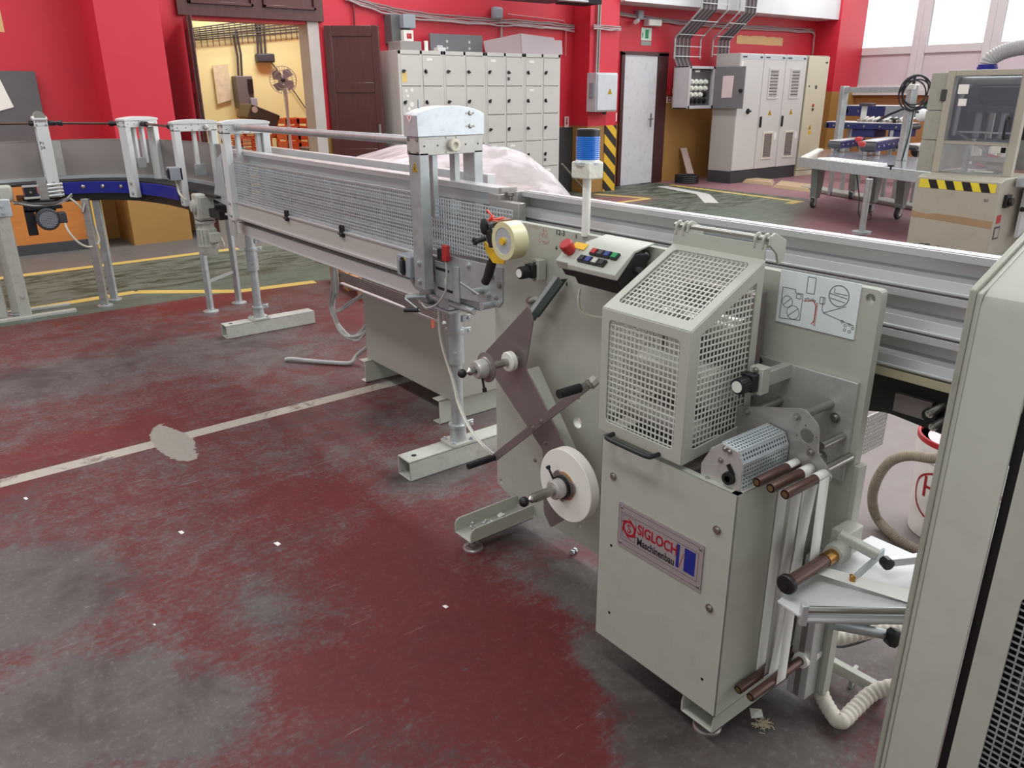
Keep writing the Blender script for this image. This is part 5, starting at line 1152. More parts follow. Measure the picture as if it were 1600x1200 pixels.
# things on top of the lockers
g_ = B('grey_board', charcoal, None, (6.02, 6.86, 9.42, 9.45, 1.986, 2.22), bevel=.003); g_.data.materials[0] = mat('dark_grey_sheet', (110, 110, 114), .5, .2, .05, 4)
tag(g_, 'dark grey metal sheet leaning upright on top of the lockers', 'sheet')
bolts('screw', steel_plain, g_, [V((x, 9.42, z)) for x in (6.28, 6.64) for z in (2.05, 2.13)], (0, -1, 0), .012, .004)
pb_ = MB(); pb_.poly([(6.93, 9.0, 1.986), (8.06, 9.0, 1.986), (8.02, 9.0, 2.19), (7.88, 9.0, 2.19), (7.86, 9.0, 2.22), (7.25, 9.0, 2.235), (6.93, 9.0, 2.12)], (0, 1, 0), .45) if False else None
pb_.poly([(7.20, 8.98, 1.986), (7.93, 8.98, 1.986), (7.91, 8.98, 2.17), (7.78, 8.98, 2.17), (7.76, 8.98, 2.20), (7.18, 8.98, 2.235)], (0, 1, 0), .01)
pb_.poly([(7.18, 8.99, 2.235), (7.20, 8.99, 1.986), (6.90, 9.40, 1.986), (6.86, 9.40, 2.15)], (0, 1, 0), .008); pb_.poly([(6.9, 9.40, 1.986), (7.9, 9.40, 1.986), (7.88, 9.40, 2.14), (6.88, 9.40, 2.15)], (0, 1, 0), .01)
tag(pb_.build('sheet_box', mat('pinkish_grey_plastic_sheet', (190, 174, 178), .4, 0, .04, 4), None, .003), 'large pink-grey bent sheet cover on top of the right-hand lockers', 'cover')
tag(B('grey_carton', mat('grey_carton', (150, 146, 142), .7), None, (5.32, 5.62, 9.0, 9.3, 1.986, 2.09), bevel=.004), 'flat grey carton on the left end of the lockers under the meter boxes', 'carton')
cp = MB(); cp.box(5.86, 5.98, 9.0, 9.1, 1.986, 2.03); cp.cyl((5.92, 9.05, 2.03), (5.92, 9.05, 2.055), .04); tag(cp.build('small_appliance', white_paint, None, .006), 'small white object on the lockers between the carton and grey sheet', 'object')
ca = MB(); ca.cyl((5.70, 9.02, 1.986), (5.70, 9.02, 2.10), .025); tag(ca.build('white_bottle', nylon, None), 'small white bottle standing beside the grey carton on the lockers', 'bottle')
# ================================================================ wall fittings
def wallbox(name, label, cat, box, m, bevel=.006): return tag(B(name, m, None, box, bevel=bevel), label, cat)
mt_ = wallbox('meter_box', 'grey electrical meter box on the red wall above the lockers at left', 'electrical box', (5.45, 5.73, 9.42, 9.6, 2.08, 2.42), mat('grey_bakelite', (96, 98, 98), .5))
B('meter_cover', grey_box, mt_, (5.57, 5.75, 9.32, 9.42, 2.26, 2.42), bevel=.008); B('meter_window', paper, mt_, (5.58, 5.72, 9.34, 9.42, 2.09, 2.24), bevel=.004); B('red_label', red_plastic, mt_, (5.62, 5.69, 9.336, 9.341, 2.14, 2.20))
jb = wallbox('junction_box', 'round grey junction box with cables on the red wall above the lockers', 'electrical box', (7.13, 7.29, 9.50, 9.6, 2.44, 2.60), grey_box, .03)
def conduit(name, pts, r, m, label, n=8):
    return tag(MB().tube([V(p) for p in pts], r, n).build(name, m, None), label, 'cable')
random.seed(2)
def bundle(name, pts, k, r, label):
    t = thing(name, label, 'cables', pts[0])
    for i in range(k):
        P_ = []
        for p in smoothpath(pts, 5): P_.append(p+V((random.uniform(-.006, .006), -.02-random.random()*.012, (i-k/2)*r*2.1+random.uniform(-.01, .01))))
        MB().tube(P_, r, 6).build('cable', mat('dusty_cable_%d' % i, (176-i*14, 158-i*14, 158-i*14), .6), t)
    return t
bundle('cable_run', [(4.9, 9.58, 2.62), (5.3, 9.58, 2.52), (5.8, 9.58, 2.45), (6.6, 9.58, 2.42), (7.2, 9.58, 2.42), (8.0, 9.58, 2.42), (8.66, 9.58, 2.40)], 4, .012, 'bundle of dusty cables running along the red wall above the lockers')
bundle('cable_run', [(8.72, 9.23, 2.40), (9.28, 9.23, 2.40)], 3, .012, 'short cable run across the pillar with the grey box')
bundle('cable_run', [(9.34, 9.58, 2.66), (10.0, 9.58, 2.62), (11.0, 9.58, 2.58), (12.5, 9.58, 2.58), (14.2, 9.58, 2.58), (14.9, 9.58, 2.58), (14.98, 9.58, 2.4), (14.98, 9.58, 2.0)], 3, .012, 'cable run along the red wall above the door and electrical cabinets')
conduit('wall_conduit', [(5.02, 9.57, 3.2), (5.02, 9.57, 1.0)], .012, mat('brown_painted_conduit', (110, 40, 46), .5), 'thin vertical conduit on the red wall between brown door and lockers')
conduit('wall_conduit', [(7.30, 9.57, 2.45), (7.30, 9.57, 2.2)], .014, cable_grey, 'short grey conduit dropping behind the pink-grey cover')
conduit('wall_conduit', [(7.4, 9.56, 2.52), (8.45, 9.56, 2.48), (8.5, 9.56, 2.42), (8.5, 9.56, 2.0)], .009, mat('pinkish_conduit', (196, 120, 124), .5), 'thin pinkish conduit bent downward right of the lockers')
gb_ = wallbox('isolator_box', 'light grey electrical isolator box with yellow warning sign on the red pillar', 'electrical box', (8.66, 9.10, 9.05, 9.25, 1.21, 1.76), mat('light_grey_isolator_enamel', (196, 200, 204), .4))
B('box_door', mat('light_grey_door', (204, 208, 212), .4), gb_, (8.68, 9.09, 9.03, 9.05, 1.23, 1.74), bevel=.006)
warning((8.93, 9.028, 1.50), (1, 0, 0), (0, 0, 1), .05, gb_)
hm_ = MB(); hm_.box(8.64, 8.66, 9.1, 9.18, 1.40, 1.62); hm_.cyl((8.62, 9.14, 1.44), (8.66, 9.14, 1.44), .02); hm_.build('side_handle', grey_box, gb_, .004)
for i in range(3):
    C('riser_cable', cable_dark if i % 2 else cable_grey, gb_, (8.80+i*.022, 9.20, 1.75), (8.83+i*.02, 9.22, 3.4), .011, n=8)
C('cable_gland', charcoal, gb_, (8.95, 9.15, 1.21), (8.95, 9.15, 1.17), .03)
ext = MB().lathe((9.42, 9.47, .86), (0, 0, 1), [(0, .075), (.01, .08), (.38, .08), (.44, .045), (.46, .03), (.47, .03)], 24).build('fire_extinguisher', red_plastic, None)
tag(ext, 'red fire extinguisher hanging between the striped pillar and white door', 'fire extinguisher')
v = MB(); v.cyl((9.42, 9.47, 1.33), (9.42, 9.47, 1.38), .02); v.bar((9.42, 9.47, 1.38), (9.42, 9.38, 1.40), .03, .012); v.tube(smoothpath([(9.42, 9.45, 1.36), (9.35, 9.40, 1.28), (9.33, 9.42, 1.1)], 5), .01, 8); v.build('valve', black, ext)
B('label', paper, ext, (9.38, 9.46, 9.388, 9.392, 1.05, 1.18))
sg = MB().plate((10.27, 9.595, 2.36), (1, 0, 0), (0, 0, 1), [(-.12, -.09), (.12, -.09), (.12, .10), (-.12, .10)], (), .006).build('exit_sign', mat('pale_green_exit_sign', (206, 228, 214), .4), None)
tag(sg, 'green and white emergency exit sign above the white door', 'sign')
gn = MB()
gn.plate((10.27, 9.591, 2.36), (1, 0, 0), (0, 0, 1), [(-.03, -.06), (.05, -.06), (.05, .07), (-.03, .07)], (), .001)
gn.build('door_symbol', green_plastic, sg)
MB().plate((10.18, 9.591, 2.36), (1, 0, 0), (0, 0, 1), [(-.02, .0), (0, .03), (.02, 0), (.01, 0), (.01, -.05), (-.01, -.05), (-.01, 0)], (), .001).build('arrow_symbol', green_plastic, sg)
s2 = MB().plate((10.27, 9.595, 2.23), (1, 0, 0), (0, 0, 1), [(-.12, -.035), (.12, -.035), (.12, .03), (-.12, .03)], (), .006).build('notice_plate', mat('grey_notice', (150, 156, 150), .5), None); tag(s2, 'small grey notice plate directly under the exit sign', 'sign')
el = wallbox('emergency_light', 'white rectangular emergency light above the exit sign', 'light', (10.19, 10.50, 9.48, 9.6, 2.48, 2.58), white_paint, .012)
B('light_diffuser', nylon, el, (10.2, 10.49, 9.475, 9.48, 2.49, 2.57))
cmj = wallbox('junction_box', 'grey junction box with camera left of the emergency light', 'electrical box', (9.98, 10.10, 9.50, 9.6, 2.56, 2.70), grey_box, .02)
C('camera_body', white_paint, cmj, (9.86, 9.45, 2.52), (9.98, 9.52, 2.55), .035)
al = wallbox('fire_alarm_button', 'red fire alarm call point on the wall right of the white door', 'alarm button', (10.85, 11.02, 9.54, 9.6, 1.43, 1.58), red_plastic, .008)
B('button_glass', paper, al, (10.92, 10.99, 9.535, 9.54, 1.46, 1.54))
fs = MB().plate((10.92, 9.596, 1.36), (1, 0, 0), (0, 0, 1), [(-.07, -.05), (.07, -.05), (.07, .05), (-.07, .05)], (), .004).build('fire_sign', paper, None); tag(fs, 'small red and white square sign under the fire alarm call point', 'sign')
MB().plate((10.92, 9.593, 1.36), (1, 0, 0), (0, 0, 1), [(-.045, -.04), (.045, -.04), (.045, .04), (-.045, .04)], [circ((0, 0), .024)], .001).build('sign_symbol', red_plastic, fs)
s3 = MB().plate((9.60, 9.596, 2.04), (1, 0, 0), (0, 0, 1), [(-.05, -.055), (.05, -.055), (.05, .055), (-.05, .055)], (), .004).build('wall_notice', mat('reddish_notice', (222, 150, 146), .5), None); tag(s3, 'small faded notice at the upper left corner of the white door', 'sign')
s4 = MB().plate((8.555, 9.572, 1.06), (1, 0, 0), (0, 0, 1), [(-.045, -.08), (.045, -.08), (.045, .08), (-.045, .08)], (), .004).build('arrow_notice', mat('pinkish_white_notice', (220, 196, 196), .5), None); tag(s4, 'small arrow notice on the dark dado panel right of the lockers', 'sign')
MB().plate((8.555, 9.569, 1.06), (1, 0, 0), (0, 0, 1), [(-.01, .06), (.01, .06), (.01, -.01), (.025, -.01), (0, -.05), (-.025, -.01), (-.01, -.01)], (), .001).build('arrow_symbol', red_plastic, s4)
# bare plaster strip on the right wall and patch at far left
def torn(name, x0, x1, z0, z1, label):
    random.seed(len(label)); n = 14; top = [(x0+(x1-x0)*i/n, z1+random.uniform(-.012, .012)) for i in range(n, -1, -1)]; bot = [(x0+(x1-x0)*i/n, z0+random.uniform(-.006, .006)) for i in range(n+1)]
    return tag(MB().plate((0, 9.598, 0), (1, 0, 0), (0, 0, 1), bot+top, (), .004).build(name, mat('bare_tan_plaster', (222, 182, 130), .8), None), label, 'patch')
torn('plaster_patch', 12.62, 14.02, 2.29, 2.43, 'torn tan strip on the red wall above the electrical cabinets')
torn('plaster_patch', .7, 1.255, 2.07, 2.6, 'bare tan patch on the red wall at the far upper left')
gp_ = wallbox('grey_wall_board', 'dark grey metal board on the red wall at the far left', 'board', (.2, 1.43, 9.50, 9.58, 1.02, 1.72), mat('dark_grey_board', (100, 98, 100), .45, .3, .1, 5), .004)
tag(MB().plate((1.02, 9.49, 1.50), (.95, 0, .25), (-.25, 0, .95), [(-.3, -.15), (.13, -.15), (.13, .12), (-.3, .15)], (), .002).build('paper_sheet', paper, None), 'white printed paper sheet hanging on the dark grey board at far left', 'paper')
# cable ladders coming down to the cabinets
def ladder(name, label, x0, x1, path, nc, fill=(.0, .62)):
    t = thing(name, label, 'cable ladder', (x0, path[0][0], path[0][1]))
    shift = lambda i: path[i][2]
    for xx in (0, x1-x0):
        MB().tube([V((x0+xx+p[2], p[0], p[1])) for p in path], .014, 8).build('side_rail', galv, t)
    for a, b in zip(path, path[1:]):
        for f in (.12, .6):
            y, z, dx = [a[k]+(b[k]-a[k])*f for k in range(3)]
            MB().bar((x0+dx, y-.02, z), (x1+dx, y-.02, z), .02, .012).build('rung', white_paint, t)
    for i in range(nc):
        u = (fill[0]+(fill[1]-fill[0])*(i+.5)/nc)*(x1-x0)
        P_ = [V((x0+u+p[2], p[0]-.0, p[1])) for p in path]; P_ = [P_[0]+V((.12, 0, -.18)) if nc > 8 else P_[0]+V((0, 0, -.1))]+P_
        MB().tube(P_, .0115, 6).build('cable', mat('ladder_cable_%d' % (i % 3), ((150, 140, 140), (112, 104, 106), (84, 78, 80))[i % 3], .6) if i < 3 else bpy.data.materials['ladder_cable_%d' % (i % 3)], t)
    return t
ladder('cable_ladder', 'cable ladder full of grey cables dropping to the open fuse box', 10.75, 11.40, [(9.40, 2.0, 0), (9.40, 2.32, 0), (8.95, 2.72, .06), (8.95, 3.4, .08)], 12, (0, .6))
ladder('cable_ladder', 'narrower cable ladder dropping behind the tall electrical cabinets', 11.72, 12.16, [(9.40, 2.05, 0), (9.40, 2.32, 0), (8.95, 2.72, .06), (8.95, 3.4, .08)], 9, (.3, 1))
# fuse box with open door
fb2 = thing('fuse_box', 'grey wall fuse box with its door open showing rows of white fuses', 'fuse box', (11.1, 9.4, 1.22))
b = MB(); fx0, fx1, fz0, fz1 = 10.76, 11.40, 1.22, 1.88; b.box(fx0, fx1, 9.37, 9.39, fz0, fz1); b.box(fx0, fx0+.02, 9.07, 9.38, fz0, fz1); b.box(fx1-.02, fx1, 9.07, 9.38, fz0, fz1); b.box(fx0, fx1, 9.07, 9.38, fz0, fz0+.02); b.box(fx0, fx1, 9.07, 9.38, fz1-.02, fz1); b.box(11.1, 11.3, 9.38, 9.595, fz0+.1, fz1-.1)
b.box(fx0-.01, fx0+.04, 9.05, 9.07, fz0, fz1); b.box(fx1-.04, fx1+.0, 9.05, 9.07, fz0, fz1); b.box(fx0, fx1, 9.05, 9.07, fz0, fz0+.05); b.box(fx0, fx1, 9.05, 9.07, fz1-.04, fz1); b.build('box_body', mat('fuse_box_enamel', (190, 186, 190), .45), fb2, .002)
B('fuse_panel', mat('dark_fuse_panel', (92, 88, 88), .5), fb2, (fx0+.02, fx1-.02, 9.12, 9.14, fz0+.02, fz1-.02))
B('fuse_label', paper, fb2, (10.97, 11.09, 9.115, 9.12, 1.79, 1.82))
for r in range(4):
    for c in range(4):
        x = 10.89+c*.115; z = 1.64-r*.10; dark = r == 3 or (r == 2 and c == 3)
        MB().lathe((x, 9.12, z), (0, -1, 0), [(0, .042), (.02, .042), (.022, .030), (.05, .028), (.052, .012), (.045, 0)], 18).build('fuse', black if dark else nylon, fb2)
dm = MB(); dm.box(fx1-.004, fx1+.014, 8.44, 9.045, fz0, fz1-.01); dm = dm.build('open_door', mat('fuse_box_door_inside', (118, 116, 118), .5), fb2, .003)
MB().plate((11.394, 8.77, 1.56), (0, -1, .02), (0, 0, 1), [(-.11, -.17), (.10, -.17), (.12, .17), (-.10, .17)], (), .002).build('taped_note', mat('pinkish_paper', (222, 204, 204), .8), dm)
MB().lathe((11.396, 8.49, 1.5), (-1, 0, 0), [(0, .03), (.03, .03), (.035, .02)], 16).build('door_lock', black, dm)
# electrical cabinets
ec = thing('switchgear_cabinet', 'three-door light grey switchgear cabinet on a dark plinth beside the open fuse box', 'electrical cabinet', (12.4, 8.9, 0))
x0, x1, yf, yb_, zp, zt = 11.47, 13.36, 8.60, 9.10, .20, 2.075
B('plinth', charcoal, ec, (x0, x1, yf+.01, yb_, 0, zp), bevel=.004); B('cabinet_body', mat('switchgear_shaded_side', (176, 172, 168), .42, 0, .03, 3), ec, (x0, x1, yf+.025, yb_, zp, zt), bevel=.005)  # body is a darker copy of the door enamel, side shade painted in
dw = (x1-x0)/3
for i in range(3):
    xa = x0+dw*i
    d = B('door', cab_paint, ec, (xa+.006, xa+dw-.006, yf, yf+.024, zp+.01, zt-.01), bevel=.004)
    B('door_header', mat('pale_blue_grey_header', (190, 196, 200), .4), d, (xa+.01, xa+dw-.01, yf-.003, yf, zt-.09, zt-.02)); B('header_text', ink_black, d, (xa+.04, xa+.16, yf-.0045, yf-.003, zt-.066, zt-.046)); B('header_badge', black, d, (xa+dw-.12, xa+dw-.05, yf-.0045, yf-.003, zt-.07, zt-.045))
    B('door_seam', black, d, (xa+dw-.006, xa+dw+.006, yf+.01, yf+.02, zp, zt))
    if i:
        for (za, zb, nm, mm_) in ((1.36, 1.86, 'vent_grille', cab_paint), (.36, .82, 'filter_grille', mat('filter_grille', (150, 140, 132), .6))):
            xg0, xg1 = xa+.17, xa+.46; g = MB(); g.plate((0, yf-.006, 0), (1, 0, 0), (0, 0, 1), [(xg0, za), (xg1, za), (xg1, zb), (xg0, zb)], [[(xg0+.03, za+.03), (xg1-.03, za+.03), (xg1-.03, zb-.03), (xg0+.03, zb-.03)]], .014)
            n = 9 if nm[0] == 'v' else 16
            g = g.build(nm, cab_paint if nm[0] == 'v' else mat('cream_grille_frame', (222, 214, 202), .5), d, .002)
            s = MB()
            for k in range(n): z = za+.04+(zb-za-.08)*k/(n-1); s.obox(((xg0+xg1)/2, yf-.004, z), (xg1-xg0-.05, .012, (zb-za)/n*.62), (1, 0, 0), (0, 1, .5))
            s.build('slat', cab_paint if nm[0] == 'v' else mm_, g, smooth=False); B('grille_back', charcoal, g, (xg0+.02, xg1-.02, yf-.001, yf+.0, za+.02, zb-.02))
        warning((xa+.30, yf-.002, 1.14), (1, 0, 0), (0, 0, 1), .055, d)
        B('tag_plate', paper, d, (xa+.50, xa+.56, yf-.003, yf, .68, .8))
        h = MB(); h.box(xa+.03, xa+.06, yf-.03, yf, .90, 1.08); h.build('door_handle', black, d, .006)
    else:
        h = MB(); h.cyl((xa+.30, yf, 1.17), (xa+.30, yf-.015, 1.17), .045, n=16); h.obox((xa+.30, yf-.03, 1.17), (.09, .03, .026), (1, 0, 0), (0, 1, 0)); h.build('main_switch', black, d); B('note', paper, d, (xa+.03, xa+.07, yf-.003, yf, 1.82, 1.95))
tc_ = thing('cream_cabinet', 'tall narrow cream electrical cabinet at the right end of the grey switchgear', 'electrical cabinet', (13.7, 8.9, 0))
B('cabinet_body', mat('cream_cabinet_shaded_side', (150, 146, 128), .45), tc_, (13.39, 14.09, 8.63, 9.08, 0, 2.08), bevel=.004); d = B('door', cab_tan, tc_, (13.42, 14.07, 8.60, 8.63, .10, 2.06), bevel=.004)  # body colour is the cream darkened, shade of the side painted in
B('kick_plate', cab_tan, tc_, (13.40, 14.08, 8.605, 8.63, 0, .09), bevel=.002)
for (x, z, m_) in ((13.7, 1.24, red_plastic), (13.70, 1.17, charcoal)): MB().lathe((x, 8.60, z), (0, -1, 0), [(0, .025), (.012, .025), (.014, .018), (.02, .016)], 16).build('indicator_lamp', m_, d)
B('small_vent', charcoal, d, (13.70, 13.76, 8.597, 8.60, 1.52, 1.58)); B('lock_hole', black, d, (13.49, 13.52, 8.597, 8.60, 1.55, 1.58)); B('badge', charcoal, d, (13.95, 14.02, 8.597, 8.60, 1.95, 1.98))
warning((13.68, 8.598, .86), (1, 0, 0), (0, 0, 1), .05, d); B('yellow_label', yellow_plastic, d, (13.65, 13.73, 8.597, 8.60, .74, .80))
cr_ = MB()
for k in range(4): cr_.tube([(10.98+.19*cos(a), 9.15+.19*sin(a), .03+k*.032) for a in [2*pi*i/20 for i in range(20)]], .018, 8, True)
tag(cr_.build('cable_coil', black, None), 'black coil of cable on the floor beside the dark cabinet plinth', 'cable coil')
tag(MB().poly([(11.25, 9.30, 0), (11.42, 9.30, 0), (11.40, 9.55, .55), (11.25, 9.55, .55)], (0, 1, .05), .02).build('leaning_board', mat('pale_pink_board', (206, 186, 176), .6), None), 'pale board leaning against the wall left of the switchgear cabinet', 'board')
# ceiling heater
ht = thing('air_heater', 'dark grey finned heater hanging at the top edge above the lockers', 'heater', (7.7, 8.9, 2.62))
hx0, hx1 = 6.75, 8.32; B('heater_casing', charcoal, ht, (hx0, 7.75, 8.65, 9.1, 2.63, 2.95), bevel=.01); B('heater_flap', galv, ht, (7.55, 8.0, 8.55, 8.66, 2.62, 2.645), bevel=.004)
MB().grid((0, 0, 0), (1, 0, 0), (0, 0, 1), [(0, 0), (1, 0), (1, 1), (0, 1)], 2, 2, .1, .1) ; fn = MB()
for k in range(26): fn.box(7.78+k*.021, 7.786+k*.021, 8.62, 8.98, 2.62, 2.92)
fn.build('cooling_fins', charcoal, ht, smooth=False); B('fin_core', black, ht, (7.78, hx1, 8.68, 8.95, 2.65, 2.92))
for xx in (6.9, 8.1): C('hanger_rod', galv, ht, (xx, 8.88, 2.93), (xx, 8.88, 4.4), .012)
# ramps on the floor
for (e, lb) in ((((1150, 284), (1197, 289), (1201, 283), (1159, 279)), 'tan chequered ramp plate lying before the switchgear cabinet'), (((1196, 291.5), (1255, 299), (1263, 291), (1207, 284)), 'second tan ramp plate, next to the roller table leg')):
    P_ = [at(px, py, z=0)+V((-.05, -.16, 0)) for px, py in e]; c = sum(P_, V((0, 0, 0)))/4
    top = [c.lerp(p, .84)+V((0, 0, .05)) for p in P_]; bb = MB(); bb.add([tuple(p) for p in P_]+[tuple(p) for p in top], [(0, 1, 2, 3), (4, 7, 6, 5)]+[(i, i+4, (i+1) % 4+4, (i+1) % 4) for i in range(4)])
    tag(bb.build('ramp_plate', tan_rubber, None, .004), lb, 'ramp')
a, b_ = at(1262, 296, z=0), at(1450, 330, z=0); tag(MB().bar(a+V((0, 0, .03)), b_+V((0, 0, .03)), .30, .06).build('floor_duct', mat('grey_floor_duct', (150, 146, 140), .6), None, .015), 'long grey cable duct on the floor under the roller table', 'duct')
# ================================================================ room behind the doorway
wt = thing('work_table', 'pale topped work table seen through the doorway', 'table', (4.8, 10.9, 0))
B('tabletop', mat('pale_table_top', (190, 178, 158), .5, 0, .06, 5), wt, (3.75, 5.9, 10.6, 11.7, .70, .73), bevel=.004); B('apron', brown_wood, wt, (3.8, 5.85, 10.63, 10.65, .58, .70))
for xx in (3.85, 5.8):
    for yy in (10.68, 11.6): B('leg', charcoal, wt, (xx-.03, xx+.03, yy-.03, yy+.03, 0, .70))
fan = thing('pedestal_fan', 'white desk fan with a round wire guard standing on the table in the doorway room', 'fan', (4.62, 10.95, .73))
MB().lathe((4.62, 10.95, .731), (0, 0, 1), [(0, .10), (.01, .10), (.02, .03), (.05, .022), (.45, .020), (.70, .028), (.76, .02)], 22).build('stand', white_paint, fan)
fc = V((4.575, 10.88, 1.67)); fa = V((-.35, -.93, 0)); 
MB().lathe(fc+V((.05, .13, 0)), fa, [(-.06, .05), (0, .065), (.08, .06), (.10, .03)], 20).build('motor_housing', grey_box, fan)
MB().bar(fc+V((.04, .1, 0)), (4.62, 10.95, 1.46), .05, .05, (1, 0, 0)).build('neck', white_paint, fan, .01)
u, v_, a = frame_of(fa); gd = MB()
for off, rs in ((.045, (.175, .12, .06)), (-.045, (.175,))):
    for r in rs: gd.tube([fc+a*(off*(1.2-r*1.2) if r < .17 else off*.55)+u*(r*cos(t))+v_*(r*sin(t)) for t in [2*pi*i/32 for i in range(32)]], .004, 6, True)
for i in range(28): t = 2*pi*i/28; d = u*cos(t)+v_*sin(t); gd.tube([fc+a*.055+d*.03, fc+a*.05+d*.10, fc+a*.024+d*.175, fc-a*.03+d*.175, fc-a*.06+d*.08], .0018, 5)
gd.build('wire_guard', galv, fan)
bl_ = MB()
for k in range(4):
    t = 2*pi*k/4+.4; d = u*cos(t)+v_*sin(t); e = u*cos(t+1.1)+v_*sin(t+1.1); m_ = u*cos(t+.6)+v_*sin(t+.6)
    bl_.poly([fc+d*.03, fc+d*.10+a*.01, fc+d*.155+a*.012, fc+m_*.165, fc+e*.13-a*.012, fc+e*.04-a*.01], a, .003)
bl_.build('fan_blade', mat('grey_translucent_blade', (150, 153, 160), .35), fan); MB().lathe(fc, a, [(0, .03), (.03, .028), (.04, .012)], 18).build('hub', charcoal, fan)
orange = mat('orange_crate_plastic', (204, 86, 46), .45)
def crate(x0, x1, y0, y1, z0, z1, label):
    b = MB(); t_ = .015; b.box(x0, x1, y0, y1, z0, z0+.02)
    for k in range(4):
        za = z0+(z1-z0)*k/4+.03; zb = za+(z1-z0)/4-.035
        b.box(x0, x1, y0, y0+t_, za, zb); b.box(x0, x1, y1-t_, y1, za, zb); b.box(x0, x0+t_, y0, y1, za, zb); b.box(x1-t_, x1, y0, y1, za, zb)
    for xx in (x0, (x0+x1)/2-.02, x1-.04):
        for yy in (y0, y1-.04): b.box(xx, xx+.04, yy, yy+.04, z0, z1)
    return tag(b.build('plastic_crate', orange, None, .003), label, 'crate', )
crate(3.78, 4.30, 10.8, 11.3, .732, .93, 'lower orange crate at the left end of the doorway table'); crate(3.82, 4.36, 10.8, 11.25, .932, 1.10, 'upper orange crate stacked at the left end of the doorway table')
crate(4.68, 5.02, 11.15, 11.6, .732, 1.17, 'upright orange crate behind the white fan')
tr_ = MB(); tr_.box(4.78, 5.35, 10.72, 11.0, .732, .775); tr_.box(4.76, 5.37, 10.70, 11.02, .775, .785); tag(tr_.build('grey_tray', mat('grey_tray', (120, 114, 106), .5), None, .003), 'flat grey tray on the table in front of the white fan', 'tray')
bx_ = MB().obox((4.22, 11.0, 1.21), (.42, .42, .19), (.92, 0, -.38), (0, 1, 0)); bx_ = bx_.build('dusty_box', mat('dusty_brown_box', (104, 92, 66), .6, 0, .1, 6), None, .015); tag(bx_, 'dusty brown box tilted on top of the orange crates', 'box')
MB().obox((4.22, 10.788, 1.21), (.40, .004, .17), (.92, 0, -.38), (0, 1, 0)).build('box_front', mat('dark_dusty_front', (72, 64, 48), .6), bx_); C('round_badge', cable_white, bx_, (4.10, 10.787, 1.30), (4.10, 10.783, 1.30), .04)
# far wall fittings
lat = thing('wire_cable_tray', 'wire basket cable tray loaded with cables on the cream wall beyond the doorway', 'cable tray', (4.9, 12.1, 2.3))
A_, B_ = V((3.85, 12.10, 2.20)), V((5.95, 12.10, 2.42)); d = (B_-A_)
for k in range(7): z = k*.045*(.6+.4); MB().tube([A_+V((0, -.02*(k % 2), z*.55)), B_+V((0, -.02*(k % 2), z))], .010, 6).build('cable', cable_dark, lat)
wr_ = MB()
for k in range(26): p = A_+d*(k/25); s = .55+.45*k/25; wr_.cyl(p+V((0, -.03, -.10)), p+V((0, -.03, .28*s)), .006, n=6)
wr_.build('tray_wires', mat('dull_wire', (96, 92, 90), .5, .5), lat)
for k, (x, z0, z1) in enumerate(((4.42, 1.70, 2.3), (4.47, 1.70, 2.35), (4.80, 2.0, 2.9), (4.86, 1.95, 2.9), (4.75, 2.05, 2.6))): MB().tube([(x, 12.12, z0), (x+.02, 12.11, (z0+z1)/2), (x, 12.12, z1)], .016, 6).build('cable', cable_dark, lat)
B('junction_block', charcoal, lat, (4.72, 4.98, 12.05, 12.19, 1.93, 2.05), bevel=.02)
MB().tube([(4.9, 12.15, 2.0), (5.25, 12.15, 1.55), (5.45, 12.15, 1.25)], .008, 6).build('hanging_wire', cable_dark, lat)
po_ = MB(); po_.poly([(4.08, 12.17, 1.88), (4.30, 12.17, 1.90), (4.30, 12.17, 1.42), (4.08, 12.17, 1.36)], (0, -1, 0), .02); tag(po_.build('wall_chart', mat('faded_wall_chart', (216, 204, 170), .7, 0, .12, 16), None), 'faded paper chart hanging on the cream wall beyond the doorway', 'chart')
eb2 = wallbox('control_box', 'dark grey control box on the cream wall left of the fan', 'electrical box', (4.34, 4.58, 12.0, 12.2, 1.30, 1.74), mat('grey_hammered_enamel', (112, 108, 106), .5, .2), .012)
B('rocker_switch', black, eb2, (4.50, 4.57, 11.97, 12.0, 1.50, 1.70), bevel=.005); B('lower_cover', grey_box, eb2, (4.50, 4.6, 11.95, 12.0, 1.31, 1.44), bevel=.01)
so = wallbox('wall_socket', 'white wall socket on the cream wall right of the fan', 'socket', (5.66, 5.84, 12.12, 12.2, 1.40, 1.52), nylon, .01); B('plug', charcoal, so, (5.70, 5.72, 12.10, 12.12, 1.44, 1.48))
MB().tube(smoothpath([(5.70, 12.1, 1.44), (5.6, 12.08, 1.25), (5.3, 12.05, 1.1), (5.0, 12.0, 1.04)], 6), .008, 6).build('plug_cord', cable_grey, so)
# wooden pallet beyond the drive cabinet
pl = thing('wooden_pallet', 'wooden pallet on the floor beyond the mesh conveyor', 'pallet', (3.2, 5.9, 0))
ang = radians(-8); U = V((cos(ang), sin(ang), 0)); Wp = V((-sin(ang), cos(ang), 0)); Op = V((2.72, 5.36, 0))
for k in range(5): MB().obox(Op+U*.42+Wp*(.06+.17*k)+V((0, 0, .135)), (.84, .12, .022), U, Wp).build('deck_board', wood, pl, .002)
for k in range(3):
    MB().obox(Op+U*(.05+.37*k)+Wp*.40+V((0, 0, .113)), (.10, .80, .02), U, Wp).build('stringer', wood, pl, .002)
    for j in range(3): MB().obox(Op+U*(.05+.37*k)+Wp*(.06+.34*j)+V((0, 0, .06)), (.10, .12, .085), U, Wp).build('pallet_block', wood, pl, .003)
for j in range(3): MB().obox(Op+U*.42+Wp*(.06+.34*j)+V((0, 0, .010)), (.84, .12, .02), U, Wp).build('bottom_board', wood, pl, .002)
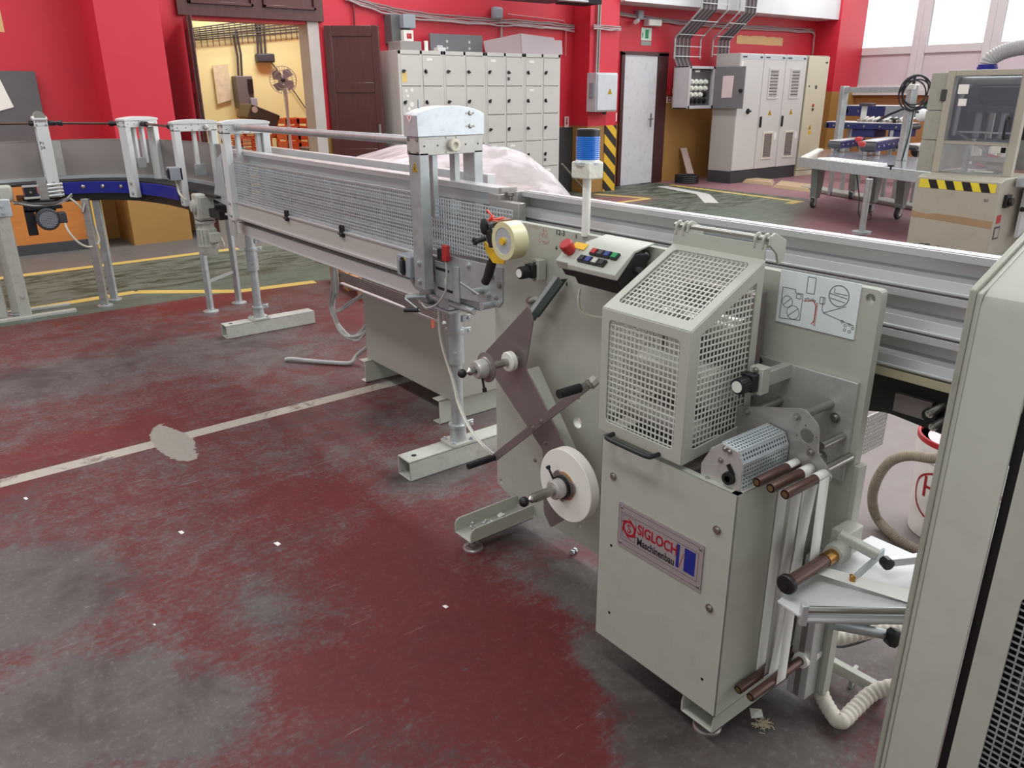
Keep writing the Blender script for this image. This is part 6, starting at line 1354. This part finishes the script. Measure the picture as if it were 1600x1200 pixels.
# plastic-wrapped goods behind the conveyor
film = bpy.data.materials.new('clear_plastic_film'); film.use_nodes = True; t = film.node_tree; p = t.nodes['Principled BSDF']; q = N(t)
P = t.nodes.new('ShaderNodeNewGeometry').outputs['Position']; p.inputs['Base Color'].default_value = lin((232, 222, 226)); p.inputs['Roughness'].default_value = .22
n1 = q.noise(q.mapping(P, rot=.5, scale=(1, 7, 2)), 2.4, 4, .55, .6); t.links.new(q.ramp(n1, .36, .70, .50, .82), p.inputs['Alpha'])
b = t.nodes.new('ShaderNodeBump'); b.inputs['Strength'].default_value = .4; b.inputs['Distance'].default_value = .03; t.links.new(n1, b.inputs['Height']); t.links.new(b.outputs[0], p.inputs['Normal'])
wg = thing('wrapped_load', 'bulky load draped in wrinkled clear plastic film behind the mesh conveyor', 'wrapped load', (4.6, 6.9, 0))
random.seed(4)
for (x0, x1, y0, y1, z0, z1, m_) in ((3.7, 4.5, 6.5, 7.3, .15, .82, cardboard), (4.5, 5.0, 6.5, 7.3, .15, .86, mat('pale_pink_carton', (226, 200, 198), .7)), (3.8, 4.4, 6.6, 7.2, .82, .88, paper), (5.0, 5.5, 6.6, 7.2, .15, .55, cardboard)): B('carton', m_, wg, (x0, x1, y0, y1, z0, z1), bevel=.01)
B('pallet_base', wood, wg, (3.6, 5.6, 6.4, 7.4, 0, .14))
dm_ = MB(); nx, ny = 84, 46; fs = []
def hgt(u, v):
    x = 3.35+u*2.75; y = 6.15+v*1.4
    prof = [(3.35, .78), (3.5, .84), (3.8, .92), (4.2, .985), (4.9, .985), (5.2, .90), (5.5, .72), (5.75, .48), (5.95, .22), (6.1, .02)]
    z = 0
    for (a, za), (c, zc) in zip(prof, prof[1:]):
        if a <= x <= c+1e-6: z = za+(zc-za)*(x-a)/(c-a)
    e = min(1, max(0, (v)/.16)); z *= (.12+.88*e**.6) if v < .16 else 1
    e2 = min(1, max(0, (1-v)/.16)); z *= (.12+.88*e2**.6) if v > .84 else 1
    if u < .04: z *= .1+.9*(u/.04)
    z += .03*pnoise(V((x*2+y*1.5, y*3-x, 0)))+.012*pnoise(V((x*3+y*9, y*2-x*3, 3)))+.006*pnoise(V((x*4+y*22, y*3, 5)))
    return x, y, max(z, .004)
dm_.v = [hgt(i/nx, j/ny) for j in range(ny+1) for i in range(nx+1)]
dm_.f = [(j*(nx+1)+i, j*(nx+1)+i+1, (j+1)*(nx+1)+i+1, (j+1)*(nx+1)+i) for j in range(ny) for i in range(nx)]
dm_.build('plastic_film', film, wg, recalc=False)
# ================================================================ bundling machine with perspex guards
pm = thing('guarded_wrapping_machine', 'grey machine with dark perspex doors over a cabinet with yellow-black striped tape', 'machine', (7.8, 3.3, 0))
x0, y0, y1, zt = 7.5, 2.84, 3.555, .765
pm_paint = mat('warm_grey_machine_enamel', (172, 168, 152), .45, 0, .03, 4, dirt=(132, 126, 112), dirt_amt=.3)
cb = MB(); cb.poly([(x0, y0, .03), (x0, y0, zt-.015), (x0+.10, y0, zt+.01), (8.25, y0, zt+.01), (8.25, y0, .03)], (0, 1, 0), y1-y0); cb = cb.build('base_cabinet', pm_paint, pm, .006)
ht_ = MB(); n = 9; zh = .075
for k in range(n):
    a = y1-.03-(y1-y0-.06)*k/n; b_ = y1-.03-(y1-y0-.06)*(k+1)/n; s = .035
    if k % 2 == 1: ht_.plate((x0-.003, 0, 0), U_, W_, [(-a+s, zt-.03-zh), (-b_+s, zt-.03-zh), (-b_-s*0, zt-.03), (-a, zt-.03)], (), .002)
bt_ = MB().plate((x0-.0015, 0, 0), U_, W_, [(-y1+.03, zt-.03-zh), (-y0-.03, zt-.03-zh), (-y0-.03, zt-.03), (-y1+.03, zt-.03)], (), .002).build('hazard_tape', mat('yellow_hazard_tape', (226, 208, 56), .5), cb)
ht_.build('hazard_stripe', black, bt_)
MB().plate((x0-.0015, 0, 0), U_, W_, [(-y1+.002, .395), (-3.30, .385), (-3.1, .375), (-y0-.004, .36), (-y0-.004, .42), (-3.1, .435), (-3.35, .44), (-3.42, .425), (-y1+.002, .45)], (), .002).build('brown_tape', mat('brown_parcel_tape', (162, 136, 104), .4), cb)
sc_ = MB(); random.seed(6)
for k in range(26):
    y = y1-.06-random.random()*.6; z = .155-.05*(y1-y)/.7+random.gauss(0, .008); L = random.uniform(.01, .05); sc_.box(x0-.001, x0, y-L, y, z, z+.005)
sc_.build('paint_chip', charcoal, cb, smooth=False); B('square_hole', black, cb, (x0-.002, x0, 2.90, 2.925, .10, .13))
MB().lathe((x0, 2.93, .60), (-1, 0, 0), [(0, .016), (.006, .016), (.008, .008)], 16).build('cam_lock', steel_plain, cb)
sw_ = MB(); sw_.box(7.62, 7.72, y0-.03, y0, .53, .64); sw_.cyl((7.68, y0-.03, .58), (7.68, y0-.06, .58), .035); sw_.build('main_switch', black, cb, .004)
B('red_sticker', red_plastic, cb, (7.56, 7.64, y0-.003, y0, .40, .47)); B('plate_frame', charcoal, cb, (7.55, 7.66, y0-.003, y0, .26, .37)); B('plate_inner', pm_paint, cb, (7.565, 7.645, y0-.005, y0-.002, .275, .355))
# upper housing: frame, panel, doors
hx = 7.78; hz0, hz1 = .775, 1.66
up = MB(); 
for ya, yb in ((2.885, 2.955), (3.50, 3.57)): up.box(hx, hx+.07, ya, yb, hz0, hz1)
up.box(hx, hx+.07, 2.955, 3.50, hz1-.05, hz1); up.box(hx, hx+.05, 2.955, 3.50, 1.03, 1.06); up.box(hx+.07, 8.6, 3.50, 3.54, hz1-.06, hz1); up.box(hx+.07, 8.6, 2.885, 2.93, hz1-.06, hz1); up.box(8.55, 8.6, 2.9, 3.54, hz0, hz1)
up = up.build('housing_frame', pm_paint, pm, .005)
sd = MB(); sd.box(hx+.02, 8.5, 3.575, 3.72, 1.32, hz1-.02); sd.box(hx+.02, 8.5, 3.575, 3.72, 1.06, 1.315); sd.box(hx+.02, 8.5, 3.575, 3.72, hz0, 1.055); sd.build('side_panel', beige_dark, up, .004)
dark_px = mat('smoked_perspex', (120, 122, 134), .12, 0, .02, 2, alpha=.26); clear_px = mat('scuffed_clear_perspex', (206, 208, 212), .22, 0, .03, 6, alpha=.2)
d1 = B('perspex_door', dark_px, up, (hx-.012, hx-.004, 2.95, 3.50, 1.06, hz1-.05)); B('perspex_door', clear_px, up, (hx-.008, hx-.002, 2.95, 3.50, hz0+.01, 1.03))
hd2 = MB(); hd2.tube(smoothpath([(hx-.01, 2.99, 1.10), (hx-.05, 2.985, 1.11), (hx-.05, 2.985, 1.26), (hx-.01, 2.99, 1.27)], 5), .012, 8); hd2.build('door_handle', black, d1)
B('sticker', paper, d1, (hx-.014, hx-.0125, 3.36, 3.45, 1.46, 1.54)); B('sticker', paper, d1, (hx-.014, hx-.0125, 3.36, 3.43, 1.36, 1.42)); B('label_strip', mat('label_cream', (214, 210, 196), .5), up, (hx-.006, hx-.001, 2.955, 3.08, .97, 1.03)); B('label_mark', ink_black, up, (hx-.008, hx-.006, 2.96, 3.0, .975, 1.02))
hg = MB(); hg.box(hx-.01, hx+.01, 3.55, 3.60, 1.40, 1.50); hg.build('door_hinge', charcoal, up, .006)
# works behind the doors
wk = MB(); wk.cyl((7.95, 2.95, 1.57), (7.95, 3.5, 1.57), .035); wk.tube(smoothpath([(7.95, 3.40, 1.56), (7.95, 3.47, 1.50), (7.93, 3.49, 1.40), (7.92, 3.49, 1.10)], 5), .025, 10); wk.build('inner_pipe', galv, up)
mech = MB(); mech.box(8.0, 8.3, 2.98, 3.36, 1.40, 1.52); mech.box(8.0, 8.25, 2.98, 3.45, 1.30, 1.36)
mech.build('dark_crosshead', mat('dark_blue_grey_steel', (66, 68, 80), .4, .4, .1, 6), up, .01)
for k in range(4): C('ram_cylinder', grey_box if k % 2 else steel_plain, up, (8.05, 3.02+.11*k, 1.08), (8.05, 3.02+.11*k, 1.34), .03, n=16)
B('needle_bar', alu, up, (7.93, 7.96, 2.97, 3.49, 1.125, 1.14)); C('needle', steel_plain, up, (7.95, 3.22, 1.12), (7.95, 3.22, 1.02), .009, .002)
MB().bar((7.92, 3.48, 1.14), (7.92, 3.18, .98), .02, .02).build('tie_bar', steel_plain, up)
for k, yk in enumerate((3.05, 3.16, 3.29)): B('clamp_head', nylon, up, (7.98, 8.06, yk-.025, yk+.025, .92, 1.01), bevel=.006)
for z, m_ in ((.90, steel_plain), (.83, steel_dark)): B('press_bar', m_, up, (7.96, 8.02, 2.98, 3.34, z-.02, z+.02), bevel=.004)
for (yk, z) in ((3.12, .935), (3.20, .85)): MB().tube([(7.93, yk+.05, z+.01), (7.93, yk, z), (7.93, yk-.03, z-.006)], .011, 8).build('red_lever', red_plastic, up)
B('white_block', nylon, up, (7.94, 8.0, 3.10, 3.25, .785, .80), bevel=.003); B('carton_piece', cardboard, up, (8.05, 8.3, 3.06, 3.2, .79, .93)); B('back_wall', mat('dark_inner_wall', (58, 58, 66), .5), up, (8.5, 8.52, 2.93, 3.52, 1.05, 1.62), (8.0, 8.5, 3.52, 3.53, 1.05, 1.62)); B('lower_back_wall', galv, up, (8.5, 8.52, 2.93, 3.52, .78, 1.05))
for yk in (3.0, 3.38): B('guide_column', galv, up, (8.0, 8.06, yk-.02, yk+.02, hz0, 1.05), bevel=.004)
# right-hand arm of the machine
ra = MB(); ra.poly([(7.9, 2.80, .66), (8.5, 2.80, .74), (8.5, 2.80, .40), (7.9, 2.80, .25)], (0, -1, 0), .03); ra.build('side_shield', white_paint, pm, .003)
text('shield_lettering', 'VA', ink_black, (8.0, 2.768, .36), (1, 0, .12), (0, 0, 1), .07, pm)
B('side_table', galv, pm, (7.75, 8.6, 2.45, 2.82, .70, .78), bevel=.006)
C('side_shaft', black_steel, pm, (7.9, 2.79, .5), (7.9, 2.5, .5), .02); MB().bar((7.75, 2.78, .02), (8.3, 2.6, .22), .05, .05).build('lower_bar', cast, pm, .004)
for yk in (2.62, 2.75): C('adjusting_foot', steel_plain, pm, (7.8, yk, 0), (7.8, yk, .12), .018)
B('belt_motor', black, pm, (8.1, 8.45, 2.50, 2.70, .12, .30), bevel=.03)
# exhaust duct on top
MB().lathe((8.2, 3.42, hz1), (0, 0, 1), [(0, .085), (.03, .085), (.031, .078), (.05, .078)], 26).build('duct_collar', blue_paint, pm)
dk2 = corrugated('exhaust_duct', [(8.2, 3.42, hz1+.02), (8.2, 3.40, 1.76), (8.25, 3.28, 1.83), (8.3, 3.05, 1.86), (8.35, 2.6, 1.88)], .068, mat('grey_flexible_duct', (178, 176, 176), .5), .02, .003); attach(dk2, pm)
# ================================================================ roller table on castors with a portal
rt = thing('roller_table', 'bare steel roller table on green-grey legs with castors, near the cream cabinet', 'table', (9.9, 5.1, 0))
A_, B_, C_, D_ = V((9.30, 5.95, 0)), V((8.42, 3.62, 0)), V((10.0, 3.55, 0)), V((11.0, 6.75, 0))
zb_, ztp = .60, .695
tp = MB(); tp.poly([p+V((0, 0, zb_)) for p in (A_, B_, C_, D_)], (0, 0, 1), ztp-zb_-.012); tp.build('table_frame', steel_plain, rt, .006)
tt = MB(); tt.poly([p+V((0, 0, ztp-.011)) for p in (A_, B_, C_, D_)], (0, 0, 1), .008); tt.build('table_top', mat('polished_steel_sheet', (210, 212, 216), .16, .8, .05, 4), rt)
fs_ = MB(); dirn = (B_-A_).normalized(); nn = V((-dirn.y, dirn.x, 0))
fs_.obox((A_+B_)/2-nn*.0+V((0, 0, .640)), ((B_-A_).length, .02, .12), dirn, nn); fs_.build('front_fascia', galv_bright, rt, .003)
rr_ = MB()
for k in range(14): p = A_.lerp(B_, .12+k*.028); rr_.cyl(p+nn*.06+V((0, 0, ztp+.002)), p+nn*.30+V((0, 0, ztp+.002)), .012, n=8)
for k in range(18): p = A_.lerp(D_, .06+k*.05); rr_.cyl(p+dirn*.04+V((0, 0, ztp)), p+dirn*.16+V((0, 0, ztp)), .012, n=8)
rr_.build('rollers', nylon, rt)
def castor(p, parent, r=.055):
    p = V(p); f = MB(); f.box(p.x-.03, p.x+.03, p.y-.035, p.y-.028, r*.8, r*2.3); f.box(p.x-.03, p.x+.03, p.y+.028, p.y+.035, r*.8, r*2.3); f.box(p.x-.035, p.x+.035, p.y-.035, p.y+.035, r*2.25, r*2.45); f = f.build('castor_fork', galv, parent)
    MB().lathe((p.x, p.y-.022, r), (0, 1, 0), [(0, r*.45), (0, r*.9), (.008, r), (.036, r), (.044, r*.9), (.044, r*.45)], 24).build('castor_wheel', charcoal, f); C('wheel_hub', nylon, f, (p.x, p.y-.026, r), (p.x, p.y+.026, r), r*.5)
legp = mat('green_grey_leg_enamel', (138, 148, 144), .45, 0, .05, 6)
for (px, py, r, k) in ((1266, 325, .06, 0), (1326, 312, .05, 1), (1355, 333, .05, 0), (1398, 343, .075, 1)):
    p = at(px, py, z=0); q0 = p+V((.10, .0, 0)); l = MB()
    l.poly([(q0.x-.12, q0.y-.05, .60), (q0.x+.08, q0.y-.05, .60), (q0.x+.06, q0.y-.05, .30), (q0.x+.02, q0.y-.05, .13), (q0.x-.07, q0.y-.05, .13), (q0.x-.08, q0.y-.05, .30)], (0, 1, 0), .10)
    l = l.build('table_leg', legp, rt, .006); castor(p+V((.06, 0, 0)), l, r)
pp = at(1345, 372, z=0); pl_ = C('support_pole', galv, rt, (pp.x, pp.y, .05), (pp.x, pp.y, .62), .032, .036); MB().lathe((pp.x, pp.y, 0), (0, 0, 1), [(0, .05), (.05, .05), (.052, .10), (.075, .10), (.077, .035)], 20).build('pole_foot', galv, pl_)
MB().lathe((8.55, 4.35, ztp), (0, 0, 1), [(0, .01), (.03, .01), (.032, .03), (.05, .03)], 12).build('clamp_knob', black, rt)
MB().tube(smoothpath([(9.2, 5.1, .60), (9.18, 5.0, .30), (9.15, 4.95, .08), (9.25, 4.85, .06), (9.22, 4.95, .3), (9.3, 4.95, .60)], 6), .008, 6).build('hanging_cable', cable_dark, rt)
# portal frame standing behind
pf = thing('portal_stand', 'galvanised portal frame with a coiled black cable hanging on its right post', 'frame', (10.5, 5.7, 0))
P1, P2 = V((10.85, 6.35, 0)), V((9.80, 4.87, 0)); dd = (P2-P1).normalized(); nn2 = V((-dd.y, dd.x, 0))
for p, s in ((P1, .12), (P2, .11)): MB().obox(p+V((0, 0, 1.122)), (s, .08, .855), dd, nn2).build('post', galv, pf, .006)
MB().bar(P1+V((0, 0, 1.50)), P2+V((0, 0, 1.50)), .06, .07).build('cross_bar', galv, pf, .004)
cc2 = P2+V((-.06, -.06, 1.46)); cl = MB()
random.seed(8)
for k in range(5):
    r = .19+random.uniform(-.03, .03); o_ = V((random.uniform(-.02, .02), random.uniform(-.02, .02), random.uniform(-.04, .04)))
    cl.tube([cc2+o_+V((.79*r*cos(a)*.95, -.61*r*cos(a)*.95, r*sin(a))) for a in [2*pi*i/28 for i in range(28)]], .009, 6, True)
cl = cl.build('cable_coil', black, None); tag(cl, 'coil of black cable hung on the right post of the galvanised portal frame', 'cable coil')
MB().tube(smoothpath([cc2+V((0, -.02, -.2)), cc2+V((.02, 0, -.5)), cc2+V((.0, .03, -.8))], 5), .008, 6).build('cable_tail', black, cl)
C('antenna', black, pf, P2+V((0, 0, 1.55)), P2+V((0, 0, 1.66)), .018); B('post_cap', nylon, pf, (P2.x-.06, P2.x+.06, P2.y-.05, P2.y+.05, 1.50, 1.56), bevel=.01)
# ================================================================ small belt conveyors behind
def belt(name, label, A, Bq, w, z0, z1, body, legs=True, zl=0):
    A = V((A[0], A[1], 0)); Bq = V((Bq[0], Bq[1], 0)); d = (Bq-A).normalized(); n = V((-d.y, d.x, 0)); t = thing(name, label, 'conveyor', ((A+Bq)/2).xy.to_3d()); L = (Bq-A).length; c = (A+Bq)/2
    MB().obox(c+V((0, 0, (z0+z1)/2)), (L, w, z1-z0), d, n).build('conveyor_body', body, t, .006)
    MB().obox(c+V((0, 0, z1+.008)), (L+.02, w*.96, .014), d, n).build('belt_top', mat('pale_conveyor_top', (214, 212, 212), .3, .3, .04, 5), t, .004)
    for e, s in ((A, -1), (Bq, 1)): MB().cyl(e+n*w*.5+V((0, 0, (z0+z1)/2)), e-n*w*.5+V((0, 0, (z0+z1)/2)), (z1-z0)*.45, n=16).build('end_roller', charcoal, t)
    for k in range(5): bolts('side_bolt', steel_plain, t, [A.lerp(Bq, .1+k*.2)+n*(w/2 if n.dot(A) < 0 else -w/2)+V((0, 0, (z0+z1)/2))], n if n.dot(A) < 0 else -n, .010, .01)
    if legs:
        for f in (.15, .85):
            for s in (-1, 1):
                p = A.lerp(Bq, f)+n*(s*w*.4); MB().obox(p+V((0, 0, (zl+z0)/2)), (.05, .05, z0-zl), d, n).build('leg', galv, t, .003)
    return t
b1 = belt('belt_conveyor', 'small dark blue belt conveyor at the left on the roller table', at(1304, 228, z=.78), at(1342, 223, z=.78), .16, .745, .84, navy, True, .70)
b2 = belt('belt_conveyor', 'dark blue belt conveyor standing nearest on the roller table', at(1357, 233, z=.78), at(1396, 226, z=.78), .18, .745, .87, navy, True, .70)
for bb_, pp_ in ((b1, at(1342, 217, z=.92)), (b2, at(1347, 224, z=.88))): MB().lathe(pp_, (0, 0, 1), [(-.04, .03), (0, .05), (.02, .04)], 14).build('red_knob', red_plastic, bb_)
m1 = belt('belt_conveyor', 'raised blue conveyor with a pale top above the roller table', (11.45, 6.80, 0), (11.45, 5.62, 0), .40, .97, 1.05, navy)
for (ya, yb, za) in ((6.40, 6.05, .86), (5.85, 5.62, .88)): B('motor_box', navy, m1, (11.27, 11.6, yb, ya, za, .97), bevel=.01)
MB().lathe((11.3, 6.25, .85), (-1, 0, -.3), [(0, .03), (.12, .05), (.16, .04)], 14).build('red_knob', red_plastic, m1)
tw = MB()
for k in range(9): p = V((11.35, 6.35-k*.085, 1.075)); tw.cyl(p, p+V((.15, -.05, .05)), .018, n=8); tw.box(p.x-.03, p.x+.06, p.y-.02, p.y+.02, 1.06, 1.10)
tw.build('fittings', steel_plain, m1, .002); B('gauge_post', white_paint, m1, (11.42, 11.48, 6.32, 6.38, 1.07, 1.28), bevel=.004); B('gauge_head', charcoal, m1, (11.38, 11.52, 6.22, 6.40, 1.28, 1.32), bevel=.004)
MB().tube([(11.3, 6.05, 1.08), (11.2, 5.85, 1.17), (11.1, 5.62, 1.25), (11.0, 5.45, 1.26), (10.9, 5.3, 1.22)], .016, 8).build('black_lever', black, m1)
MB().lathe((11.3, 5.8, 1.06), (0, 0, 1), [(0, .02), (.04, .02), (.05, .07), (.07, .06)], 12).build('star_knob', black, m1); MB().ball((11.7, 5.62, 1.16), .11, 16, (1, .8, .8)).build('pale_motor', white_paint, m1)
f1 = belt('belt_conveyor', 'long pale topped blue conveyor along the ochre wall under the windows', (13.6, 7.78, 0), (13.6, 5.2, 0), .45, 1.08, 1.24, navy)
B('grey_middle_panel', grey_box, f1, (13.37, 13.38, 6.55, 7.05, 1.06, 1.24)); B('green_block', green_plastic, f1, (13.35, 13.6, 6.30, 6.42, 1.25, 1.30))
w1 = belt('belt_conveyor', 'white topped conveyor with a black motor left of the perspex machine', at(1418, 227, z=.80), at(1480, 225, z=.80), .35, .74, .80, cast)
MB().cyl(at(1432, 236, z=.66), at(1466, 233, z=.66), .085, n=20).build('drive_motor', black, w1)
# ================================================================ a rod by the dado, and groups of repeats
rd_a, rd_b = at(878, 256, y=9.0), at(918, 303, z=0)
tag(MB().cyl(rd_a, rd_b+V((0, 0, .01)), .016, n=10).build('leaning_rod', steel_plain, None), 'thin grey rod leaning by the dark dado panel behind the blue beacon', 'rod')
GROUPS = {'paper_scrap': 'paper scraps on the floor', 'loose_bolt': 'loose bolts', 'belt_conveyor': 'small blue belt conveyors at the right', 'plastic_crate': 'orange crates in the doorway room',
          'cable_ladder': 'cable ladders above the cabinets', 'ramp_plate': 'tan ramp plates on the floor', 'cable_run': 'cable runs on the red wall', 'wall_conduit': 'thin wall conduits',
          'suction_hose': 'white spiral hoses', 'junction_box': 'round junction boxes on the red wall', 'cable_coil': 'black cable coils'}
for o_ in COL.objects:
    k_ = o_.name.split('.')[0]
    if not o_.parent and k_ in GROUPS and 'label' in o_: o_['group'] = GROUPS[k_]
